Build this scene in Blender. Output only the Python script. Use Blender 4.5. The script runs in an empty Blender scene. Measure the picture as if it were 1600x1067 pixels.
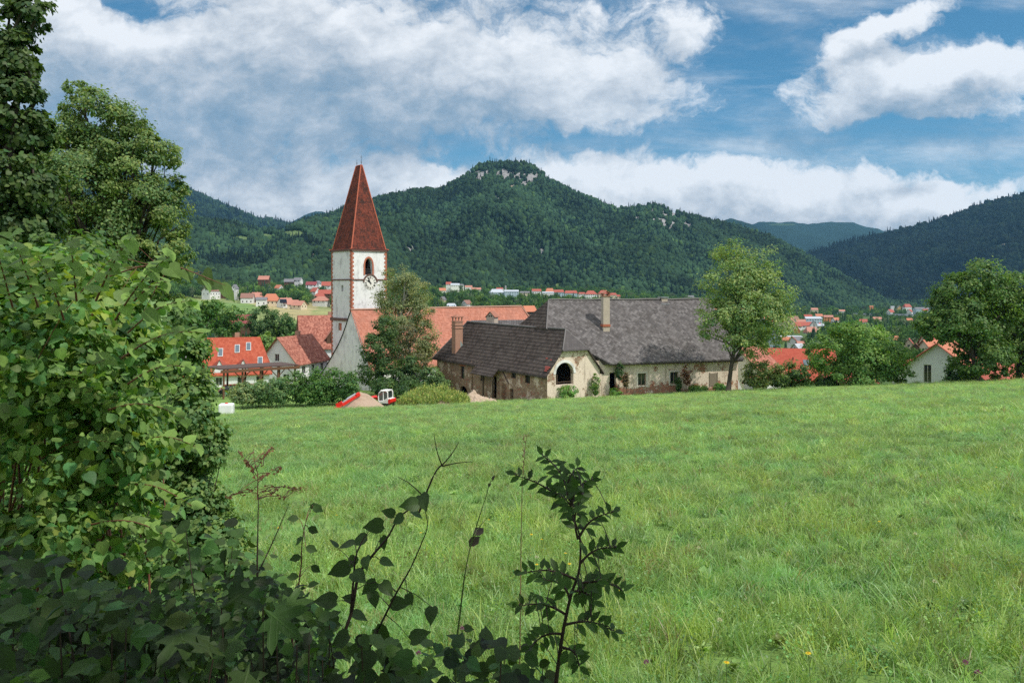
import bpy, math, random
import numpy as np
from mathutils import Vector, Matrix
from mathutils.geometry import tessellate_polygon
R = math.radians
scene = bpy.context.scene
COL = scene.collection

# ---------------------------------------------------------------- camera
F, CX, HY = 1244.0, 800.0, 448.0          # focal length, centre column and horizon row of the 1600 px photograph
cam = bpy.data.cameras.new('camera'); camo = bpy.data.objects.new('camera', cam); COL.objects.link(camo)
cam.lens = 28.0; cam.sensor_width = 36.0; cam.shift_y = -(533.5 - HY) / 1600.0
cam.clip_start = 0.05; cam.clip_end = 40000
camo.location = (0, 0, 0); camo.rotation_euler = (R(90), 0, 0)
scene.camera = camo

# ---------------------------------------------------------------- light, sky, exposure
SUN_H = Vector((0.86, -0.51, 0)).normalized(); SUN_EL = R(54)
SUN = Vector((SUN_H.x * math.cos(SUN_EL), SUN_H.y * math.cos(SUN_EL), math.sin(SUN_EL)))
sl = bpy.data.lights.new('sun', 'SUN'); sl.energy = 3.8; sl.angle = R(0.5); sl.color = (1.0, 0.94, 0.86)
so = bpy.data.objects.new('sun', sl); COL.objects.link(so)
so.rotation_euler = SUN.to_track_quat('Z', 'Y').to_euler(); so.location = (30, -20, 60)
scene.view_settings.view_transform = 'Standard'; scene.view_settings.look = 'None'
scene.view_settings.exposure = 0.08; scene.view_settings.gamma = 1.0; scene.view_settings.use_curve_mapping = False
scene.cycles.max_bounces = 7; scene.cycles.diffuse_bounces = 4; scene.cycles.glossy_bounces = 2
scene.cycles.transmission_bounces = 3; scene.cycles.transparent_max_bounces = 7; scene.cycles.volume_bounces = 0
scene.cycles.caustics_reflective = False; scene.cycles.caustics_refractive = False
scene.cycles.sample_clamp_indirect = 3.0
scene.cycles.use_denoising = False
scene.cycles.pixel_filter_type = 'BLACKMAN_HARRIS'

# ---------------------------------------------------------------- node helpers
class NT:
    def __init__(s, tree): s.t = tree; s.n = tree.nodes; s.l = tree.links
    def node(s, typ, **kw):
        nd = s.n.new(typ)
        for k, v in kw.items(): setattr(nd, k, v)
        return nd
    def put(s, sock, v):
        if v is None: return
        if isinstance(v, bpy.types.NodeSocket): s.l.new(v, sock)
        else:
            if sock.type == 'RGBA' and hasattr(v, '__len__') and len(v) == 3: v = (*v, 1)
            sock.default_value = v
    def m(s, op, a, b=None, c=None, clamp=False):
        nd = s.node('ShaderNodeMath', operation=op, use_clamp=clamp)
        for i, v in enumerate((a, b, c)):
            if v is not None: s.put(nd.inputs[i], v)
        return nd.outputs[0]
    def vm(s, op, a, b=None, scale=None):
        nd = s.node('ShaderNodeVectorMath', operation=op)
        s.put(nd.inputs[0], a)
        if b is not None: s.put(nd.inputs[1], b)
        if scale is not None: s.put(nd.inputs[3], scale)
        return nd.outputs['Value'] if op in ('DOT_PRODUCT', 'LENGTH') else nd.outputs[0]
    def xyz(s, x, y, z):
        nd = s.node('ShaderNodeCombineXYZ')
        for i, v in enumerate((x, y, z)): s.put(nd.inputs[i], v)
        return nd.outputs[0]
    def sep(s, v):
        nd = s.node('ShaderNodeSeparateXYZ'); s.l.new(v, nd.inputs[0]); return nd.outputs
    def noise(s, vec, scale, detail=3, rough=.55, dist=0.0, col=False, dim='3D'):
        nd = s.node('ShaderNodeTexNoise', noise_dimensions=dim)
        if vec is not None: s.put(nd.inputs['Vector'], vec)
        s.put(nd.inputs['Scale'], scale); s.put(nd.inputs['Detail'], detail); s.put(nd.inputs['Roughness'], rough); s.put(nd.inputs['Distortion'], dist)
        return nd.outputs['Color' if col else 'Fac']
    def vor(s, vec, scale, feature='F1', out='Distance'):
        nd = s.node('ShaderNodeTexVoronoi', feature=feature)
        s.put(nd.inputs['Vector'], vec); s.put(nd.inputs['Scale'], scale)
        return nd.outputs[out]
    def ramp(s, v, stops, interp='LINEAR'):
        nd = s.node('ShaderNodeValToRGB'); cr = nd.color_ramp; cr.interpolation = interp
        while len(cr.elements) < len(stops): cr.elements.new(0.5)
        for e, (p, c) in zip(cr.elements, stops):
            e.position = p; e.color = (*c, 1) if hasattr(c, '__len__') else (c, c, c, 1)
        s.put(nd.inputs[0], v); return nd.outputs[0]
    def step(s, v, a, b, lo=0.0, hi=1.0):
        nd = s.node('ShaderNodeMapRange', interpolation_type='SMOOTHSTEP')
        s.put(nd.inputs[0], v)
        for i, q in enumerate((a, b, lo, hi)): s.put(nd.inputs[i + 1], q)
        return nd.outputs[0]
    def mix(s, f, a, b, blend='MIX'):
        nd = s.node('ShaderNodeMix', data_type='RGBA', blend_type=blend, clamp_factor=True)
        s.put(nd.inputs[0], f); s.put(nd.inputs[6], a); s.put(nd.inputs[7], b)
        return nd.outputs[2]
    def geo(s, out='Position'): return s.node('ShaderNodeNewGeometry').outputs[out]
    def obj(s): return s.node('ShaderNodeTexCoord').outputs['Object']
    def uv(s): return s.node('ShaderNodeTexCoord').outputs['UV']
    def attr(s, name, inst=False, out='Color'):
        nd = s.node('ShaderNodeAttribute', attribute_name=name)
        if inst: nd.attribute_type = 'INSTANCER'
        return nd.outputs[out]
    def bump(s, h, strength=.5, dist=.02):
        nd = s.node('ShaderNodeBump'); s.put(nd.inputs['Height'], h); s.put(nd.inputs['Strength'], strength); s.put(nd.inputs['Distance'], dist)
        return nd.outputs[0]

def material(name, fn):
    """fn(nt) returns dict: color, rough, normal, metal, spec, or a shader under 'shader'"""
    m = bpy.data.materials.new(name); m.use_nodes = True
    nt = NT(m.node_tree); nt.n.clear()
    out = nt.node('ShaderNodeOutputMaterial'); d = fn(nt)
    if 'shader' in d: nt.l.new(d['shader'], out.inputs[0]); return m
    b = nt.node('ShaderNodeBsdfPrincipled')
    nt.put(b.inputs['Base Color'], d.get('color', (.5, .5, .5))); nt.put(b.inputs['Roughness'], d.get('rough', .8))
    nt.put(b.inputs['Metallic'], d.get('metal', 0.0)); nt.put(b.inputs['Specular IOR Level'], d.get('spec', .3))
    if 'normal' in d: nt.l.new(d['normal'], b.inputs['Normal'])
    nt.l.new(b.outputs[0], out.inputs[0]); return m

def S(r, g, b):
    """sRGB 0-255 to linear"""
    return tuple(((c / 255) / 12.92 if c / 255 <= .04045 else ((c / 255 + .055) / 1.055) ** 2.4) for c in (r, g, b))

# ---------------------------------------------------------------- world: Nishita sky with procedural clouds
def build_world():
    w = bpy.data.worlds.new('World'); scene.world = w; w.use_nodes = True
    nt = NT(w.node_tree); nt.n.clear()
    out = nt.node('ShaderNodeOutputWorld'); bg = nt.node('ShaderNodeBackground')
    sky = nt.node('ShaderNodeTexSky', sky_type='NISHITA')
    sky.sun_disc = False; sky.sun_elevation = SUN_EL; sky.sun_rotation = math.atan2(SUN_H.x, SUN_H.y)
    sky.altitude = 500; sky.air_density = 1.0; sky.dust_density = 0.6; sky.ozone_density = 2.5
    STR = 0.075
    d = nt.sep(nt.node('ShaderNodeTexCoord').outputs['Generated'])
    yy = nt.m('MAXIMUM', nt.m('ABSOLUTE', d[1]), 0.12)
    U = nt.m('DIVIDE', d[0], yy); V = nt.m('DIVIDE', d[2], yy)
    # cloud coordinates flatten towards the horizon
    def blob(P, x, y, rx, ry, amp, rot=0.0, pw=1.0):
        """soft ellipse round the direction seen at column x, row y"""
        s_ = nt.sep(P)
        du = nt.m('SUBTRACT', s_[0], (x - CX) / F); dv = nt.m('SUBTRACT', s_[1], (HY - y) / F)
        c, s = math.cos(rot), math.sin(rot)
        a = nt.m('ADD', nt.m('MULTIPLY', du, c * F / rx), nt.m('MULTIPLY', dv, s * F / rx))
        b = nt.m('ADD', nt.m('MULTIPLY', du, -s * F / ry), nt.m('MULTIPLY', dv, c * F / ry))
        r2 = nt.m('ADD', nt.m('MULTIPLY', a, a), nt.m('MULTIPLY', b, b))
        return nt.m('MULTIPLY', nt.m('EXPONENT', nt.m('MULTIPLY', r2, -1.0)), amp)
    P0 = nt.xyz(U, V, 0.0)
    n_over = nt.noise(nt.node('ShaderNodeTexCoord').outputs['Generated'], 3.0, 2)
    def density(P, det=10):
        wn = nt.noise(P, 5.0, 3, .55, col=True)
        warp = nt.vm('SCALE', nt.vm('SUBTRACT', wn, (.5, .5, .5)), scale=.10)
        wf = nt.vm('SCALE', nt.vm('SUBTRACT', nt.noise(P, 19.0, 4, .6, col=True), (.5, .5, .5)), scale=.05)
        Pw = nt.vm('ADD', nt.vm('ADD', P, warp), wf)
        acc = None
        for b in BLOBS:
            v = blob(Pw, *b)
            acc = v if acc is None else nt.m('ADD', acc, v)
        Ps = nt.vm('MULTIPLY', Pw, (1.0, 1.6, 1.0))
        n1 = nt.noise(Ps, 4.0, det, .63)
        n2 = nt.noise(nt.vm('ADD', Ps, (3.1, 7.7, 0)), 12.0, det, .68)
        n = nt.m('ADD', nt.m('MULTIPLY', nt.m('SUBTRACT', n1, .5), 2.9), nt.m('MULTIPLY', nt.m('SUBTRACT', n2, .5), 2.3))
        return nt.m('ADD', acc, n)
    D0 = density(P0)
    Ds = density(P0, 3); D1 = density(nt.vm('ADD', P0, (.022, .035, 0)), 3)
    alpha = nt.step(D0, .08, .88)
    # wispy high cloud
    wv = nt.vm('MULTIPLY', P0, (1.0, 4.5, 1.0))
    wis = nt.step(nt.noise(nt.vm('ADD', wv, (1.7, 2.2, 0)), 3.2, 8, .65, .3), .40, .80, 0, .72)
    alpha = nt.m('MAXIMUM', alpha, wis)
    # body shade: thick parts lose light, sides turned to the sun keep it
    lit = nt.m('SUBTRACT', Ds, D1)
    thick = nt.step(D0, .55, 1.9)
    dark = None
    for b in DARKS:
        v = blob(P0, *b); dark = v if dark is None else nt.m('ADD', dark, v)
    puff = nt.m('SUBTRACT', nt.noise(nt.vm('MULTIPLY', P0, (1, 1.7, 1)), 8.0, 10, .66, .25), .5)
    sh = nt.m('ADD', nt.m('MULTIPLY', thick, .27), dark)
    sh = nt.m('SUBTRACT', sh, nt.m('MULTIPLY', lit, .42))
    sh = nt.m('ADD', sh, nt.m('MULTIPLY', puff, 1.35))
    sh = nt.m('ADD', sh, .24, clamp=True)
    cc = nt.ramp(sh, [(0, S(246, 246, 247)), (.25, S(224, 226, 229)), (.5, S(193, 198, 205)), (.75, S(154, 168, 182)), (1, S(124, 147, 168))])
    skyc = nt.vm('MULTIPLY', sky.outputs[0], (STR * .42, STR * 1.0, STR * 1.16))
    # paler, milky air low down
    low = nt.step(V, .02, .22, .55, 0)
    skyc = nt.mix(low, skyc, S(178, 204, 226))
    full = nt.mix(alpha, skyc, nt.vm('SCALE', cc, scale=1.06))
    # bright cloud added out of view, overhead and behind the camera, to lift shade
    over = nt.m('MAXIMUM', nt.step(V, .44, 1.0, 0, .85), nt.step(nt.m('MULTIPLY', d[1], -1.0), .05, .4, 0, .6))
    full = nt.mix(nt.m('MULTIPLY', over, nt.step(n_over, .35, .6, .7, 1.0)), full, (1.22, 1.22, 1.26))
    below = nt.step(d[2], -.03, -.005)
    full = nt.mix(below, S(92, 96, 80), full)
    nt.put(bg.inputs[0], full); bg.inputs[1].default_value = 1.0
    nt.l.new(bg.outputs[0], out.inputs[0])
    w.cycles.sampling_method = 'MANUAL'; w.cycles.sample_map_resolution = 256
BLOBS = [  # column, row, half width, half height, strength, tilt
    (560, 90, 500, 145, 1.1, .0), (300, 190, 330, 120, .75, 0), (100, 60, 190, 100, .55, 0), (900, 150, 240, 75, .6, .05),
    (1040, 60, 80, 60, .3, 0), (225, 12, 60, 24, -.9, -.3), (400, 325, 330, 55, 1.15, .0), (690, 300, 150, 36, .5, 0),
    (1400, 150, 210, 46, 1.25, .16), (1540, 115, 120, 48, .7, .1), (1385, 48, 180, 20, .95, .5), (1480, 95, 140, 40, .5, .1),
    (1230, 318, 430, 54, 1.45, 0), (930, 285, 190, 34, .7, 0), (1340, 275, 150, 26, .45, 0), (1250, 218, 520, 22, -.6, .02),
    (1180, 70, 80, 100, -.9, -.3), (1600, 262, 130, 22, -.4, 0), (1560, 40, 90, 30, -.6, .3), (700, 256, 180, 10, -.35, 0)]
DARKS = [(400, 190, 340, 105, .36, -.12), (300, 270, 180, 50, .16, 0), (700, 225, 190, 35, .18, 0), (1400, 300, 60, 12, .6, .1),
         (640, 120, 420, 110, .06, 0), (1490, 185, 120, 20, .14, 0), (620, 20, 300, 40, .12, 0)]
build_world()

# ---------------------------------------------------------------- numeric helpers
def P(x, y, d): return Vector(((x - CX) / F * d, d, (HY - y) / F * d))
def hash2(ix, iy, seed):
    h = (ix.astype(np.int64) * 374761393 + iy.astype(np.int64) * 668265263 + seed * 974634777) & 0xffffffff
    h = ((h ^ (h >> 13)) * 1274126177) & 0xffffffff
    return ((h ^ (h >> 16)) & 0xffffff) / float(0xffffff)
def vnoise(x, y, seed=0):
    x = np.asarray(x, float); y = np.asarray(y, float)
    ix, iy = np.floor(x), np.floor(y); fx, fy = x - ix, y - iy
    fx = fx * fx * (3 - 2 * fx); fy = fy * fy * (3 - 2 * fy)
    a, b, c, d = hash2(ix, iy, seed), hash2(ix + 1, iy, seed), hash2(ix, iy + 1, seed), hash2(ix + 1, iy + 1, seed)
    return a + (b - a) * fx + (c - a) * fy + (a - b - c + d) * fx * fy - .5
def fbm(x, y, seed=0, octv=4):
    s = 0; a = 1.0; f = 1.0
    for o in range(octv):
        s = s + a * vnoise(np.asarray(x) * f, np.asarray(y) * f, seed + o); a *= .5; f *= 2.03
    return s
def sstep(v, a, b):
    t = np.clip((np.asarray(v, float) - a) / (b - a), 0, 1); return t * t * (3 - 2 * t)

def mesh_np(name, V, faces, col=None, uv=None, smooth=False, colname='col'):
    """faces: list of int arrays (n,k); col: per-vertex rgb"""
    me = bpy.data.meshes.new(name); V = np.asarray(V, np.float32)
    me.vertices.add(len(V)); me.vertices.foreach_set('co', V.ravel())
    tot = sum(f.size for f in faces); npoly = sum(len(f) for f in faces)
    me.loops.add(tot); me.loops.foreach_set('vertex_index', np.concatenate([f.ravel() for f in faces]).astype(np.int32))
    me.polygons.add(npoly); st = []; o = 0
    for f in faces:
        st.append(np.arange(len(f)) * f.shape[1] + o); o += f.size
    me.polygons.foreach_set('loop_start', np.concatenate(st).astype(np.int32))
    if smooth: me.polygons.foreach_set('use_smooth', np.ones(npoly, bool))
    me.update(calc_edges=True)
    if col is not None:
        a = me.color_attributes.new(colname, 'FLOAT_COLOR', 'POINT')
        c = np.ones((len(V), 4), np.float32); c[:, :3] = col; a.data.foreach_set('color', c.ravel())
    return me

def tag(o, label=None, cat=None, group=None, kind=None):
    if label: o['label'] = label
    if cat: o['category'] = cat
    if group: o['group'] = group
    if kind: o['kind'] = kind
    return o
def link(name, me, mats, parent=None):
    o = bpy.data.objects.new(name, me); COL.objects.link(o)
    for m in (mats if isinstance(mats, (list, tuple)) else [mats]):
        if m is not None: me.materials.append(m)
    if parent is not None:
        o.parent = parent; o.matrix_parent_inverse = Matrix.Translation(parent.location).inverted() if parent.parent is None and parent.type == 'EMPTY' else Matrix()
    return o
def thing(name, loc, label, cat, group=None):
    o = bpy.data.objects.new(name, None); COL.objects.link(o); o.location = loc; o.empty_display_size = .3
    return tag(o, label, cat, group)
def copy_tree(o, parent=None):
    c = o.copy(); COL.objects.link(c)
    if parent is not None: c.parent = parent
    for ch in o.children: copy_tree(ch, c)
    return c

class MB:
    """collects faces in world coordinates"""
    def __init__(s): s.v = []; s.f = []; s.m = []
    def add(s, vs, fs, mi=0):
        o = len(s.v); s.v += [tuple(v) for v in vs]; s.f += [tuple(i + o for i in f) for f in fs]; s.m += [mi] * len(fs); return s
    def quad(s, a, b, c, d, mi=0): return s.add([a, b, c, d], [(0, 1, 2, 3)], mi)
    def poly(s, pts, mi=0): return s.add(pts, [tuple(range(len(pts)))], mi)
    def prism(s, pts, off, mi=0):
        """closed solid from a polygon and an offset vector"""
        n = len(pts); a = [Vector(p) for p in pts]; b = [p + Vector(off) for p in a]
        fs = [tuple(range(n)), tuple(reversed(range(n, 2 * n)))] + [(i, i + n, (i + 1) % n + n, (i + 1) % n) for i in range(n)]
        return s.add(a + b, fs, mi)
    def box(s, c, size, ax=(1, 0, 0), mi=0, up=(0, 0, 1)):
        """box centred on c, size along ax, side, up"""
        ax = Vector(ax).normalized(); up = Vector(up).normalized(); sd = up.cross(ax).normalized(); up = ax.cross(sd); c = Vector(c)
        h = [q / 2 for q in size]
        vs = [c + ax * h[0] * i + sd * h[1] * j + up * h[2] * k for k in (-1, 1) for j in (-1, 1) for i in (-1, 1)]
        return s.add(vs, [(0, 2, 3, 1), (4, 5, 7, 6), (0, 1, 5, 4), (2, 6, 7, 3), (0, 4, 6, 2), (1, 3, 7, 5)], mi)
    def tube(s, pts, rad, n=6, mi=0, cap=True):
        pts = [Vector(p) for p in pts]; o = len(s.v); k = len(pts)
        if not hasattr(rad, '__len__'): rad = [rad] * k
        for i, p in enumerate(pts):
            t = (pts[min(i + 1, k - 1)] - pts[max(i - 1, 0)]).normalized()
            a = t.cross(Vector((0, 0, 1)) if abs(t.z) < .9 else Vector((1, 0, 0))).normalized(); b = t.cross(a)
            s.v += [tuple(p + (a * math.cos(2 * math.pi * j / n) + b * math.sin(2 * math.pi * j / n)) * rad[i]) for j in range(n)]
        for i in range(k - 1):
            for j in range(n):
                s.f.append((o + i * n + j, o + i * n + (j + 1) % n, o + (i + 1) * n + (j + 1) % n, o + (i + 1) * n + j)); s.m.append(mi)
        if cap:
            s.f.append(tuple(o + j for j in range(n))); s.f.append(tuple(o + (k - 1) * n + j for j in reversed(range(n)))); s.m += [mi, mi]
        return s
    def lathe(s, c, prof, n=12, mi=0):
        c = Vector(c)
        return s.tube([c + Vector((0, 0, z)) for r, z in prof], [r for r, z in prof], n, mi)
    def build(s, name, mats, parent=None, smooth=False, uvscale=None):
        me = bpy.data.meshes.new(name); me.from_pydata(s.v, [], s.f); me.update()
        me.polygons.foreach_set('material_index', s.m)
        if smooth: me.polygons.foreach_set('use_smooth', [True] * len(s.f))
        o = link(name, me, mats, parent)
        return o

class Wall:
    """vertical plane through O along unit d (plan); outward normal n; photo pixels map onto it"""
    def __init__(s, O, d, out):
        s.O = Vector((O[0], O[1], 0)); s.d = Vector((d[0], d[1], 0)).normalized(); s.n = Vector((s.d.y, -s.d.x, 0))
        if s.n.dot(Vector((out[0], out[1], 0))) < 0: s.n = -s.n
    def at(s, a, z, off=0.0): return s.O + s.d * a + s.n * off + Vector((0, 0, z))
    def px(s, x, y):
        """pixel -> (distance along the wall, height)"""
        u = (x - CX) / F
        a = (u * s.O.y - s.O.x) / (s.d.x - u * s.d.y)
        Y = s.O.y + a * s.d.y
        return a, (HY - y) / F * Y
    def face(s, mb, outline, holes=(), depth=.35, mi=0, mr=None):
        loops = [[Vector((a, z, 0)) for a, z in outline]] + [[Vector((a, z, 0)) for a, z in h] for h in holes]
        tris = tessellate_polygon(loops); flat = [p for l in loops for p in l]
        mb.add([s.at(p.x, p.y) for p in flat], [tuple(t) for t in tris], mi)
        for h in holes:
            k = len(h)
            for i in range(k):
                a, b = h[i], h[(i + 1) % k]
                mb.quad(s.at(*a), s.at(*b), s.at(*b, -depth), s.at(*a, -depth), mi if mr is None else mr)
    def slab(s, mb, a0, a1, z0, z1, o0, o1, mi=0):
        """box on the wall between offsets o0 and o1"""
        mb.prism([s.at(a0, z0, o0), s.at(a1, z0, o0), s.at(a1, z1, o0), s.at(a0, z1, o0)], s.n * (o1 - o0), mi)
def rect(a0, a1, z0, z1): return [(a0, z0), (a1, z0), (a1, z1), (a0, z1)]
def arch(a0, a1, z0, z1, n=8, point=1.0):
    """round (point 1) or pointed opening; z1 is the crown"""
    r = (a1 - a0) / 2; c = (a0 + a1) / 2; zs = z1 - r * point
    return [(a0, z0), (a1, z0)] + [(c + r * math.cos(t), zs + r * point * math.sin(t) ** (1 if point == 1 else 1.0)) for t in [math.pi * i / n for i in range(n + 1)]]

# ================================================================ materials
def leafmat(name, trans=.42, rough=.55, spec=.35, inst=False, tr_tint=(1.25, 1.35, .55)):
    def fn(nt):
        c = nt.attr('tint', True) if inst else nt.attr('col')
        if inst:
            rnd = nt.node('ShaderNodeObjectInfo').outputs['Random']
            c = nt.mix(nt.m('MULTIPLY', rnd, .0), c, c)
        b = nt.node('ShaderNodeBsdfPrincipled'); nt.put(b.inputs['Base Color'], c)
        nt.put(b.inputs['Roughness'], rough); nt.put(b.inputs['Specular IOR Level'], spec)
        if trans <= 0: return {'shader': b.outputs[0]}
        t = nt.node('ShaderNodeBsdfTranslucent'); nt.put(t.inputs[0], nt.vm('MULTIPLY', c, tr_tint))
        mx = nt.node('ShaderNodeMixShader'); mx.inputs[0].default_value = trans
        nt.l.new(b.outputs[0], mx.inputs[1]); nt.l.new(t.outputs[0], mx.inputs[2])
        return {'shader': mx.outputs[0]}
    return material(name, fn)
M = {}
M['leaf'] = leafmat('leaf')
def near_leaf(nt):
    c = nt.attr('col'); lc = nt.sep(nt.attr('lc', out='Vector')); x = nt.m('ABSOLUTE', lc[0]); y = lc[1]
    mid = nt.step(x, .006, .022, 1, 0); q = nt.m('FRACT', nt.m('MULTIPLY', nt.m('SUBTRACT', y, nt.m('MULTIPLY', x, .85)), 7.0))
    lat = nt.m('MULTIPLY', nt.step(nt.m('ABSOLUTE', nt.m('SUBTRACT', q, .5)), .03, .10, .7, 0), 1.0); vein = nt.m('MAXIMUM', mid, lat)
    blot = nt.noise(nt.geo(), 45, 4, .6)
    c = nt.vm('SCALE', c, scale=nt.m('ADD', .72, nt.m('MULTIPLY', blot, .56)))
    c = nt.mix(nt.m('MULTIPLY', vein, .45), c, nt.vm('MULTIPLY', c, (1.7, 1.6, 1.5)))
    hole = nt.step(nt.noise(nt.geo(), 90, 3, .6), .70, .74, 0, .6); c = nt.mix(hole, c, (.16, .10, .04))
    b = nt.node('ShaderNodeBsdfPrincipled'); nt.put(b.inputs['Base Color'], c); nt.put(b.inputs['Roughness'], .5); nt.put(b.inputs['Specular IOR Level'], .3)
    nt.l.new(nt.bump(nt.m('SUBTRACT', 1.0, vein), .5, .002), b.inputs['Normal'])
    t = nt.node('ShaderNodeBsdfTranslucent'); nt.put(t.inputs[0], nt.vm('MULTIPLY', c, (1.3, 1.4, .5)))
    mx = nt.node('ShaderNodeMixShader'); mx.inputs[0].default_value = .4; nt.l.new(b.outputs[0], mx.inputs[1]); nt.l.new(t.outputs[0], mx.inputs[2])
    return {'shader': mx.outputs[0]}
M['leaf_near'] = material('leaf_near', near_leaf)
M['tree_inst'] = leafmat('forest_tree', 0.0, .9, .1, inst=True)
M['midtree_inst'] = leafmat('valley_tree', .2, .8, .2, inst=True)
M['grass_inst'] = leafmat('grass_blades', .45, .42, .5, inst=True, tr_tint=(1.25, 1.3, .7))

def ground_fn(nt):
    c = nt.attr('col'); p = nt.geo()
    n1 = nt.noise(p, .35, 4, .6); n2 = nt.noise(p, 3.5, 5, .65); n3 = nt.noise(p, .03, 3, .5)
    g = nt.m('ADD', nt.m('MULTIPLY', n1, .6), nt.m('ADD', nt.m('MULTIPLY', n2, .7), nt.m('MULTIPLY', n3, .3)))
    c2 = nt.vm('SCALE', c, scale=nt.step(g, .5, 1.1, .62, 1.3))
    c2 = nt.mix(nt.step(n3, .35, .65, 0, .3), c2, nt.vm('MULTIPLY', c2, (1.25, 1.02, .8)))
    return {'color': c2, 'rough': .95, 'spec': .1, 'normal': nt.bump(n2, .6, .08)}
M['ground'] = material('meadow_ground', ground_fn)
def hill_fn(nt):
    c = nt.attr('col'); p = nt.geo()
    v = nt.vor(p, .09); n = nt.noise(p, .004, 4, .6); n2 = nt.noise(p, .03, 5, .6)
    c2 = nt.vm('SCALE', c, scale=nt.m('ADD', nt.m('MULTIPLY', v, -.35), nt.m('ADD', .45, nt.m('MULTIPLY', nt.m('ADD', n, n2), .7))))
    return {'color': c2, 'rough': 1.0, 'spec': 0.0, 'normal': nt.bump(nt.m('SUBTRACT', 1.0, v), 1.0, 8.0)}
M['hill'] = material('wooded_slope', hill_fn)
def bark_fn(a, b, sc=6):
    def fn(nt):
        p = nt.vm('MULTIPLY', nt.geo(), (1, 1, .25)); n = nt.noise(p, sc, 5, .65)
        return {'color': nt.mix(n, a, b), 'rough': .95, 'spec': .15, 'normal': nt.bump(n, .8, .03)}
    return fn
M['bark'] = material('bark', bark_fn((.022, .018, .014), (.10, .085, .07)))
M['bark_pale'] = material('birch_bark', bark_fn((.20, .19, .17), (.55, .53, .48), 4))
M['stem'] = material('dark_stem', lambda nt: {'color': (.035, .022, .018), 'rough': .7})
M['stem_red'] = material('reddish_stem', lambda nt: {'color': (.16, .065, .04), 'rough': .6})
M['stem_green'] = material('green_stem', lambda nt: {'color': (.09, .13, .04), 'rough': .6})
M['stem_dry'] = material('dry_stem', lambda nt: {'color': (.30, .20, .11), 'rough': .9})

def plaster_fn(base, dirt=.35, sc=1.0, dark=(.10, .095, .085)):
    def fn(nt):
        p = nt.geo(); n = nt.noise(p, 1.1 * sc, 6, .65); v = nt.noise(nt.vm('MULTIPLY', p, (1, 1, .22)), 2.0 * sc, 5, .7)
        f = nt.m('MULTIPLY', nt.step(nt.m('MULTIPLY', nt.m('ADD', n, v), .5), .46, .68), dirt)
        c = nt.mix(f, base, dark)
        return {'color': c, 'rough': .92, 'spec': .15, 'normal': nt.bump(nt.noise(p, 9 * sc, 4), .35, .03)}
    return fn
M['plaster_white'] = material('white_lime_plaster', plaster_fn((.74, .74, .73), .45))
M['plaster_grey'] = material('weathered_grey_plaster', plaster_fn((.67, .655, .66), .5, .7))  # weathered plaster, greyed so the colour carries the shade on tower and nave
M['plaster_clean'] = material('clean_white_render', plaster_fn((.74, .75, .76), .12))
def decay_fn(bare, br, seed, low_bare=False):
    """crumbling plaster that leaves rubble stone and brick showing"""
    dk = lambda *c: tuple(q * k for q, k in zip(c, br))
    def fn(nt):
        p = nt.vm('ADD', nt.geo(), (seed, seed * 2, 0))
        n = nt.noise(p, .55, 6, .68); fine = nt.noise(p, 6.0, 5, .7)
        vcol = nt.vor(nt.vm('MULTIPLY', p, (1, 1, 1.7)), 2.6, out='Color'); vd = nt.vor(nt.vm('MULTIPLY', p, (1, 1, 1.7)), 2.6, 'DISTANCE_TO_EDGE')
        vs = nt.sep(vcol)
        stone = nt.mix(vs[0], dk(.30, .22, .16), dk(.44, .35, .27))
        stone = nt.mix(nt.step(vs[1], .80, .88), stone, (.31, .15, .10))
        stone = nt.mix(nt.step(vd, .0, .10, .75, 0), stone, (.16, .12, .09))
        pl = nt.mix(fine, dk(.58, .51, .44), dk(.84, .76, .68))
        streak = nt.noise(nt.vm('MULTIPLY', p, (1, 1, .18)), 1.6, 5, .7)
        pl = nt.mix(nt.step(streak, .5, .72, 0, .7), pl, (.24, .19, .14))
        sp_ = nt.sep(nt.geo()); low = nt.step(nt.m('SUBTRACT', sp_[2], nt.m('MULTIPLY', sp_[0], .025)), -13.6, -12.9, .13 if low_bare else 0, 0)
        k = nt.step(nt.m('ADD', nt.m('ADD', n, low), nt.m('MULTIPLY', fine, .22)), bare - .03, bare + .03)
        if low_bare: stone = nt.mix(nt.step(vs[2], .25, .35), stone, (.36, .18, .12))
        c = nt.mix(k, pl, stone)
        spots = nt.step(nt.noise(p, 2.6, 4, .7), .66, .70, 0, .8)
        c = nt.mix(spots, c, (.20, .11, .08))
        return {'color': c, 'rough': .95, 'spec': .1, 'normal': nt.bump(nt.m('ADD', nt.m('MULTIPLY', k, -.5), fine), .7, .06)}
    return fn
M['decay_side'] = material('crumbling_brown_wall', decay_fn(.54, (.84, .74, .66), 3.0))
M['decay_front'] = material('crumbling_pale_wall', decay_fn(.68, (1, .95, .88), 11.0, True))
M['decay_gable'] = material('crumbling_cream_gable', decay_fn(.67, (1.0, .95, .89), 27.0))

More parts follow.
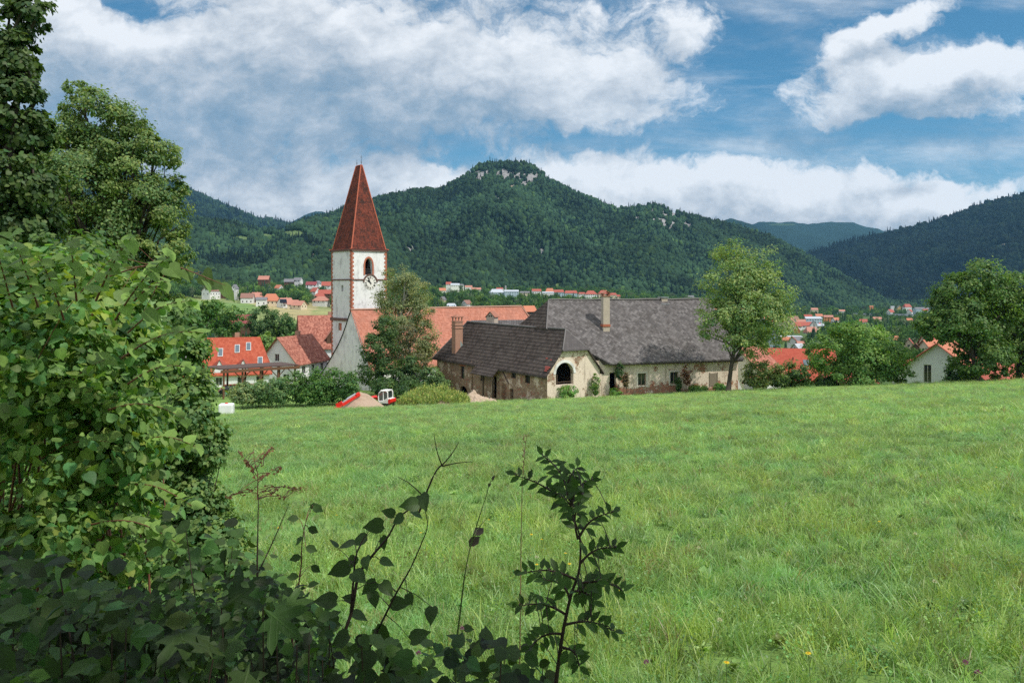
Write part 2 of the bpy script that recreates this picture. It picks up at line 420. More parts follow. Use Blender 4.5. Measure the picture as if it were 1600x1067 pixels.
def tile_fn(ax, n, c1, c2, moss, row=.32, colw=.22, blot=.5, rowdark=.55, sc=1.0, stagger=.5, lichen=None, line=.22, diag=False):
    """tile rows measured up the slope: ax is the horizontal roof direction, n the roof normal"""
    ax = Vector(ax).normalized(); up = Vector(n).normalized().cross(ax).normalized()
    def fn(nt):
        p = nt.geo()
        a = nt.m('DIVIDE', nt.vm('DOT_PRODUCT', p, tuple(ax)), colw); b = nt.m('DIVIDE', nt.vm('DOT_PRODUCT', p, tuple(up)), row)
        if diag: a, b, stg = nt.m('SUBTRACT', a, b), nt.m('ADD', a, b), 0.0
        else: stg = stagger
        br = nt.m('FLOOR', b); fb = nt.m('FRACT', b)
        a2 = nt.m('ADD', a, nt.m('MULTIPLY', br, stg)); fa = nt.m('FRACT', a2)
        cell = nt.xyz(nt.m('FLOOR', a2), br, 0.0)
        wn = nt.node('ShaderNodeTexWhiteNoise', noise_dimensions='3D'); nt.put(wn.inputs[0], cell)
        r = wn.outputs[0]
        c = nt.mix(r, c1, c2)
        big = nt.noise(p, .35 * sc, 5, .65)
        mid = nt.noise(p, 1.7 * sc, 5, .7)
        f = nt.step(nt.m('ADD', nt.m('MULTIPLY', big, .6), nt.m('MULTIPLY', mid, .4)), .44, .62, 0, blot)
        c = nt.mix(f, c, moss)
        if lichen: c = nt.mix(nt.step(nt.noise(p, 4.5, 5, .75), .60, .70, 0, .75), c, lichen)
        e = nt.step(fb, 0.0, line, rowdark, 1.0); e2 = nt.step(nt.m('ABSOLUTE', nt.m('SUBTRACT', fa, .5)), .38, .5, 1.0, .8)
        c = nt.vm('SCALE', c, scale=nt.m('MULTIPLY', e, e2))
        h = nt.m('ADD', nt.m('SUBTRACT', 1.0, fb), nt.m('MULTIPLY', r, .3))
        return {'color': c, 'rough': .9, 'spec': .15, 'normal': nt.bump(h, .6, .05)}
    return fn
# simple colours
def flat_fn(c, var=.25, rough=.7, sc=2.0, metal=0.0, spec=.3):
    def fn(nt):
        n = nt.noise(nt.geo(), sc, 4, .6)
        return {'color': nt.vm('SCALE', c, scale=nt.m('ADD', 1 - var, nt.m('MULTIPLY', n, 2 * var))), 'rough': rough, 'metal': metal, 'spec': spec}
    return fn
def flat(name, c, **k):
    if name not in M: M[name] = material(name, flat_fn(c, **k))
    return M[name]
flat('dark_interior', (.012, .011, .010), rough=1.0); flat('old_wood', (.085, .06, .042)); flat('brown_wood', (.13, .065, .035))
flat('pale_wood', (.30, .24, .17)); flat('brick', (.36, .115, .065), sc=6); flat('quoin_red', (.40, .135, .075), sc=5)
flat('cornice_brown', (.13, .07, .055)); flat('iron', (.03, .03, .03), rough=.5); flat('red_paint', (.62, .018, .014), var=.08, rough=.35, spec=.5)
flat('white_paint', (.74, .74, .72), var=.06, rough=.4); flat('gravel', (.36, .27, .20), sc=12, var=.5, rough=1.0)
flat('rubble', (.42, .33, .25), sc=5, var=.5, rough=1.0); flat('chimney_plaster', (.42, .36, .29), sc=4)
flat('chimney_brick', (.36, .20, .14), sc=6, var=.45); flat('grey_concrete', (.36, .36, .35)); flat('tank_plastic', (.72, .74, .74), var=.06, rough=.4)
flat('sheet_metal', (.42, .45, .48), rough=.35, metal=.6); flat('rubber', (.02, .02, .02), rough=.8); flat('steel', (.45, .47, .50), rough=.3, metal=.8)
flat('car_black', (.012, .013, .016), var=.03, rough=.15, spec=.6); flat('car_silver', (.42, .45, .48), var=.03, rough=.22, metal=.4); flat('car_blue', (.02, .03, .07), var=.03, rough=.15)
def glass_fn(nt): return {'color': (.018, .022, .026), 'rough': .08, 'spec': .8}
M['glass'] = material('dark_glass', glass_fn)

# ================================================================ terrain
UC = np.array([-1.6, -.42, -.3, -.2, -.08, .1, .25, .35, .5, .7, 1.6])
YR = [115, 150, 250, 400, 600, 800, 1100, 1500, 2200, 3500, 5000]
ZT = np.array([
 [-16.4, -15.3, -15.2, -15.5, -16.4, -16.3, -16.0, -16, -16, -16, -16],
 [-17, -19, -19.5, -21, -22, -22, -21, -20, -20, -20, -20],
 [-20, -24, -26, -28, -30, -31, -28, -27, -27, -27, -27],
 [-17, -21, -21, -22, -29, -33, -30, -33, -34, -34, -34],
 [-14, -15, -17.8, -20, -28, -34, -29, -38, -39, -39, -39],
 [-6, -9.5, -12, -16.5, -20, -29, -32, -43, -44, -44, -44],
 [4, 0, -3, -8, -13, -18, -35, -50, -51, -51, -51],
 [30, 18, 12, 4, -8, -10, -30, -52, -53, -53, -53],
 [80, 60, 50, 20, 0, 0, -20, -54, -58, -56, -55],
 [120, 90, 60, 30, 0, 0, -20, -50, -60, -50, -40],
 [120, 90, 60, 30, 0, 0, -20, -50, -60, -50, -40]], float)
def plane_z(X, Y):
    return -1.8 - .1257 * Y + np.where(X > 0, .042, .036) * X - 0.6 * np.exp(-((Y - 2) / 3.0) ** 2) * 0
def crest(u): return np.interp(u, [-.2, -.09, .2, .29, .36, .7, 1.5], [97, 110, 112, 103, 92, 88, 88])
def Zg(X, Y):
    X = np.asarray(X, float); Y = np.asarray(Y, float)
    Ys = np.maximum(Y, 60.0); u = np.clip(X / Ys, -1.6, 1.6); yc = crest(u)
    z = plane_z(X, np.minimum(Y, 400)) + .10 * fbm(X / 9, Y / 9, 5, 3) * sstep(Y, 2, 12)
    zc = plane_z(u * yc, yc)
    cols = [np.interp(u, UC, row) for row in ZT]
    yprev, zprev = yc, zc; res = z
    for yk, zk in zip(YR, cols):
        t = np.clip((Y - yprev) / (yk - yprev), 0, 1); ts = t if yk > 150 else t * t * (1.6 - .6 * t)
        res = np.where(Y > yprev, zprev + (zk - zprev) * ts, res); yprev, zprev = np.full_like(Y, yk, dtype=float), zk
    res = res + np.where(Y > 160, fbm(X / 120, Y / 120, 9, 3) * np.clip((Y - 160) / 300, 0, 1) * 2.0, 0)
    return res
def zg(x, y): return float(Zg(np.array([x]), np.array([y]))[0])
def ground_at(px, d):
    x = (px - CX) / F * d; return Vector((x, d, zg(x, d)))

def build_ground():
    rows = np.concatenate([np.arange(-34, 165, 1.0), 165 * 1.0095 ** np.arange(0, 340)])
    uu = np.linspace(-1, 1, 321); uu = np.sign(uu) * (np.abs(uu) * .55 + np.abs(uu) ** 3 * .95)
    Yg, Ug = np.meshgrid(rows, uu, indexing='ij'); Xg = Ug * (np.abs(Yg) + 40)
    Z = Zg(Xg, Yg)
    px = CX + F * Xg / np.maximum(Yg, 1); py = HY - F * Z / np.maximum(Yg, 1)
    c = np.zeros(Xg.shape + (3,))
    field = np.array([.17, .28, .075]); c[:] = field
    far = Yg > 150; c[far] = (.075, .13, .045)
    def patch(mask, col, nz=.0): c[mask] = col
    L = (Yg > 300) & (Yg < 860) & (px < 620)
    edge = fbm(Xg / 60, Yg / 60, 3, 3) * 6
    patch(L, (.21, .27, .10))
    patch(L & (py + edge > 474 + (px - 380) * .05) & (px < 402 + (486 - py) * 1.2), (.15, .25, .08))
    patch(L & (px > 385 + (py - 470) * 2.0) & (py < 500) & (px < 470 + (500 - py) * 1.4), (.36, .33, .17))
    patch(L & (px > 470 + (500 - py) * 1.6), (.27, .30, .13))
    patch(L & (py > 500), (.17, .25, .09))
    patch((Yg > 900) & (Yg < 1400) & (px > 670) & (px < 760) & (py < 462), (.20, .30, .09))
    patch((Yg > 800) & (Yg < 1100) & (px > 295) & (px < 350), (.22, .30, .10))
    d = ((Xg + 9) / 5) ** 2 + ((Yg - 97) / 6) ** 2; patch((d < 1) & (Yg < 120), (.26, .22, .14))
    n = fbm(Xg / 30, Yg / 30, 21, 4)[..., None]; c *= 1 + .35 * n
    V = np.stack([Xg, Yg, Z], -1).reshape(-1, 3); nr, nc = Xg.shape
    i = np.arange(nr * nc).reshape(nr, nc); f = np.stack([i[:-1, :-1], i[:-1, 1:], i[1:, 1:], i[1:, :-1]], -1).reshape(-1, 4)
    tag(link('ground', mesh_np('ground', V, [f], c.reshape(-1, 3), smooth=True), M['ground']), kind='structure')
build_ground()

# ---------------------------------------------------------------- wooded hills
class Hill:
    def __init__(s, sil, ridge, base, seed, amp, basey=None, back=.35, prof=1.0, drop=10.0, spur=1.0, spurlen=200.0, tilt=0.0):
        s.sx, s.sy = zip(*sil); s.rd = ridge; s.bd = base; s.seed = seed; s.amp = amp; s.basey = basey
        s.back = back; s.prof = prof; s.drop = drop; s.spur = spur; s.spl = spurlen; s.tilt = tilt
    def eval(s, x, t):
        Yr = np.interp(x, *zip(*s.rd)); Yb = np.interp(x, *zip(*s.bd)); u = (x - CX) / F
        sy = np.interp(x, s.sx, s.sy) + fbm(x / 14, x * 0, s.seed, 3) * 2.2
        Zr = (HY - sy) / F * Yr - s.drop
        Zb = Zg(u * Yb, Yb) if s.basey is None else (HY - np.interp(x, *zip(*s.basey))) / F * Yb
        Zb = Zb - 3
        tt = np.minimum(t, 1.0)
        Y = Yb + (Yr - Yb) * t; X = u * Y
        Z = Zb + (Zr - Zb) * tt ** s.prof
        w = np.sin(np.pi * np.clip(tt, 0, 1)) ** .8
        a = X + s.tilt * (Y - Yb)
        rid = 1 - 2 * np.abs(fbm(a / s.spl, Y / (s.spl * 3.2), s.seed + 7, 3))
        Z = Z + w * s.amp * (s.spur * (rid - .55) * 1.6 + fbm(X / (s.spl * .5), Y / (s.spl * .5), s.seed + 3, 4) * .8)
        Z = Z - np.where(t > 1, (t - 1) * (Yr - Yb) * .55, 0)
        return X, Y, Z
    def pix(s, X, Y, Z): return CX + F * X / Y, HY - F * Z / Y
def build_hill(name, h, x0, x1, nx, nt_, paint):
    xs = np.linspace(x0, x1, nx); ts = np.concatenate([np.linspace(0, 1, nt_), 1 + h.back * np.linspace(.1, 1, 8)])
    T, X0 = np.meshgrid(ts, xs, indexing='ij'); X, Y, Z = h.eval(X0, T)
    px, py = h.pix(X, Y, Z); c = paint(px, py, X, Y)[0]
    V = np.stack([X, Y, Z], -1).reshape(-1, 3); nr, nc = X.shape
    i = np.arange(nr * nc).reshape(nr, nc); f = np.stack([i[:-1, :-1], i[:-1, 1:], i[1:, 1:], i[1:, :-1]], -1).reshape(-1, 4)
    return tag(link(name, mesh_np(name, V, [f], c.reshape(-1, 3), smooth=True), M['hill']), kind='structure')
GREENF = np.array([.030, .062, .026])
def painter(patches, base=GREENF):
    """patches: (x, y, rx, ry, colour, kind, rot); returns colours and a no-tree mask"""
    def f(px, py, X, Y):
        c = np.zeros(px.shape + (3,)); c[:] = base; no = np.zeros(px.shape, bool)
        nz = fbm(px / 6, py / 4, 77, 3)
        for (x, y, rx, ry, col, kind, rot) in patches:
            a = (px - x) * math.cos(rot) + (py - y) * math.sin(rot); b = -(px - x) * math.sin(rot) + (py - y) * math.cos(rot)
            d = (a / rx) ** 2 + (np.where(b > 0, b * (.62 if kind == 'rock' else 1), b) / ry) ** 2 + nz * (1.5 if kind == 'rock' else .45)
            k = d < 1; c[k] = col; no |= (d < (1.05 if kind == 'rock' else .98)) & ((hash2(np.round(X), np.round(Y), 3) > .08) | (kind != 'rock'))
        return c, no
    return f
ROCK = (.27, .265, .26); MEAD = (.13, .19, .075); SCAR = (.36, .28, .19)
paint_main = painter([
 (460, 369, 22, 9, MEAD, 'm', 0), (375, 375, 20, 6, MEAD, 'm', 0), (420, 372, 16, 6, MEAD, 'm', .1), (488, 404, 7, 9, SCAR, 'm', .3), (350, 406, 8, 5, SCAR, 'm', 0),
 (780, 312, 11, 8, ROCK, 'rock', 0), (818, 280, 22, 10, ROCK, 'rock', 0), (788, 273, 15, 8, ROCK, 'rock', 0), (748, 272, 16, 7, ROCK, 'rock', 0), (836, 276, 7, 7, ROCK, 'rock', 0),
 (1042, 342, 17, 13, ROCK, 'rock', 0), (1018, 338, 13, 10, ROCK, 'rock', 0), (1074, 352, 9, 6, ROCK, 'rock', 0), (972, 330, 12, 5, ROCK, 'rock', 0), (996, 345, 8, 6, ROCK, 'rock', 0),
 (642, 393, 9, 7, ROCK, 'rock', 0), (688, 382, 4, 4, ROCK, 'rock', 0), (846, 395, 5, 5, ROCK, 'rock', 0), (798, 294, 8, 3, SCAR, 'rock', 0), (870, 448, 24, 4, MEAD, 'm', 0), (700, 452, 20, 6, MEAD, 'm', 0)])
H_MAIN = Hill([(-300, 300), (150, 330), (250, 335), (300, 345), (340, 347), (375, 350), (405, 358), (440, 358), (480, 342), (520, 333), (590, 310), (640, 299), (682, 295), (716, 282), (734, 264), (744, 257), (760, 253),
               (800, 252), (826, 255), (846, 266), (862, 281), (900, 300), (950, 320), (985, 324), (1020, 318), (1045, 325), (1070, 334), (1100, 340), (1150, 351), (1200, 367), (1250, 392), (1300, 420), (1350, 452), (1385, 474), (1420, 486), (1600, 494)],
              [(-300, 1700), (400, 1900), (700, 2300), (850, 2400), (1100, 2450), (1400, 2200), (1600, 2200)],
              [(-300, 900), (250, 960), (520, 1060), (650, 1300), (800, 1480), (1000, 1500), (1200, 1700), (1400, 2080), (1600, 2150)], 4, 26, drop=9, spurlen=170, prof=.93)
build_hill('hill', H_MAIN, -250, 1460, 430, 110, paint_main)
paint_right = painter([(1465, 363, 22, 2.5, MEAD, 'm', -.05), (1558, 388, 22, 4, (.30, .27, .22), 'm', -.35), (1452, 418, 12, 2.5, (.24, .27, .14), 'm', -.45)])
H_RIGHT = Hill([(1100, 500), (1180, 430), (1240, 404), (1280, 390), (1330, 376), (1400, 360), (1440, 352), (1480, 342), (1520, 325), (1560, 312), (1600, 303), (1700, 285), (1900, 260), (2100, 255)],
               [(1100, 4100), (1300, 3900), (1600, 3500), (2100, 3000)], [(1100, 2900), (1400, 2500), (1600, 2200), (2100, 1600)], 12, 60, [(1100, 486), (1400, 480), (2100, 480)], drop=12, spurlen=420, tilt=.55, prof=1.1)
build_hill('hill', H_RIGHT, 1130, 2050, 300, 110, paint_right)
paint_left = painter([(302, 320, 12, 3, MEAD, 'm', .5)])
H_LEFT = Hill([(-500, 190), (-100, 215), (60, 235), (130, 256), (240, 278), (282, 294), (310, 308), (340, 322), (370, 336), (395, 346), (430, 354), (520, 362)],
              [(-500, 4200), (520, 4600)], [(-500, 2200), (520, 2600)], 31, 70, [(-500, 400), (520, 400)], drop=12, spurlen=420, tilt=-.4)
build_hill('hill', H_LEFT, -450, 500, 240, 80, paint_left)
paint_none = painter([], np.array([.016, .034, .020]))
H_FAR1 = Hill([(1090, 360), (1140, 342), (1160, 346), (1185, 356), (1215, 371), (1250, 388), (1290, 404), (1400, 430)], [(1090, 6000), (1400, 5600)], [(1090, 4700), (1400, 4700)], 41, 90, [(1090, 450), (1400, 450)], drop=0, spurlen=700)
H_FAR2 = Hill([(1000, 380), (1120, 356), (1165, 352), (1200, 347), (1240, 347), (1262, 350), (1300, 347), (1335, 349), (1385, 362), (1440, 392), (1600, 420)], [(1000, 8200), (1600, 8200)], [(1000, 5600), (1600, 5600)], 43, 130, [(1000, 440), (1600, 440)], drop=0, spurlen=1100)
H_FAR3 = Hill([(340, 380), (400, 352), (430, 350), (452, 350), (474, 338), (492, 330), (508, 333), (530, 341), (600, 352), (700, 380)], [(340, 9000), (700, 9000)], [(340, 6500), (700, 6500)], 47, 130, [(340, 430), (700, 430)], drop=0, spurlen=1200)
build_hill('hill', H_FAR1, 1095, 1400, 150, 60, paint_none)
build_hill('hill', H_FAR2, 1000, 1560, 180, 60, painter([(1222, 351, 20, 1.5, (.05, .08, .03), 'm', 0)], np.array([.018, .036, .022])))
build_hill('hill', H_FAR3, 345, 690, 120, 50, paint_none)

# ---------------------------------------------------------------- instanced tree sources (kept in a collection that is not in the scene)
def lump(seed, w, h, jag=.35, sub=3):
    import bmesh
    bm = bmesh.new(); bmesh.ops.create_icosphere(bm, subdivisions=sub, radius=1.0)
    V = np.array([v.co[:] for v in bm.verts]); Fc = np.array([[v.index for v in f.verts] for f in bm.faces]); bm.free()
    n = fbm(V[:, 0] * 1.6 + seed * 9 + V[:, 2], V[:, 1] * 1.6 - V[:, 2] * 1.3, seed, 2)
    rng = np.random.default_rng(seed); k = 1 + jag * 1.6 * n + rng.uniform(-jag * .28, jag * .28, len(V)); V *= k[:, None]
    V[:, 2] = V[:, 2] * h * .5 + h * .5; V[:, :2] *= w * .5
    return V, Fc
def conifer(seed, w, h):
    rng = np.random.default_rng(seed); V = []; Fc = []
    for k in range(7):
        z0 = h * (.08 + .13 * k); z1 = z0 + h * .24; r = w * .5 * (1 - k / 7.6) ; o = len(V); n = 9
        V.append((0, 0, min(z1, h)))
        for j in range(n): a = 2 * math.pi * j / n + rng.uniform(-.2, .2); q = r * rng.uniform(.7, 1.15); V.append((q * math.cos(a), q * math.sin(a), z0 - rng.uniform(0, h * .03)))
        for j in range(n): Fc.append((o, o + 1 + j, o + 1 + (j + 1) % n))
    return np.array(V), np.array(Fc)
def leafcards(seed, w, h, n, size, trunk=True):
    """loose crown of leaf clumps for trees some hundred metres away"""
    rng = np.random.default_rng(seed); nb = 16
    d = rng.normal(size=(nb, 3)); d /= np.linalg.norm(d, axis=1)[:, None]; rr = rng.uniform(.35, .85, nb)[:, None]
    C = d * rr * np.array([w * .5, w * .5, h * .36]) + (0, 0, h * .58); br = rng.uniform(.16, .26, nb) * w
    i = rng.integers(0, nb, n); q = rng.normal(size=(n, 3)); q /= np.linalg.norm(q, axis=1)[:, None]
    Pp = C[i] + q * (br[i] * rng.uniform(.55, 1.05, n))[:, None]
    nrm = q + rng.normal(size=(n, 3)) * .5; nrm /= np.linalg.norm(nrm, axis=1)[:, None]
    a = np.cross(nrm, rng.normal(size=(n, 3))); a /= np.linalg.norm(a, axis=1)[:, None]; b = np.cross(nrm, a)
    s = (size * rng.uniform(.6, 1.3, n))[:, None]
    V = np.stack([Pp - a * s, Pp - b * s * .7, Pp + a * s, Pp + b * s * .7], 1).reshape(-1, 3)
    f = np.arange(4 * n).reshape(-1, 4)
    return V, f
def inst_collection(name, meshes, mat):
    c = bpy.data.collections.new(name)
    for k, (V, f) in enumerate(meshes):
        me = mesh_np(name, V, [f]); me.materials.append(mat); o = bpy.data.objects.new(f'{name}_{k:02d}', me); c.objects.link(o)
    return c
def scatter(name, pts, rot, scl, tint, idx, coll, label, cat):
    """one 'stuff' object: points that carry instances"""
    n = len(pts); me = bpy.data.meshes.new(name); me.vertices.add(n); me.vertices.foreach_set('co', np.asarray(pts, np.float32).ravel())
    for nm, typ, arr, key in (('rot', 'FLOAT_VECTOR', rot, 'vector'), ('scl', 'FLOAT_VECTOR', scl, 'vector'), ('idx', 'INT', idx, 'value')):
        a = me.attributes.new(nm, typ, 'POINT'); a.data.foreach_set(key, np.asarray(arr, np.float32 if typ != 'INT' else np.int32).ravel())
    a = me.attributes.new('tint', 'FLOAT_COLOR', 'POINT'); c4 = np.ones((n, 4), np.float32); c4[:, :3] = tint; a.data.foreach_set('color', c4.ravel())
    o = bpy.data.objects.new(name, me); COL.objects.link(o); tag(o, label, cat, kind='stuff')
    g = bpy.data.node_groups.new(name + '_nodes', 'GeometryNodeTree')
    g.interface.new_socket('Geometry', in_out='INPUT', socket_type='NodeSocketGeometry'); g.interface.new_socket('Geometry', in_out='OUTPUT', socket_type='NodeSocketGeometry')
    N = g.nodes; L = g.links; gi = N.new('NodeGroupInput'); go = N.new('NodeGroupOutput'); m2p = N.new('GeometryNodeMeshToPoints'); iop = N.new('GeometryNodeInstanceOnPoints')
    ci = N.new('GeometryNodeCollectionInfo'); ci.inputs[0].default_value = coll; ci.inputs[1].default_value = True; ci.inputs[2].default_value = True
    def na(nm, t):
        q = N.new('GeometryNodeInputNamedAttribute'); q.data_type = t; q.inputs[0].default_value = nm; return q.outputs[0]
    L.new(gi.outputs[0], m2p.inputs[0]); L.new(m2p.outputs[0], iop.inputs['Points']); L.new(ci.outputs[0], iop.inputs['Instance'])
    iop.inputs['Pick Instance'].default_value = True
    L.new(na('idx', 'INT'), iop.inputs['Instance Index'])
    e2r = N.new('FunctionNodeEulerToRotation'); L.new(na('rot', 'FLOAT_VECTOR'), e2r.inputs[0]); L.new(e2r.outputs[0], iop.inputs['Rotation'])
    L.new(na('scl', 'FLOAT_VECTOR'), iop.inputs['Scale']); L.new(iop.outputs[0], go.inputs[0])
    md = o.modifiers.new('instances', 'NODES'); md.node_group = g
    return o
FT = inst_collection('forest_source', [lump(1, 1, 1, .35), lump(2, 1, 1, .4), lump(3, 1, 1.1, .45), conifer(4, .62, 1.5), conifer(5, .55, 1.65)], M['tree_inst'])
def forest(h, x0, x1, n, paint, seed, size, label, dark=1.0, conif=.25, tmax=1.0):
    rng = np.random.default_rng(seed)
    x = rng.uniform(x0, x1, n); t = rng.uniform(0, tmax, n) ** .85; X, Y, Z = h.eval(x, t); px, py = h.pix(X, Y, Z)
    no = paint(px, py, X, Y)[1]; k = ~no; X, Y, Z = X[k], Y[k], Z[k]; n = len(X)
    big = fbm(X / 160, Y / 160, seed, 4); con = (rng.random(n) < conif + big * .9)
    idx = np.where(con, rng.integers(3, 5, n), rng.integers(0, 3, n))
    s = size * rng.uniform(.7, 1.35, n); sc = np.stack([s, s, s * rng.uniform(1.0, 1.45, n)], 1)
    tint = np.where(con[:, None], np.array([.009, .023, .019]), np.array([.026, .056, .027]))
    v = rng.normal(0, .20, (n, 1)); vb = fbm(X / 90, Y / 90, seed + 2, 3)[:, None]
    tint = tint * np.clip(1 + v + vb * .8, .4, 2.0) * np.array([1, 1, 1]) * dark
    y = rng.random(n) < .10; tint[y] *= (1.5, 1.35, .9)
    rot = np.stack([rng.normal(0, .08, n), rng.normal(0, .08, n), rng.uniform(0, 6.28, n)], 1)
    return scatter('forest', np.stack([X, Y, Z - s * .1], 1), rot, sc, tint, idx, FT, label, 'forest')
forest(H_MAIN, -240, 1450, 86000, paint_main, 5, 9.0, 'dense dark green forest covering the rocky mountain behind the church')
forest(H_RIGHT, 1140, 2040, 42000, paint_right, 6, 16, 'shaded forest on the long ridged hillside at the right edge', dark=.30, conif=.5)  # the low tint factor paints a cloud shadow into these trees
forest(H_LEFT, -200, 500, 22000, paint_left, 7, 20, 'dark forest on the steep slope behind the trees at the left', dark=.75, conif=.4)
MT = inst_collection('valley_source', [leafcards(s, 1, 1.05 + .1 * (s % 3), 520, .055) for s in range(11, 16)] + [conifer(21, 1.0, 1.3)], M['midtree_inst'])

# ================================================================ abandoned farmhouse
W_DIR = Vector((-.537, .843, 0)); G_DIR = Vector((.843, .537, 0)); C0 = Vector((4.2, 95, 0))
F_DIR = Vector((.948, .317, 0)).normalized(); F0 = Vector((11.0, 100, 0)); B_DIR = Vector((-F_DIR.y, F_DIR.x, 0))
def roofmat(name, pts, **k):
    a, b, c = [Vector(p) for p in pts[:3]]; n = (b - a).cross(c - a).normalized()
    if n.z < 0: n = -n
    ax = Vector((n.y, -n.x, 0)) if abs(n.x) + abs(n.y) > 1e-4 else Vector((1, 0, 0))
    return material(name, tile_fn(ax, n, **k))
DARKT = dict(c1=(.046, .036, .031), c2=(.095, .075, .066), moss=(.115, .10, .088), row=.52, colw=.40, rowdark=.25, blot=.4, lichen=(.20, .185, .165), line=.42)
GREYT = dict(c1=(.085, .079, .078), c2=(.185, .173, .170), moss=(.07, .062, .058), row=.52, colw=.52, rowdark=.5, blot=.6, lichen=(.33, .315, .30), line=.35, sc=1.8, diag=True)
def solid_roof(mb, pts, th=.22, mi=0): mb.prism(pts, Vector((0, 0, -th)), mi)

def window(wall, hole, parent, off=-.22, frame=.07, bars=(1, 1), fm=None, name='window', gm=None):
    """frame ring with glazing bars and a pane set back in a rectangular hole (a0, a1, z0, z1)"""
    a0, a1, z0, z1 = hole; fr = MB()
    for q in ((a0, a0 + frame, z0, z1), (a1 - frame, a1, z0, z1), (a0 + frame, a1 - frame, z0, z0 + frame), (a0 + frame, a1 - frame, z1 - frame, z1)):
        wall.slab(fr, q[0], q[1], q[2], q[3], off - .03, off + .04)
    for i in range(bars[0]):
        c = a0 + (a1 - a0) * (i + 1) / (bars[0] + 1); wall.slab(fr, c - frame * .35, c + frame * .35, z0 + frame, z1 - frame, off - .02, off + .035)
    for i in range(bars[1]):
        c = z0 + (z1 - z0) * (i + 1) / (bars[1] + 1); wall.slab(fr, a0 + frame, a1 - frame, c - frame * .3, c + frame * .3, off - .02, off + .03)
    fo = fr.build(name, fm or M['brown_wood'], parent)
    pn = MB(); pn.quad(wall.at(a0 + .01, z0 + .01, off - .01), wall.at(a1 - .01, z0 + .01, off - .01), wall.at(a1 - .01, z1 - .01, off - .01), wall.at(a0 + .01, z1 - .01, off - .01))
    po = pn.build('pane', gm or M['glass']); po.parent = fo
    return fo

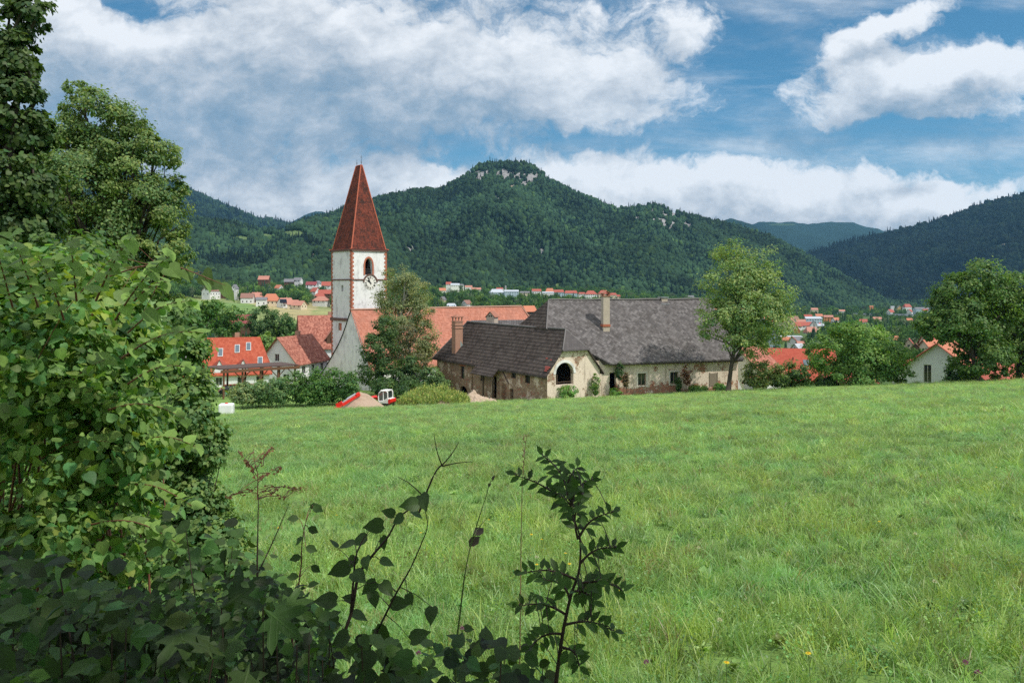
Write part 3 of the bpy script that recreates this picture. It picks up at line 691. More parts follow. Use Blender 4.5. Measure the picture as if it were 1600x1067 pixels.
def farmhouse():
    root = thing('farmhouse', (8, 100, zg(8, 100)), 'abandoned stone farmhouse with crumbling walls, dark tiled wing and large grey shingle roof', 'farmhouse')
    ZE = -10.23; ZR = -5.39; OV = .45
    w = lambda t, g, z: C0 + W_DIR * t + G_DIR * g + Vector((0, 0, z))
    # ---- wing, long side wall
    WS = Wall(C0, W_DIR, (-1, -1)); zb = lambda y: y
    def ph(wl, x0, x1, y0, y1):
        xm = (x0 + x1) / 2; a0, _ = wl.px(x0, y0); a1, _ = wl.px(x1, y0); _, z1 = wl.px(xm, y0); _, z0 = wl.px(xm, y1)
        return (min(a0, a1), max(a0, a1), z0, z1)
    hs = [ph(WS, 719.5, 725.5, 572, 591.5), ph(WS, 750.5, 757, 577.5, 595), ph(WS, 798.5, 806, 576.5, 591), ph(WS, 820, 828, 583, 599)]
    holes = [rect(*h) for h in hs]
    pit = ph(WS, 717, 731, 603, 619); door = ph(WS, 768.5, 776, 588, 622); slot = ph(WS, 797, 802, 607, 624)
    holes += [arch(pit[0], pit[1], pit[2], pit[3], point=.9), rect(*door), rect(*slot)]
    mb = MB(); WS.face(mb, [(0, -16.5), (28.7, -19.5), (28.7, ZE + .02), (0, ZE + .02)], holes, .4)
    mb.build('side_wall', M['decay_side'], root)
    # thin plaster bands, buttress and recess frames on the side wall
    for x_, l_, r_, zt_, o_ in ((738, .12, .12, ZE - .1, .16), (705, .07, .07, ZE - .1, .06), (783, 1.0, -.55, -12.2, .55)):
        tr = MB(); a, _ = WS.px(x_, 590); WS.slab(tr, a - l_, a + r_, -18, zt_, .0, o_); tr.build('buttress', M['decay_side'], root)
    for k, h in enumerate(hs):
        window(WS, h, root, bars=(1, 0) if k else (0, 1), fm=M['old_wood'])
    li = MB(); h = hs[0]; WS.slab(li, h[0] - .35, h[1] + .35, h[3] + .02, h[3] + .32, -.02, .05); li.build('brick_lintel', M['brick'], root)
    # ---- wing, gable wall with half hip and wide arch
    GW = Wall(C0, G_DIR, (1, -1)); GL = 7.98; hipz = -7.72; k = (hipz - ZE) / (ZR - ZE) * GL / 2
    ar = ph(GW, 868.5, 896, 566.5, 601)
    mb = MB(); GW.face(mb, [(0, -16), (GL, -16), (GL, ZE), (GL - k, hipz), (k, hipz), (0, ZE)], [arch(ar[0], ar[1], ar[2], ar[3], 12)], .55)
    mb.build('gable_wall', M['decay_gable'], root)
    ring = MB(); r0 = (ar[1] - ar[0]) / 2; ca = (ar[0] + ar[1]) / 2; zs = ar[3] - r0; n = 14
    for i in range(n):
        t0, t1 = math.pi * i / n, math.pi * (i + 1) / n
        p = [GW.at(ca + r * math.cos(t), zs + r * math.sin(t), .0) for r, t in ((r0 + .02, t0), (r0 + .34, t0), (r0 + .34, t1), (r0 + .02, t1))]
        ring.prism(p, GW.n * .05)
    ring.build('arch_surround', M['plaster_white'], root)
    inner = MB(); GW.slab(inner, ar[0] + .1, ar[1] - .1, ar[2] + .25, ar[2] + .33, -.5, -.4); GW.slab(inner, ca - .9, ca - .8, ar[2], ar[2] + 1.2, -.5, -.4)
    inner.build('arch_rail', M['old_wood'], root)
    # far and right walls of the wing
    mb = MB(); NW = Wall(C0 + W_DIR * 28.7, G_DIR, (-1, 1)); NW.face(mb, [(0, -20), (GL, -20), (GL, ZE), (GL / 2, ZE + .6), (0, ZE)]); mb.build('end_wall', M['decay_side'], root)
    mb = MB(); EW = Wall(C0 + G_DIR * GL, W_DIR, (1, 1)); EW.face(mb, [(0, -17), (28.7, -20), (28.7, ZE), (0, ZE)]); mb.build('rear_wall', M['decay_side'], root)
    # ---- wing roof
    sl = (ZR - ZE) / (GL / 2); ze = ZE - sl * OV * .9
    e = lambda t, g: w(t, g, ze)
    rid0, rid1 = w(1.7, GL / 2, ZR + .12), w(26.6, GL / 2, ZR + .12)
    L0, L1 = e(-.35, -OV), e(29.4, -OV); R0, R1 = e(-.35, GL + OV), e(29.4, GL + OV)
    hl = w(-.35, k, hipz + .10); hr = w(-.35, GL - k, hipz + .10)
    rw = roofmat('dark_wing_tiles', [L0, L1, rid1], **DARKT)
    mb = MB()
    # slightly uneven slope: subdivided sheet
    def slope(mb, A, B, Cc, D, n, m, amp, mi=0, seed=1, th=.18):
        """quad A(eave) B(eave) C(ridge) D(ridge) split n x m with sag"""
        V = []; up = (B - A).cross(D - A).normalized(); up = up if up.z > 0 else -up
        for j in range(m + 1):
            for i in range(n + 1):
                s, t = i / n, j / m; p = (A.lerp(B, s)).lerp(D.lerp(Cc, s), t)
                q = float(fbm(np.array([s * 5.0 + seed]), np.array([t * 2.5 + seed * 3]), seed, 3)[0]) * amp - amp * .6 * math.sin(math.pi * t)
                V.append(p + up * q * (1 if 0 < t else .4))
        fs = [(j * (n + 1) + i, j * (n + 1) + i + 1, (j + 1) * (n + 1) + i + 1, (j + 1) * (n + 1) + i) for j in range(m) for i in range(n)]
        mb.add(V, fs, mi)
        o = [V[i] for i in range(n + 1)]
        for i in range(n): mb.quad(o[i], o[i + 1], o[i + 1] - Vector((0, 0, th)), o[i] - Vector((0, 0, th)), mi)
        mb.poly([A - Vector((0, 0, th)), B - Vector((0, 0, th)), Cc - Vector((0, 0, th)), D - Vector((0, 0, th))], mi)
    slope(mb, L0, L1, rid1, rid0, 40, 10, .12, 0, 3)
    # the strip between verge and half hip
    mb.prism([L0, hl, rid0], Vector((0, 0, -.16)))
    slope(mb, R0, R1, rid1, rid0, 20, 6, .08, 0, 5); mb.prism([R0, rid0, hr], Vector((0, 0, -.16)))
    mb.prism([L1, R1, rid1], Vector((0, 0, -.16)))
    wing_roof = mb.build('wing_roof', rw, root)
    hp = MB(); hp.prism([w(-.5, k - .12, hipz + .05), w(-.5, GL - k + .12, hipz + .05), rid0 + Vector((0, 0, .03))], Vector((0, 0, -.12)))
    hp.build('half_hip', roofmat('smooth_hip_tiles', [hl, hr, rid0], c1=(.085, .078, .078), c2=(.11, .10, .10), moss=(.07, .065, .065), row=.4, colw=.4, rowdark=.85, blot=.3), root)
    rc = MB(); rc.tube([rid0 + Vector((0, 0, .05)), rid0.lerp(rid1, .3) + Vector((0, 0, -.02)), rid0.lerp(rid1, .6) + Vector((0, 0, .0)), rid1 + Vector((0, 0, .05))], .13, 8)
    rc.tube([hl, rid0], .09, 6); rc.tube([hr, rid0], .09, 6); rc.tube([rid1, L1], .10, 6)
    rc.build('ridge_tiles', flat('grey_ridge', (.15, .14, .135), sc=8, var=.5), root)
    up = (L1 - L0).cross(rid0 - L0).normalized(); up = up if up.z > 0 else -up
    for (x, y, a, b) in ((862, 563, 1.0, .22), (857, 567, .7, .2), (852, 571, .5, .18), (842, 545, .35, .15), (853, 547, .3, .15)):
        s = WS; aa, _ = WS.px(x, y); t = (583 - y) / 75.0
        p = (L0.lerp(L1, max(.012, aa / 28.7))).lerp(rid0, t * .7) + up * .13
        red = MB(); red.box(p, (a, b, .05), W_DIR, up=up); red.build('red_tile_patch', flat('salvaged_red_tiles', (.27, .06, .045), sc=6), root)
    # low canopy under the eave, with posts
    lo = MB(); a1, _ = WS.px(748, 570); a2, _ = WS.px(783, 580)
    A = w(a2, -OV, ze + .02); B = w(a1, -OV, ze + .02)
    lo.prism([A, B, B - G_DIR * .9 + Vector((0, 0, -.95)), A - G_DIR * .9 + Vector((0, 0, -.95))], Vector((0, 0, -.10)))
    lo.build('canopy', rw, root)
    for x in (779, 764): po = MB(); a, _ = WS.px(x, 590); po.box(WS.at(a, -14.1, .9), (.16, .16, 5.4), W_DIR); po.build('post', M['old_wood'], root)
    po = MB(); a, _ = WS.px(786, 583); po.tube([WS.at(a, -11.0, .1), WS.at(a - 1.4, -12.4, .1)], .07, 5); po.build('strut', M['old_wood'], root)
    # ---- main range
    ZF = -9.3; BW = 15.0; LM = 20.25; S0 = -9.0; ZM = -1.79
    FW = Wall(F0, F_DIR, (.3, -1)); BACK = F0 + B_DIR * BW
    m = lambda s, b, z: F0 + F_DIR * s + B_DIR * b + Vector((0, 0, z))
    w1 = ph(FW, 996.5, 1009.5, 583, 602.5); w2 = ph(FW, 1047, 1060, 581, 600); dr = ph(FW, 952.5, 962.5, 582, 614)
    mb = MB(); FW.face(mb, [(-1, -17), (LM, -17.5), (LM, ZF + .05), (-1, ZF + .05)], [rect(*w1), rect(*w2), rect(*dr)], .45)
    mb.build('front_wall', M['decay_front'], root)
    bw = ph(FW, 1109, 1120, 583, 603); bm_ = MB(); FW.slab(bm_, *bw, .0, .03); FW.slab(bm_, bw[0] - .1, bw[0], bw[2], bw[3] + .1, 0, .07); FW.slab(bm_, bw[1], bw[1] + .1, bw[2], bw[3] + .1, 0, .07)
    bm_.build('blocked_window', flat('grey_boarding', (.24, .20, .15), sc=8), root)
    for h, b in ((w1, (1, 0)), (w2, (1, 0))):
        fo = window(FW, h, root, bars=b, frame=.09, fm=M['pale_wood']); su = MB()
        a0, a1, z0, z1 = h
        for q in ((a0 - .2, a0, z0 - .12, z1 + .2), (a1, a1 + .2, z0 - .12, z1 + .2), (a0, a1, z1, z1 + .2), (a0, a1, z0 - .12, z0)): FW.slab(su, *q, -.01, .045)
        s_ = su.build('surround', flat('surround_plaster', (.62, .58, .50), sc=6)); s_.parent = fo
    mb = MB(); RW = Wall(F0 + F_DIR * LM, B_DIR, (1, .3)); RW.face(mb, [(0, -18), (BW, -18), (BW, ZF), (BW / 2, ZM - .1), (0, ZF)]); mb.build('gable_end_wall', M['decay_front'], root)
    mb = MB(); LW = Wall(m(S0 + .6, 0, 0), B_DIR, (-1, .3)); LW.face(mb, [(2, -18), (BW, -18), (BW, ZF), (2, ZF)]); KW = Wall(BACK + F_DIR * S0, F_DIR, (-.3, 1)); KW.face(mb, [(0, -18), (LM - S0, -18), (LM - S0, ZF), (0, ZF)])
    mb.build('back_wall', M['decay_side'], root)
    # roof planes: front slope, west hip in the dark tile, back slope
    r0 = m(-3.98, BW / 2, ZM); r1 = m(LM + .35, BW / 2, ZM); eo = .8; zf = ZF - eo * .72
    er = m(LM + .35, -eo, ZF - .25); el = m(1.0, -eo, ZF - .25); A = Vector((4.4, 101.5, -5.38)); B = Vector((.69, 108, -5.39))
    gm = roofmat('grey_shingles', [er, el, r1], **GREYT)
    mb = MB()
    V1 = m(-.7, .35, ZF + .35)
    slope(mb, el, er, r1, r0, 46, 16, .16, 0, 8)
    mb.prism([el, r0, A], Vector((0, 0, -.2))); mb.prism([el, A, C0 + G_DIR * GL + W_DIR * 3 + Vector((0, 0, ZE + .3))], Vector((0, 0, -.2)))
    bl, brr = m(S0, BW + eo, ZF - .3), m(LM + .35, BW + eo, ZF - .3)
    mb.prism([r0, r1, brr, bl], Vector((0, 0, -.2)))
    main = mb.build('main_roof', gm, root)
    mb = MB(); mb.prism([r0 + Vector((0, 0, .03)), A + Vector((0, 0, .03)), B + Vector((0, 0, .03)), bl + Vector((0, 0, .02))], Vector((0, 0, -.15)))
    mb.build('hip_roof', roofmat('dark_hip_tiles', [r0, A, B], **DARKT), root)
    rc = MB(); pts = [r0.lerp(r1, i / 12) + Vector((0, 0, .06 + .05 * math.sin(i * 1.9))) for i in range(13)]; rc.tube(pts, .12, 6); rc.tube([r0, A], .09, 6)
    rc.build('ridge_tiles', M['grey_ridge'], root)
    # eave board of the main range
    eb = MB(); eb.box((el + er) / 2 + Vector((0, 0, -.28)) + B_DIR * .12, ((er - el).length - .1, .05, .16), F_DIR); eb.build('eave_board', M['old_wood'], root)
    # rafters' soffit
    # ---- rear annex roof seen over the wing ridge
    an = MB(); q = lambda x, y, d: P(x, y, d)
    an.prism([q(737, 500.5, 124), q(824, 499.5, 117), q(812, 514, 112.5), q(722, 510, 120)], Vector((0, 0, -.2))); an.prism([q(737, 500.5, 124), q(824, 499.5, 117), q(832, 512, 125), q(745, 512, 131)], Vector((0, 0, -.2)))
    an.build('rear_roof', roofmat('pale_rear_shingles', [q(737, 500.5, 124), q(824, 499.5, 117), q(812, 514, 112.5)], **GREYT), root)
    # ---- chimneys
    def chimney(x, ytop, ybase, d, wpx, dep, ax, mat_, kind):
        sc_ = d / F; wd = wpx * sc_; c = P(x, ybase, d); zt = (HY - ytop) * sc_; mb = MB(); zb_ = c.z - 1.0
        h = zt - zb_
        if kind == 'plain':
            mb.box((c.x, c.y, zb_ + (h - .5) / 2), (wd, dep, h - .5), ax); o = mb.build('chimney', mat_, root)
            cp = MB(); zc = zt - .5
            cp.box((c.x, c.y, zc + .02), (wd + .16, dep + .16, .10), ax)
            for i in (-1, 1): cp.box(Vector((c.x, c.y, zc + .2)) + Vector(ax).normalized() * i * (wd / 2 - .1), (.16, dep, .3), ax)
            sd = Vector((0, 0, 1)).cross(Vector(ax).normalized())
            for s in (-1, 1):
                cp.prism([Vector((c.x, c.y, zc + .34)) + Vector(ax).normalized() * s * (wd / 2 + .18) + sd * t for t in (-dep / 2 - .1, dep / 2 + .1)] + [Vector((c.x, c.y, zc + .62)) + sd * t for t in (dep / 2 + .1, -dep / 2 - .1)], Vector((0, 0, .07)))
            cc_ = cp.build('chimney_cap', M['chimney_tile']); cc_.parent = o
            fl = MB(); fl.box((c.x, c.y, c.z + .05), (wd + .14, dep + .14, .32), ax); ff = fl.build('flashing', M['brick']); ff.parent = o
        elif kind == 'ribbed':
            mb.box((c.x, c.y, zb_ + (h - 1.0) / 2), (wd, dep, h - 1.0), ax); o = mb.build('chimney', mat_, root)
            ri = MB(); 
            for z in (1.05, 1.55, 2.0): ri.box((c.x, c.y, zt - z), (wd + .16, dep + .16, .12), ax)
            for i in (-1, 0, 1):
                for j in (-1, 1): ri.box(Vector((c.x, c.y, zt - .72)) + Vector(ax).normalized() * i * (wd / 2 - .1) + Vector((0, 0, 1)).cross(Vector(ax).normalized()) * j * (dep / 2 - .1), (.16, .16, .5), ax)
            r_ = ri.build('brick_ribs', M['chimney_brick']); r_.parent = o
            cp = MB(); cp.box((c.x, c.y, zt - .42), (wd + .2, dep + .2, .12), ax); cp.add([Vector((c.x, c.y, zt))] + [Vector((c.x, c.y, zt - .36)) + Vector(ax).normalized() * i * (wd / 2 + .12) + Vector((0, 0, 1)).cross(Vector(ax).normalized()) * j * (dep / 2 + .12) for i, j in ((-1, -1), (1, -1), (1, 1), (-1, 1))], [(0, 1, 2), (0, 2, 3), (0, 3, 4), (0, 4, 1)])
            cc_ = cp.build('chimney_cap', M['chimney_tile']); cc_.parent = o
            fl = MB(); fl.box((c.x + .55, c.y - .3, c.z + .9), (.5, .1, 2.1), (1, 0, .55)); ff = fl.build('flashing', M['sheet_metal']); ff.parent = o
        else:
            mb.box((c.x, c.y, zb_ + (h - .8) / 2), (wd, dep, h - .8), ax); o = mb.build('chimney', mat_, root)
            A_ = Vector(ax).normalized(); sd = Vector((0, 0, 1)).cross(A_); gb = MB()
            gb.prism([Vector((c.x, c.y, zt - .8)) + A_ * (wd / 2 - .02) - sd * dep / 2, Vector((c.x, c.y, zt - .8)) - A_ * (wd / 2 - .02) - sd * dep / 2, Vector((c.x, c.y, zt - .08)) - sd * dep / 2], sd * dep)
            g_ = gb.build('chimney_gable', mat_); g_.parent = o
            for i in (-1, 1): ho = MB(); ho.box(Vector((c.x, c.y, zt - .62)) + A_ * i * .17 - sd * (dep / 2 + .0), (.16, .06, .24), ax); h_ = ho.build('smoke_hole', M['dark_interior']); h_.parent = o
            cp = MB()
            for s in (-1, 1): cp.prism([Vector((c.x, c.y, zt - .84)) + A_ * s * (wd / 2 + .14) + sd * t for t in (-dep / 2 - .12, dep / 2 + .12)] + [Vector((c.x, c.y, zt)) + sd * t for t in (dep / 2 + .12, -dep / 2 - .12)], Vector((0, 0, .09)))
            cc_ = cp.build('chimney_cap', M['chimney_tile']); cc_.parent = o
        return o
    flat('chimney_tile', (.30, .13, .085), sc=6, var=.4)
    chimney(714.5, 491, 548, 116.0, 13, 1.1, -G_DIR, M['chimney_brick'], 'ribbed')
    chimney(946, 457, 509, 104.2, 11, .7, F_DIR, M['chimney_plaster'], 'plain')
    chimney(769, 487, 506, 118, 13.5, 1.5, (.9, -.35, 0), M['chimney_plaster'], 'gabled')
    # low metal cap on the ridge at the right
    mb = MB(); c = P(1036, 470, 111.5); mb.box(c + Vector((0, 0, -.1)), (.9, .9, 1.0), F_DIR); o = mb.build('chimney', M['chimney_plaster'], root)
    cp = MB(); cp.box(c + Vector((0, 0, .48)), (1.15, 1.15, .1), F_DIR); q_ = cp.build('chimney_cap', M['sheet_metal']); q_.parent = o; cp = MB(); cp.box(c + Vector((0, -.5, -.45)), (1.3, .9, .08), F_DIR); q_ = cp.build('flashing', M['sheet_metal']); q_.parent = o
    # small buttress at the right corner
    bt = MB(); bt.prism([RW.at(0, -18, 0), RW.at(0, -12.4, 0), RW.at(0, -18, 2.6)], RW.d * .6); bt.build('sloping_buttress', M['plaster_grey'], root)
    return root
farmhouse()

# ================================================================ church
def church():
    AP = Vector((-27.2, 135, 0)); RD = Vector((.76, .65, 0)).normalized(); LD = Vector((-RD.y, RD.x, 0))
    K = Vector((-27.65, 137.0, 0)); Sd = 7.05; ZB = -22.0
    t = thing('church_tower', (K.x, K.y, zg(K.x, K.y)), 'tall white church tower with steep red tiled spire and a clock', 'tower')
    z = lambda y, d=137.0: (HY - y) / F * d
    zE = z(389.5); zB1 = z(437); zB2 = z(500, 137)
    FR = Wall(K, RD, (.65, -.76)); FL = Wall(K, LD, (-.76, -.65))
    bk1 = Wall(K + LD * Sd, RD, (-.65, .76)); bk2 = Wall(K + RD * Sd, LD, (.76, .65))
    bo = (2.35, 3.65, z(429), z(403.5))
    ao = [FR.px(569.8, 410)[0], FR.px(583.2, 410)[0]]; bell = arch(ao[0] + .06, ao[1] - .2, z(429.5, 138.6), z(403.5, 138.6), 10, 1.6)
    sl = [FL.px(533.2, 450)[0], FL.px(536.6, 450)[0]]; sl = (min(sl), max(sl), z(455, 139), z(445.5, 139))
    s2 = [FL.px(528.5, 510)[0], FL.px(534, 510)[0]]; s2 = (min(s2), max(s2), z(517, 139), z(505, 139))
    mb = MB()
    FR.face(mb, rect(0, Sd, ZB, zE), [bell], .7); mb.build('front_wall', M['plaster_white'], t)
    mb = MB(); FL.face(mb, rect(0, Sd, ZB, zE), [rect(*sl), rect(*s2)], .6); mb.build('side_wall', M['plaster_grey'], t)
    mb = MB(); bk1.face(mb, rect(0, Sd, ZB, zE), [bell], .6); bk2.face(mb, rect(0, Sd, ZB, zE), [bell], .6); mb.build('rear_wall', M['plaster_white'], t)
    # bell opening surround and louvre
    su = MB(); c = (ao[0] + ao[1]) / 2
    outer = arch(ao[0] - .22, ao[1] + .08, z(430, 138.6), z(400.8, 138.6), 10, 1.6)
    for i in range(2, len(bell) - 1): su.prism([FR.at(*bell[i]), FR.at(*outer[i]), FR.at(*outer[i + 1]), FR.at(*bell[i + 1])], FR.n * .09)
    for a, b in ((1, 2), (len(bell) - 1, 0)): su.prism([FR.at(*bell[a]), FR.at(*outer[a]), FR.at(*outer[b]), FR.at(*bell[b])], FR.n * .09)
    su.build('bell_arch', M['quoin_red'], t)
    lo = MB()
    for i in range(4): FR.slab(lo, ao[0], ao[1], z(429.5, 138.6) + .12 + i * .28, z(429.5, 138.6) + .22 + i * .28, -.35, -.25)
    for i in range(5): FR.slab(lo, ao[0] + .2 + i * .26, ao[0] + .26 + i * .26, z(429.5, 138.6), z(419, 138.6), -.4, -.35)
    lo.build('louvre', M['iron'], t)
    wm = MB(); FL.slab(wm, *s2, -.3, -.25); wm.build('red_shutter', M['quoin_red'], t)
    # quoins: alternating blocks on the four corners
    for (c_, d1, d2) in ((K, RD, LD), (K + RD * Sd, -RD, LD), (K + LD * Sd, RD, -LD), (K + RD * Sd + LD * Sd, -RD, -LD)):
        zz = -20.0; i = 0; qn = MB()
        while zz < zE - .1:
            h = .36; l1 = .50 if i % 2 else .28; l2 = .28 if i % 2 else .50
            for d, o, l in ((d1, d2, l1), (d2, d1, l2)):
                pts = [c_ - o * .05 - d * .05, c_ + d * l - o * .05, c_ + d * l + o * .02, c_ + o * .02 - d * .05]
                qn.prism([p + Vector((0, 0, zz)) for p in pts], Vector((0, 0, h - .03)))
            zz += h; i += 1
        qn.build('quoins', M['quoin_red'], t)
    ctr = K + (RD + LD) * Sd / 2
    clx = FR.px(578.5, 442); cr = 10.6 / F * 139
    for zc, h, o in ((zB1, .22, .14), (zB2, .5, .22), (zE - .12, .35, .2)):
        st = MB()
        for wl in (FR, FL, bk1, bk2):
            if zc == zB1 and wl is FR:
                wl.slab(st, -.14, clx[0] - cr - .05, zc - h / 2, zc + h / 2, -.02, o); wl.slab(st, clx[0] + cr + .05, Sd + .14, zc - h / 2, zc + h / 2, -.02, o)
            else: wl.slab(st, -o, Sd + o, zc - h / 2, zc + h / 2, -.02, o)
        st.build('string_course', M['cornice_brown'], t)
    st = MB()
    for i in range(12):   # hood over the clock
        t0, t1 = math.pi * i / 12, math.pi * (i + 1) / 12
        st.prism([FR.at(clx[0] + r * math.cos(q), clx[1] + .1 + r * math.sin(q), 0) for r, q in ((cr + .04, t0), (cr + .26, t0), (cr + .26, t1), (cr + .04, t1))], FR.n * .16)
    st.build('clock_hood', M['cornice_brown'], t)
    # clock: painted face with ring of numeral bars and two hands
    fc = MB(); n = 32
    fc.prism([FR.at(clx[0] + cr * math.cos(2 * math.pi * i / n), clx[1] + cr * math.sin(2 * math.pi * i / n), .01) for i in range(n)], FR.n * .05)
    clock = fc.build('clock_face', flat('clock_white', (.70, .68, .62), var=.15, sc=3), t)
    nm = MB()
    def bar(ang, r0, r1, wd, off, mbx=nm, sh=0.0):
        d = Vector((math.sin(ang), math.cos(ang))); s = Vector((d.y, -d.x))
        pts = [(r0, -wd + sh), (r1, -wd * 1.1 + sh), (r1, wd * 1.1 + sh), (r0, wd + sh)]
        mbx.prism([FR.at(clx[0] + (d.x * r + s.x * w_), clx[1] + (d.y * r + s.y * w_), off) for r, w_ in pts], FR.n * .02)
    # roman numerals I..XII built from strokes
    NUM = ['I', 'II', 'III', 'IIII', 'V', 'VI', 'VII', 'VIII', 'IX', 'X', 'XI', 'XII']
    def stroke(ang, p0, p1, wd):
        d = Vector((math.sin(ang), math.cos(ang))); s = Vector((d.y, -d.x)); a = d * p0[1] + s * p0[0]; b = d * p1[1] + s * p1[0]; e = (b - a).normalized(); f = Vector((-e.y, e.x)) * wd
        nm.prism([FR.at(clx[0] + q.x, clx[1] + q.y, .065) for q in (a - f, b - f, b + f, a + f)], FR.n * .02)
    for i, s in enumerate(NUM):
        ang = (i + 1) * math.pi / 6; wds = {'I': .09, 'V': .2, 'X': .2}; tot = sum(wds[q] for q in s); x = -tot / 2; r0, r1 = cr * .62, cr * .93
        for q in s:
            wq = wds[q]; xc = x + wq / 2
            if q == 'I': stroke(ang, (xc, r0), (xc, r1), .028)
            elif q == 'V': stroke(ang, (xc, r0), (xc - .07, r1), .026); stroke(ang, (xc, r0), (xc + .07, r1), .018)
            else: stroke(ang, (xc - .07, r0), (xc + .07, r1), .026); stroke(ang, (xc + .07, r0), (xc - .07, r1), .018)
            x += wq
        o = nm.build('numeral', M['iron']); o.parent = clock; nm.__init__()
    hd = MB(); bar(R(-22), -.3, cr * .85, .05, .12, hd); o = hd.build('clock_hand', M['iron']); o.parent = clock
    hd = MB(); bar(R(-50), -.25, cr * .55, .10, .09, hd)
    hd.prism([FR.at(clx[0] - .42 + .17 * math.cos(q), clx[1] + .36 + .17 * math.sin(q), .09) for q in [i * math.pi / 4 for i in range(8)]], FR.n * .02)
    o = hd.build('clock_hand', M['iron']); o.parent = clock
    # spire: steep hipped tile roof with a short ridge
    zt = z(258.5, 141.5); e = .28; c4 = [K - RD * e - LD * e, K + RD * (Sd + e) - LD * e, K + RD * (Sd + e) + LD * (Sd + e), K - RD * e + LD * (Sd + e)]
    c4 = [p + Vector((0, 0, zE + .06)) for p in c4]; kk = [p.lerp(Vector((ctr.x, ctr.y, zE + 1.4)), .11) + Vector((0, 0, .0)) for p in c4]
    tp = [ctr + RD * (i * .12) + LD * (j * .85) + Vector((0, 0, zt)) for i, j in ((-1, -1), (1, -1), (1, 1), (-1, 1))]
    names = ['spire_front', 'spire_side', 'spire_rear', 'spire_side']
    SP = dict(c1=(.115, .033, .024), c2=(.24, .066, .043), moss=(.042, .028, .025), row=.26, colw=.24, rowdark=.6, blot=.88, sc=2.2)
    for i in range(4):
        j = (i + 1) % 4; mb = MB(); mb.quad(c4[i], c4[j], kk[j], kk[i]); mb.quad(kk[i], kk[j], tp[j], tp[i])
        d = dict(SP)
        if i == 3: d['blot'] = .92; d['moss'] = (.045, .024, .02)
        mb.build(names[i], roofmat(f'spire_tiles_{"abcd"[i]}', [kk[i], kk[j], tp[j]], **d), t)
    mb = MB(); mb.poly(c4[::-1]); mb.build('spire_soffit', M['cornice_brown'], t)
    rg = MB()
    for i in range(4): rg.tube([c4[i], kk[i], tp[i]], [.14, .13, .11], 6)
    rg.tube([tp[0].lerp(tp[1], .5), tp[2].lerp(tp[3], .5)], .12, 6)
    rg.build('spire_ridges', flat('orange_ridge', (.42, .11, .06), sc=8, var=.35), t)
    for k_, h, dd in ((-1, 1.75, -.78), (1, 1.2, .78)):
        fi = MB(); b = ctr + LD * dd + Vector((0, 0, zt)); fi.tube([b, b + Vector((0, 0, h))], [.05, .02], 6); fi.lathe(b + Vector((0, 0, .5)), [(.02, -.12), (.12, 0), (.02, .12)], 8)
        if k_ < 0: fi.box(b + Vector((0, 0, h - .35)), (.42, .04, .05), RD)
        fi.build('finial', M['iron'], t)
    # ---- nave
    nv = thing('church_nave', (-10, 150, zg(-10, 150)), 'long church nave with steep faded orange tile roof behind the trees', 'church')
    a_ = lambda s, b, zz: AP + RD * s + LD * b + Vector((0, 0, zz))
    ZR = z(484, 135); LN = 38.3; rw_ = 6.2; ze = -13.35
    NT_ = dict(c1=(.39, .145, .095), c2=(.52, .225, .16), moss=(.30, .14, .105), row=.34, colw=.26, rowdark=.7, blot=.5, sc=1.4)
    # curved left verge (bell-cast roof): profile of the shaded gable
    prof = [(0, ZR), (.9, ZR - 1.3), (1.9, ZR - 2.9), (3.1, ZR - 4.6), (4.6, ZR - 6.3), (6.6, ZR - 8.2), (9.0, ZR - 10.3), (11.6, ZR - 12.3), (13.4, ZR - 13.6)]
    mb = MB(); GA = Wall(AP, LD, (-.76, -.65)); sw = GA.px(534.5 - .3, 565)
    swh = []
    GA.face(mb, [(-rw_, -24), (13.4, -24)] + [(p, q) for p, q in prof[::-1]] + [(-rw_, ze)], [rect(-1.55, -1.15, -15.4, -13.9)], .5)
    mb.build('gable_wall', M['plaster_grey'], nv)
    mb = MB()
    vb = MB()
    for (p0, q0), (p1, q1) in zip(prof[:-1], prof[1:]):
        mb.quad(a_(-.12, p0, q0 + .1), a_(LN * .5, p0, q0 + .1), a_(LN * .5, p1, q1 + .1), a_(-.12, p1, q1 + .1))
        vb.prism([a_(-.15, p0, q0 + .16), a_(.1, p0, q0 + .16), a_(.1, p1, q1 + .16), a_(-.15, p1, q1 + .16)], Vector((0, 0, -.14)))
    mb.build('north_roof', M['cornice_brown'], nv); vb.build('verge', M['iron'], nv)
    e0, e1, ra, rb = a_(-.15, -rw_ - .5, ze - .5), a_(LN + 4.0, -rw_ - .5, ze - .5), a_(LN, 0, ZR), a_(-.15, 0, ZR)
    mb = MB(); nn = 40; mm = 10; up = (e1 - e0).cross(rb - e0).normalized(); up = up if up.z > 0 else -up; V = []
    for j in range(mm + 1):
        for i in range(nn + 1):
            s_, t_ = i / nn, j / mm; V.append(e0.lerp(e1, s_).lerp(rb.lerp(ra, s_), t_) + up * (float(fbm(np.array([s_ * 9]), np.array([t_ * 3.]), 6, 3)[0]) * .12 - .25 * math.sin(math.pi * t_)))
    mb.add(V, [(j * (nn + 1) + i, j * (nn + 1) + i + 1, (j + 1) * (nn + 1) + i + 1, (j + 1) * (nn + 1) + i) for j in range(mm) for i in range(nn)])
    mb.build('south_roof', roofmat('nave_tiles', [e0, e1, ra], **NT_), nv)
    mb = MB(); bb = a_(LN + 4.0, rw_ + .5, ze - .5); mb.poly([e1, bb, ra]); mb.poly([bb, a_(LN * .5, rw_ + .5, ze - .5), a_(LN * .5, 0, ZR), ra]); mb.build('apse_roof', roofmat('apse_tiles', [e1, bb, ra], **NT_), nv)
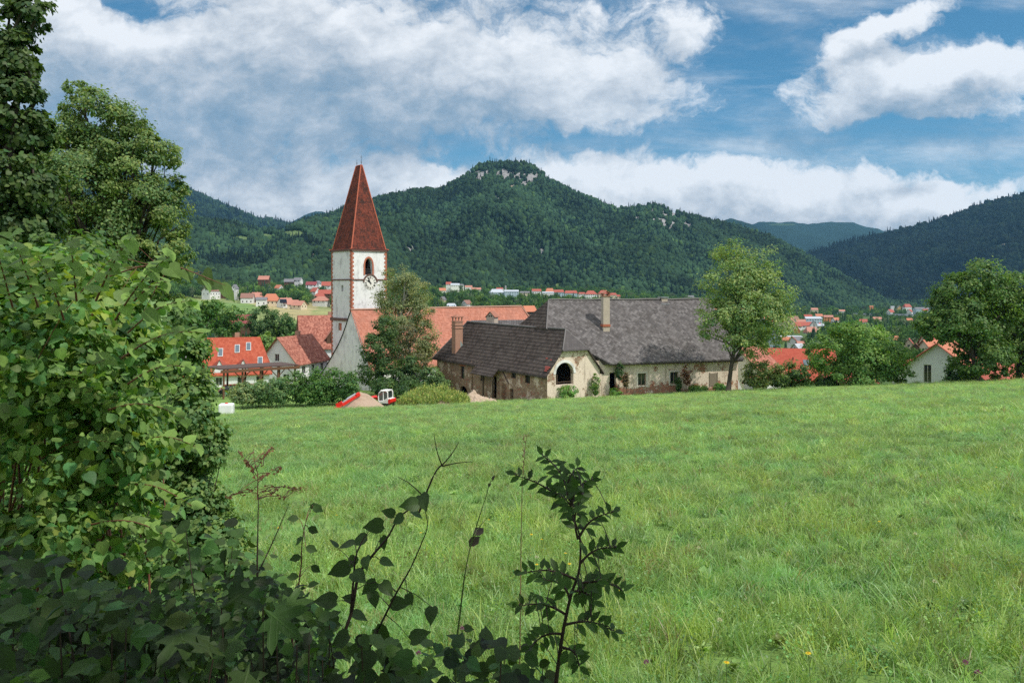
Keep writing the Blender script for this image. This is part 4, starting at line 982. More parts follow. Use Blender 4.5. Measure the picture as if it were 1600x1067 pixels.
    rr = MB(); rr.tube([rb + Vector((0, 0, .05)), ra + Vector((0, 0, .05))], .16, 6); rr.tube([ra, e1], .12, 6); rr.build('ridge_tiles', flat('pale_ridge', (.42, .24, .18), sc=6), nv)
    mb = MB(); NWl = Wall(a_(0, -rw_, 0), RD, (.65, -.76)); NWl.face(mb, rect(0, LN + 4, -24, ze - .1), [arch(s, s + 1.2, -17.5, -14.6, 8, 1.4) for s in (6, 13, 20, 27, 34)], .5)
    EWl = Wall(a_(LN + 3.6, -rw_, 0), LD, (.76, .65)); EWl.face(mb, rect(0, 2 * rw_, -24, ze - .1)); mb.build('nave_wall', M['plaster_white'], nv)
church()

# ================================================================ houses
def house(label, x, yb, d, wdt, dep, hgt, rh, yaw, wallc, roofc, windows='auto', hip=0.0, ov=.45, chim=True, cat='house', name='house', group=None, base=None, mats=None, dormers=0, grey_gable=None):
    """gabled house: ridge runs along its width; yaw in degrees; yb is the photo row of its base"""
    c = P(x, yb, d); z0 = c.z; yw = R(yaw); ax = Vector((math.cos(yw), math.sin(yw), 0)); sd = Vector((-ax.y, ax.x, 0))
    t = thing(name, (c.x, c.y, z0), label, cat, group)
    q = lambda a, b, z: c + ax * a + sd * b + Vector((0, 0, z))
    w2, d2 = wdt / 2, dep / 2; hw = w2 * (1 - hip)
    fine = d < 420; dn = max(3.0, z0 - zg(c.x, c.y) + 2.0)
    wl = [Wall(q(-w2, -d2, 0), ax, tuple(-sd)[:2]), Wall(q(w2, d2, 0), -ax, tuple(sd)[:2]), Wall(q(-w2, d2, 0), -sd, tuple(-ax)[:2]), Wall(q(w2, -d2, 0), sd, tuple(ax)[:2])]
    mb = MB(); opens = [[], [], [], []]
    if windows == 'auto':
        fl = max(1, int(hgt / 2.7))
        for i in (0, 1):
            n = max(1, int(wdt / 3.2))
            for k in range(n):
                for f in range(fl):
                    a = wdt * (k + .5) / n; zz = z0 + 1.0 + f * 2.8
                    if zz + 1.3 < z0 + hgt: opens[i].append((a - .5, a + .5, zz, zz + 1.3))
        for i in (2, 3):
            n = max(1, int(dep / 3.6))
            for k in range(n):
                for f in range(fl):
                    a = dep * (k + .5) / n; zz = z0 + 1.0 + f * 2.8
                    if zz + 1.3 < z0 + hgt: opens[i].append((a - .5, a + .5, zz, zz + 1.3))
            if hip == 0 and rh > 2.6: opens[i].append((d2 - .45, d2 + .45, z0 + hgt + .1, z0 + hgt + 1.25))
    elif isinstance(windows, dict):
        for i, l in windows.items(): opens[i] = [(a, b, z0 + e, z0 + f) for a, b, e, f in l]
    for i in range(4):
        L_ = wdt if i < 2 else dep
        out = [(0, z0 - dn), (L_, z0 - dn), (L_, z0 + hgt)] + ([(L_ / 2, z0 + hgt + rh)] if i >= 2 and hip == 0 else []) + [(0, z0 + hgt)]
        if mats and i in mats:
            m2 = MB(); wl[i].face(m2, out, [rect(*o) for o in opens[i]], .2); m2.build('wall', mats[i], t)
        else: wl[i].face(mb, out, [rect(*o) for o in opens[i]], .2)
    if mb.v: mb.build('wall', wallc, t)
    for i in range(4):
        cam_side = wl[i].n.dot(c) < 0
        for o in opens[i]:
            if fine and cam_side: window(wl[i], o, t, off=-.12, frame=.07, bars=(1, 0), fm=M['win_frame'])
            elif fine:
                p_ = MB(); p_.quad(*[wl[i].at(a, z, -.15) for a, z in rect(*o)]); p_.build('window', M['glass'], t)
    k = rh / d2; eo = q; ro = MB(); zt = hgt + rh + .12; ze = hgt - ov * k + .1
    A, B, C_, D = q(-w2 - ov, -d2 - ov, ze), q(w2 + ov, -d2 - ov, ze), q(w2 + ov, d2 + ov, ze), q(-w2 - ov, d2 + ov, ze)
    r0, r1 = q(-hw - (ov if hip == 0 else 0), 0, zt), q(hw + (ov if hip == 0 else 0), 0, zt)
    th = Vector((0, 0, -.16))
    if callable(roofc) and not isinstance(roofc, bpy.types.Material): roofc = roofc([A, B, r1])
    ro.prism([A, B, r1, r0], th); ro.prism([D, C_, r1, r0], th)
    if hip > 0: ro.prism([B, C_, r1], th); ro.prism([A, D, r0], th)
    rf = ro.build('roof', roofc, t)
    if hip == 0 and fine:
        for (e_, r_, e2) in ((A, r0, D), (B, r1, C_)): vg = MB(); vg.tube([e_ + Vector((0, 0, -.06)), r_ + Vector((0, 0, -.06)), e2 + Vector((0, 0, -.06))], .08, 4); v = vg.build('bargeboard', M['brown_wood']); v.parent = rf
    if chim:
        ch = MB(); ch.box(q(hw * .3, d2 * .12, zt - .1), (.7, .7, 1.6), ax); o_ = ch.build('chimney', M['chimney_brick']); o_.parent = rf
    return t, q, wl, rf
flat('win_frame', (.60, .60, .58), var=.05); flat('red_roof', (.34, .085, .058), sc=3, var=.3); flat('orange_roof', (.45, .165, .09), sc=3, var=.25)
flat('maroon_roof', (.22, .045, .05), sc=2); flat('brown_roof', (.24, .125, .095), sc=3, var=.3); flat('grey_roof', (.16, .16, .17), sc=3); flat('pink_roof', (.42, .19, .14), sc=3)
flat('metal_roof', (.42, .46, .50), rough=.5); flat('cream_wall', (.62, .53, .38), var=.08); flat('white_wall', (.68, .68, .66), var=.06); flat('yellow_wall', (.62, .45, .20), var=.06)
flat('wood_wall', (.11, .06, .035)); flat('pale_blue_wall', (.40, .50, .56), var=.06); flat('orange_wall', (.62, .26, .10), var=.06)
RT = lambda **k: (lambda pts: roofmat('house_tiles', pts, **k))
REDT = RT(c1=(.36, .075, .042), c2=(.47, .12, .07), moss=(.30, .075, .045), row=.36, colw=.3, rowdark=.8, blot=.3)
OLDT = RT(c1=(.26, .085, .06), c2=(.50, .22, .16), moss=(.20, .075, .06), row=.36, colw=.3, rowdark=.65, blot=.6, sc=3)
SHIN = RT(c1=(.36, .075, .05), c2=(.41, .10, .065), moss=(.27, .07, .05), row=.4, colw=.3, rowdark=.9, blot=.2)

def near_houses():
    # red house with skylights
    t, q, wl, rf = house('bright red roofed house with a row of skylights and small white gabled dormers', 355, 606, 128, 13.0, 8.6, 3.0, 5.0, 17, M['plaster_clean'], REDT, windows={0: [(1.5, 2.5, .9, 2.2), (5, 6, .9, 2.2), (8.2, 9.4, .2, 2.2), (11, 12, .9, 2.2)]}, chim=True, hip=.22)
    sl = 5.0 / 4.3; n = (q(0, 0, 5.0) - q(0, -4.3, 0)).cross(q(1, 0, 0) - q(0, 0, 0)).normalized(); n = n if n.z > 0 else -n; ax = (q(1, 0, 0) - q(0, 0, 0)).normalized()
    upv = n.cross(ax); upv = upv if upv.z > 0 else -upv
    for a, f in ((-5.6, .40), (-4.4, .46), (-.9, .54), (1.6, .64), (3.3, .70), (5.1, .26)):
        p = q(a, -4.3 * (1 - f), 3.0 + 5.0 * f + .18); mb = MB(); mb.box(p, (.75, 1.6, .12), ax, up=n); o = mb.build('skylight', M['win_frame'], t)
        g = MB(); g.box(p + n * .065, (.6, 1.4, .02), ax, up=n); g_ = g.build('pane', M['skylight_glass']); g_.parent = o
    for a in (-4.3, -.9, 2.6):
        mb = MB(); f0 = q(a - .95, -4.45, 2.9); f1 = q(a + .95, -4.45, 2.9); ap = q(a, -4.45, 4.8); bk = q(a, -2.7, 4.8)
        mb.poly([f0, f1, ap]); o = mb.build('dormer', M['plaster_clean'], t)
        dr = MB(); e = q(0, -.12, 0) - q(0, 0, 0); u = Vector((0, 0, .09)); sd = ax * .18
        dr.prism([f0 + e + u - sd - Vector((0, 0, .3)), ap + e + u, bk + u, q(a - .95, -3.4, 3.9) + u - sd], Vector((0, 0, .08))); dr.prism([f1 + e + u + sd - Vector((0, 0, .3)), ap + e + u, bk + u, q(a + .95, -3.4, 3.9) + u + sd], Vector((0, 0, .08)))
        d_ = dr.build('dormer_roof', M['red_roof']); d_.parent = o
    # white gabled house; its gable faces left
    house('white gabled house with mottled old red tile roof beside the church gable', 461, 595, 144, 10.5, 7.2, 3.9, 4.2, 72.7, M['plaster_clean'], OLDT, windows={2: [(2.9, 3.8, 4.0, 5.3), (4.6, 5.8, -.4, 1.8)], 0: [(1.8, 3.0, 1.7, 3.1), (5.0, 6.0, 1.7, 3.1), (8.0, 9.0, 1.7, 3.1), (5.0, 6.0, -.4, .9)]})
    # carport
    ct = thing('carport', P(405, 616, 112), 'long brown timber carport with flat roof and angled braces beside the hedge', 'carport')
    A = P(346, 578, 108); B = P(464, 571, 116); ax = (B - A); L_ = ax.length; ax.normalize(); sd = Vector((-ax.y, ax.x, 0)).normalized(); gz = -15.9
    mb = MB(); mb.box((A + B) / 2 + sd * 2.4 + Vector((0, 0, .1)), (L_ + .4, 5.2, .16), ax); mb.build('roof', flat('carport_felt', (.085, .055, .045), sc=3), ct)
    fb = MB(); fb.box((A + B) / 2 - sd * .35 + Vector((0, 0, -.22)), (L_ + .5, .12, .38), ax); fb.build('fascia', M['brown_wood'], ct)
    for i in range(5):
        for s in (0, 4.6):
            p = A.lerp(B, (i + .12) / 4.24) + sd * s; mb = MB(); mb.box((p.x, p.y, (p.z + gz) / 2), (.2, .2, p.z - gz), ax); mb.build('post', M['brown_wood'], ct)
            if s == 0 and i:
                br = MB(); br.tube([p + Vector((0, 0, -1.5)), p - ax * 1.3 + Vector((0, 0, -.2))], .07, 4); br.tube([p + Vector((0, 0, -1.5)), p + ax * (1.3 if i < 4 else 0) + Vector((0, 0, -.2))], .07, 4); br.build('brace', M['brown_wood'], ct)
    rl = MB(); rl.tube([A.lerp(B, .62) + Vector((0, 0, -2.6)), A.lerp(B, .98) + Vector((0, 0, -2.2))], .06, 4); rl.build('rail', M['pale_wood'], ct)
    # cars under it
    def car(label, x, y, d, yaw, mat_, cat='car'):
        c = ground_at(x, d); t = thing('parked_car', c, label, cat); yw = R(yaw); ax = Vector((math.cos(yw), math.sin(yw), 0)); sd = Vector((-ax.y, ax.x, 0))
        q = lambda a, b, z: c + ax * a + sd * b + Vector((0, 0, z))
        body = [(-2.1, .35), (-2.12, .75), (-1.95, .92), (-1.2, .98), (1.0, 1.0), (1.95, .88), (2.12, .62), (2.1, .32)]; cab = [(-1.75, .95), (-1.25, 1.42), (.35, 1.46), (1.15, .97)]
        mb = MB(); mb.prism([q(a, -.88, z) for a, z in body], sd * 1.76); o = mb.build('body', mat_, t)
        md = o.modifiers.new('bevel', 'BEVEL'); md.width = .07; md.segments = 2
        mb = MB(); V = [q(a, -.78 if z < 1 else -.6, z) for a, z in cab] + [q(a, .78 if z < 1 else .6, z) for a, z in cab]
        mb.add(V, [(0, 1, 2, 3), (4, 7, 6, 5), (0, 4, 5, 1), (2, 6, 7, 3)]); mb.build('windows', M['glass'], t)
        mb = MB(); mb.box(q(-.45, 0, 1.46), (1.7, 1.24, .07), ax); mb.build('roof', mat_, t)
        for a in (-1.3, 1.35):
            for b in (-.82, .82):
                mb = MB(); mb.tube([q(a, b - .1, .33), q(a, b + .1, .33)], .33, 14); w_ = mb.build('wheel', M['rubber'], t)
                mb = MB(); mb.tube([q(a, b - .115, .33), q(a, b + .115, .33)], .2, 10); h_ = mb.build('rim', M['steel']); h_.parent = w_
        for b in (-.6, .6):
            mb = MB(); mb.box(q(-2.1, b, .72), (.06, .34, .16), ax); mb.build('tail_light', M['red_paint'], t)
            mb = MB(); mb.box(q(2.08, b, .7), (.06, .34, .16), ax); mb.build('headlight', M['steel'], t)
    car('black car parked under the left end of the timber carport', 366, 607, 112, 25, M['car_black'])
    car('silver car parked under the timber carport behind the hedge', 399, 608, 112, 12, M['car_silver'])
    car('dark blue car parked furthest right under the timber carport', 437, 603, 115, 20, M['car_blue'])
    # maroon barn, red roofed houses beside the tower
    house('low barn with plain maroon roof between the trees and the fields', 373, 518, 230, 7.6, 9, 2.6, 2.2, 8, M['wood_wall'], M['maroon_roof'], windows=None, chim=False, cat='barn', name='barn')
    t, q, wl, rf = house('steep pinkish red roofed house with a wide gabled dormer just left of the tower', 505, 560, 175, 10, 10, 3.0, 6.4, 20, M['plaster_clean'], OLDT, windows=None)
    mb = MB(); f0, f1, ap = q(.2, -4.6, 3.6), q(3.4, -4.6, 3.6), q(1.8, -4.6, 7.2); mb.poly([f0, f1, q(3.4, -4.6, 4.9), ap, q(.2, -4.6, 4.9)]); o = mb.build('dormer', M['wood_wall'], t)
    dr = MB(); bk = q(1.8, -1.0, 7.2); dr.prism([q(-.2, -4.9, 4.4), ap + (bk - ap) * -.06, bk, q(-.2, -2, 4.4)], Vector((0, 0, .1))); dr.prism([q(3.8, -4.9, 4.4), ap + (bk - ap) * -.06, bk, q(3.8, -2, 4.4)], Vector((0, 0, .1))); d_ = dr.build('dormer_roof', M['pink_roof']); d_.parent = o
    wn = MB(); wn.box(q(1.8, -4.65, 4.3), (1.4, .1, 1.0), q(1, 0, 0) - q(0, 0, 0)); wn.build('window', M['glass'], t)
    house('brown roofed house half hidden behind the pinkish red roof and the tower', 507, 548, 196, 9, 9, 4, 4.4, 20, M['plaster_clean'], M['brown_roof'], windows=None)
    # right hand side
    t, q, wl, rf = house('long low house with matt red roof and one small skylight beyond the walnut tree', 1214, 612, 128, 16.5, 12, 2.6, 4.3, -14, M['plaster_clean'], SHIN, windows=None, chim=False)
    n = Vector((0, -.6, .8)); mb = MB(); p = P(1245, 565, 121.6); axx = q(1, 0, 0) - q(0, 0, 0); nn = (q(0, 0, 4.3) - q(0, -6, 0)).cross(axx).normalized(); nn = nn if nn.z > 0 else -nn
    mb.box(q(4.2, -2.8, 2.6 + 4.3 * (3.2 / 6) + .12), (1.0, 1.3, .12), axx, up=nn); o = mb.build('skylight', M['skylight_glass'], t)
    for a in (5.9, 6.5, 2.2): mb = MB(); p = q(a, -2.3, 2.6 + 4.3 * 3.7 / 6 + .1); mb.tube([p, p + Vector((0, 0, .45))], .09, 6); mb.build('vent_pipe', M['iron'], t)
    house('orange tiled house end showing between the farmhouse corner and the bushes', 1170, 606, 118, 7, 8, 2.4, 3.6, 50, M['plaster_clean'], OLDT, windows=None, chim=False)
    house('tiny shed with red roof and white wall under the bush by the farmhouse corner', 1180, 613, 104, 2.0, 2.4, 1.2, .9, 10, M['plaster_clean'], M['red_roof'], windows=None, chim=False, cat='shed', name='shed', ov=.2)
    _, _, _, vr = house('white house with bright orange verge and a tall dark gable window behind the right tree', 1476, 600, 111.5, 9.0, 8.4, 2.6, 3.3, 50, M['plaster_grey_clean'], M['orange_roof'], windows={2: [(2.5, 3.5, .5, 3.0)]}, ov=.6, chim=False)
    for ch in vr.children:
        if ch.name.startswith('bargeboard'): ch.data.materials[0] = M['red_roof']
    house('red roofed outbuilding pressed against the left side of the white gabled house', 1422, 604, 114, 4.0, 4, 1.6, 2.2, 50, M['plaster_clean'], M['red_roof'], windows=None, chim=False, cat='shed', name='shed')
    house('red roof showing low between the trunks of the right trees', 1570, 606, 112, 10, 7, 1.4, 2.0, 5, M['plaster_clean'], M['red_roof'], windows=None, chim=False)
    house('low orange red roof peeping over the meadow under the round tree', 1322, 608, 104, 6.0, 5, .6, 1.4, 5, M['plaster_clean'], M['red_roof'], windows=None, chim=False)
    # boundary wall strips
    mb = MB(); a, b = P(1355, 601, 101), P(1440, 606, 97); mb.box((a + b) / 2 + Vector((0, 0, -.6)), ((b - a).length, .25, 1.6), b - a); tag(mb.build('garden_wall', M['plaster_clean']), 'low whitewashed garden wall between the round tree and the white house', 'wall')
flat('skylight_glass', (.10, .14, .17), rough=.1, var=.02, spec=.8)
M['plaster_grey_clean'] = material('pale_grey_render', plaster_fn((.60, .64, .68), .08))  # white render with its grey-blue shade put into the colour
near_houses()

# ================================================================ village houses in the valley
WHT, CRM, RED, ORG, BRN, GRY, PNK, MAR = (M[k] for k in ('white_wall', 'cream_wall', 'red_roof', 'orange_roof', 'brown_roof', 'grey_roof', 'pink_roof', 'maroon_roof'))
YEL, WOO, BLU, MET, OWL = M['yellow_wall'], M['wood_wall'], M['pale_blue_wall'], M['metal_roof'], M['orange_wall']
VH = [  # label, column, base row, distance, width, depth, wall height, roof rise, yaw, wall, roof, hip
 ('brown chalet with white front at the left end of the row above the fields', 330, 462, 740, 13, 10, 4.5, 4.2, 65, WHT, BRN, 0),
 ('wide brown roofed wing just right of the leftmost chalet', 344, 461, 760, 10, 8, 2.6, 3, 5, WOO, BRN, 0),
 ('slim tall white house with a narrow gable above the left fields', 367, 463, 735, 5, 5, 7.5, 3.4, 80, WHT, GRY, 0),
 ('white house with long brown roof at the top edge of the pale field', 387, 474, 680, 10, 9, 5, 3.6, 10, WHT, BRN, 0),
 ('house with tan half timbered gable and beige roof beside the orange roof', 401, 471, 700, 10, 9, 3.5, 4.4, 60, WOO, PNK, 0),
 ('white two storey house with dark roof and balcony below the beige roof', 409, 477, 640, 8, 8, 4.6, 1.8, 12, WHT, GRY, 0),
 ('house with big bright orange hipped roof above the tan field', 424, 476, 650, 13, 11, 3.6, 5.2, 8, CRM, ORG, .45),
 ('pale house with pinkish roof and blue solar panels right of the bright orange roof', 446, 480, 640, 10, 9, 3.6, 3.8, 50, WHT, PNK, 0),
 ('low pink roofed house next to the solar panelled one', 459, 481, 630, 9, 8, 3.0, 3.2, 10, CRM, PNK, .2),
 ('faded pink roofed house at the right end of the row above the tan field', 468, 482, 625, 8.5, 8, 2.8, 3.2, -20, CRM, PNK, 0),
 ('long reddish roof highest up among the trees left of the tower', 413, 440, 930, 12, 8, 2.6, 4.0, 0, WOO, PNK, 0),
 ('small orange roofed house with a white gable in the dark trees', 436, 453, 860, 7.5, 6, 2.4, 3.0, -35, WHT, ORG, 0),
 ('dim grey roofed house hidden in the dark wood left of the tower', 452, 444, 960, 11, 8, 3, 3.2, 10, WOO, GRY, 0),
 ('greyish lilac roof below the forest edge left of the tower', 466, 441, 980, 9, 8, 2.6, 3.0, -10, WHT, GRY, 0),
 ('long white house with red brown roof uppermost beside the tower', 487, 449, 880, 11, 8, 3.0, 3.2, 4, WHT, MAR, 0),
 ('white gabled house right behind the long red brown roof', 497, 447, 900, 6, 6, 3.4, 2.6, 70, WHT, GRY, 0),
 ('white house with maroon roof nearly touching the tower', 510, 451, 850, 9, 8, 3.4, 4.0, 8, WHT, RED, 0),
 ('small red roofed house with white right gable near the tower', 493, 460, 760, 7, 6.5, 3, 3.4, -35, WHT, RED, 0),
 ('wide dark red roof just left of the tower', 508, 463, 740, 11, 9, 2.6, 3.4, 5, WOO, RED, 0),
 ('lower red roof tucked under the wide dark red one', 500, 466, 725, 8, 7, 2.0, 2.2, 5, WOO, RED, .2),
 ('spreading pinkish hipped roof lowest in the group by the tower', 502, 474, 690, 12, 10, 2.6, 3.4, -12, WHT, PNK, .5),
 ('red roofed house at the top left of the central hillside group', 701, 447, 1330, 8, 8, 3.4, 3.4, 0, WHT, RED, 0),
 ('white house with grey roof beside the topmost red roof right of the birch', 711, 449, 1320, 14, 9, 4.0, 2.6, 8, WHT, MET, 0),
 ('small grey roofed white house on the green slope', 721, 449, 1350, 6, 6, 3.4, 2, 40, WHT, GRY, 0),
 ('white house with shallow roof above the green slope', 732, 453, 1280, 11, 8, 4.8, 2.2, 12, WHT, PNK, 0),
 ('long low pale house at the right of the green slope', 744, 455, 1270, 15, 8, 3.0, 2.6, 2, WHT, PNK, 0),
 ('orange roofed pale house at the left foot of the green slope', 691, 458, 1160, 9, 8, 4.0, 3.4, 20, WHT, ORG, 0),
 ('small cream gabled house just right of the birch', 692, 474, 900, 7, 7, 4.2, 3.4, 65, CRM, GRY, 0),
 ('white house with brown gable roof between dark trees over the nave roof', 729, 481, 760, 8, 7, 4.0, 3.4, 55, WHT, BRN, 0),
 ('low blue grey roof close above the nave ridge', 705, 482, 720, 9, 8, 2.4, 2.2, 6, BLU, MET, .3),
 ('large grey green hall roof among the trees over the nave', 776, 461, 1160, 20, 14, 4.0, 4.6, 12, BLU, MET, .3),
 ('red roofed white house behind the grey green hall', 781, 457, 1250, 10, 8, 4.4, 3.2, -20, WHT, RED, 0),
 ('long blue grey factory building beside the pale chimney', 799, 463, 1150, 20, 12, 7.0, 2.2, 4, BLU, MET, 0),
 ('pale flat shed at the right end of the factory', 820, 461, 1210, 14, 8, 3.6, 2.0, 0, CRM, GRY, 0),
 ('white block with flat red roof left of the long red roofs', 838, 462, 1180, 13, 10, 7.0, 2.8, 6, WHT, RED, 0),
 ('bright white building in front of the long red roofs', 856, 463, 1150, 16, 9, 5.2, 1.4, 4, WHT, MET, 0),
 ('highest red roof of the long row above the grey farmhouse roof', 859, 460, 1230, 13, 10, 4.6, 4.8, 0, WHT, ORG, .3),
 ('long red roofed building in the middle of the row', 873, 461, 1210, 15, 9, 4.6, 3.4, 2, BLU, RED, .1),
 ('red roofed building with blue grey front at the right of the long row', 892, 463, 1180, 18, 9, 5.0, 3.4, 2, BLU, RED, .1),
 ('low pinkish roof between the long row and the villa', 909, 463, 1200, 10, 8, 4.0, 2.0, 0, WHT, RED, .2),
 ('white villa with red hipped roof over the farmhouse ridge', 923, 466, 1120, 16, 12, 6.0, 4.6, 4, WHT, RED, .5),
 ('red hipped roof half behind the tall farmhouse chimney', 943, 466, 1120, 15, 12, 6.5, 4.6, 2, CRM, RED, .5),
 ('red roof right of the tall farmhouse chimney', 957, 466, 1150, 11, 9, 5, 2.6, 0, CRM, RED, .2),
 ('low reddish roof at the right end of the far row', 965, 467, 1160, 8, 7, 4, 2, 0, CRM, RED, .2),
 ('small house with orange roof near the dark hip of the farmhouse', 826, 495, 330, 4.6, 4.2, 2.6, 1.9, 30, WOO, ORG, 0),
 ('small grey hut on the slope above the right of the grey roof', 1079, 467, 1300, 9, 7, 3.2, 2.2, 10, CRM, GRY, 0),
 ('orange roof seen through the left of the walnut crown', 1114, 489, 1050, 14, 9, 3.0, 3.0, 10, CRM, ORG, 0),
 ('orange roofed house behind the middle of the walnut crown', 1160, 491, 950, 14, 9, 3.4, 3.8, 10, CRM, ORG, 0),
 ('pinkish roof low behind the walnut crown', 1152, 505, 640, 12, 9, 3.2, 3.6, -8, WHT, PNK, 0),
 ('orange roofed house at the right edge of the walnut crown', 1199, 507, 660, 8, 8, 3.2, 3.8, 18, WHT, ORG, 0),
 ('pinkish gabled house just right of the walnut crown', 1233, 507, 760, 8, 8, 3.4, 4.2, 60, CRM, PNK, 0),
 ('pale green roofed hall with white end in the town', 1269, 505, 1000, 20, 12, 6.0, 2.2, 2, BLU, MET, 0),
 ('salmon roof close under the left end of the viaduct', 1279, 497, 1230, 10, 8, 3.4, 3.0, 0, WHT, ORG, 0),
 ('brick coloured block under the viaduct', 1294, 502, 1130, 12, 9, 6.4, 2.2, -15, OWL, PNK, 0),
 ('dark red roofed house leftmost in the packed town rows', 1244, 514, 780, 8, 8, 3.2, 3.6, 10, WHT, RED, 0),
 ('pale pink roofed house behind the packed town rows', 1251, 510, 860, 9, 8, 4.0, 3.6, -10, WHT, PNK, 0),
 ('bright red roofed long house in the packed town rows', 1260, 513, 800, 12, 8, 3.2, 3.2, 0, WHT, RED, 0),
 ('white gabled house at the centre of the town', 1271, 516, 760, 5.5, 6, 5.4, 3.6, 75, WHT, GRY, 0),
 ('long cream house right of the white gable in the town', 1279, 514, 790, 9, 6, 3.4, 1.6, 0, CRM, MET, 0),
 ('cream gabled house left of the packed town rows behind the walnut leaves', 1222, 512, 800, 9, 8, 4.0, 3.6, 60, CRM, RED, 0),
 ('faded brown roof between the pinkish gable and the dark red roof', 1239, 503, 900, 10, 8, 3.6, 3.4, 10, WHT, BRN, 0),
 ('white house with red roof just below the viaduct left part', 1262, 500, 1080, 10, 8, 4.4, 3.0, -10, WHT, RED, 0),
 ('small white house with orange roof right of the brick coloured block', 1306, 505, 1050, 9, 8, 4.2, 3.2, 20, WHT, ORG, 0),
 ('grey roofed cream house under the flat roofed white building, right side', 1244, 539, 500, 6, 5, 2.8, 2.4, 15, CRM, GRY, 0),
 ('tall white gable above the little white and blue house', 1238, 545, 420, 4, 5, 4.0, 2.4, 70, WHT, RED, 0),
 ('red roof between the round tree top and the viaduct', 1348, 507, 1050, 11, 8, 3.6, 3.4, 0, WHT, RED, 0),
 ('broad pinkish grey roof lowest of the packed town rows', 1267, 524, 690, 10, 9, 3.0, 4.4, 4, WHT, PNK, .2),
 ('salmon gable end beside the small dark tree in the town', 1245, 521, 700, 5, 5, 3.2, 3.0, 70, OWL, PNK, 0),
 ('long flat roofed white building below the packed town rows', 1233, 532, 560, 15, 9, 2.8, .6, -2, WHT, MET, 0),
 ('dull orange roofed house under the flat white building', 1227, 537, 520, 5, 5, 2.6, 1.8, 0, CRM, ORG, 0),
 ('slate grey roofed tall house in the trees over the long red roof', 1209, 549, 330, 4.4, 5, 4.2, 4.4, 75, BLU, GRY, 0),
 ('little white and blue house low in the trees left of the round tree', 1247, 552, 330, 3.6, 3.4, 2.4, 1.6, 30, WHT, MET, 0),
 ('pinkish roofed cottage behind the little white and blue house', 1252, 545, 360, 3.6, 4, 1.8, 1.6, 0, CRM, PNK, 0),
 ('long roofed house on the hillside just above the left end of the viaduct', 1272, 487, 1500, 12, 9, 4, 3, 0, CRM, PNK, 0),
 ('small pink roof beyond the middle of the viaduct', 1315, 489, 1600, 11, 8, 4, 2.6, 0, WHT, PNK, 0),
 ('small orange walled house alone at the forest foot', 1361, 482, 1700, 7, 6, 4.0, 1.6, 0, OWL, ORG, 0),
 ('red roofed house leftmost beyond the right end of the viaduct', 1391, 490, 1500, 12, 9, 3.0, 5.0, 30, WHT, RED, 0),
 ('flat pale building above the viaduct near the forest foot', 1394, 482, 1750, 7, 6, 4.0, 1.0, 0, WHT, MET, 0),
 ('yellow gabled white house beyond the viaduct', 1405, 484, 1700, 8, 8, 5.0, 4.4, 80, YEL, GRY, 0),
 ('large red roofed house at the forest foot beyond the viaduct', 1417, 483, 1680, 15, 10, 5.0, 5.6, 10, WHT, RED, .2),
 ('long slate grey industrial building beyond the viaduct', 1440, 489, 1550, 28, 14, 8.0, 3.0, -2, BLU, GRY, 0),
 ('red gabled roof in front of the slate grey industrial building', 1421, 490, 1500, 9, 8, 4.0, 4.4, 45, WHT, RED, 0),
 ('little red roof at the right end of the industrial building', 1445, 488, 1480, 9, 7, 3.4, 2.8, 0, WHT, RED, 0),
 ('pink roofed long house below the viaduct over the round tree', 1370, 501, 1180, 12, 8, 2.6, 2.8, 0, CRM, PNK, 0),
 ('small salmon roof below the right end of the viaduct', 1420, 503, 1150, 8, 7, 2.6, 2.8, 0, CRM, ORG, 0),
 ('orange roofed house right of the round tree', 1399, 537, 420, 4.2, 4.2, 2.4, 1.6, 5, CRM, ORG, 0),
 ('steep red roof between the round tree and the white house', 1420, 546, 360, 4.0, 4.0, 2.4, 2.6, 60, CRM, RED, 0),
 ('dark timber gable beside the steep red roof', 1431, 552, 330, 4.0, 4.0, 2.2, 2.0, 60, WOO, BRN, 0),
 ('red roof glimpsed in the leaves above the white house', 1449, 542, 330, 4.8, 4.2, 2.2, 2.8, 20, CRM, RED, 0),
 ('orange roof behind the peak of the white house', 1453, 549, 250, 4.2, 4, 2.0, 1.6, 10, CRM, ORG, 0),
]
for v in VH:
    lab, x, yb, d, wd, dp, h, rh, yaw, wc, rc, hip = v
    house(lab, x, yb, d, wd, dp, h, rh, yaw, wc, rc, hip=hip, chim=(wd > 9 and hip == 0 and rh > 3.3), ov=.5)
# solar panels on the pinkish roof
mb = MB(); c = P(443, 470.5, 632); mb.box(c, (5.2, .2, 4.4), (1, .1, 0), up=(0, -.7, .7)); tag(mb.build('solar_panel', flat('solar_blue', (.04, .06, .16), rough=.2)), 'dark blue solar panel field on the pinkish roof above the tan field', 'solar panel')
# pale chimney of the factory and red silo
mb = MB(); c = P(790, 464, 1190); mb.lathe(c, [(1.4, -3), (1.2, 16.5), (1.0, 17)], 10); o = tag(mb.build('factory_chimney', M['grey_concrete']), 'slim pale chimney standing beside the blue grey factory', 'chimney')
mb = MB(); c = P(1280.5, 513, 800); mb.lathe(c, [(1.2, -2), (1.2, 4.6), (.9, 5.2), (.1, 5.6)], 10); tag(mb.build('red_silo', M['red_paint']), 'bright red round tank at the right of the packed town rows', 'tank')
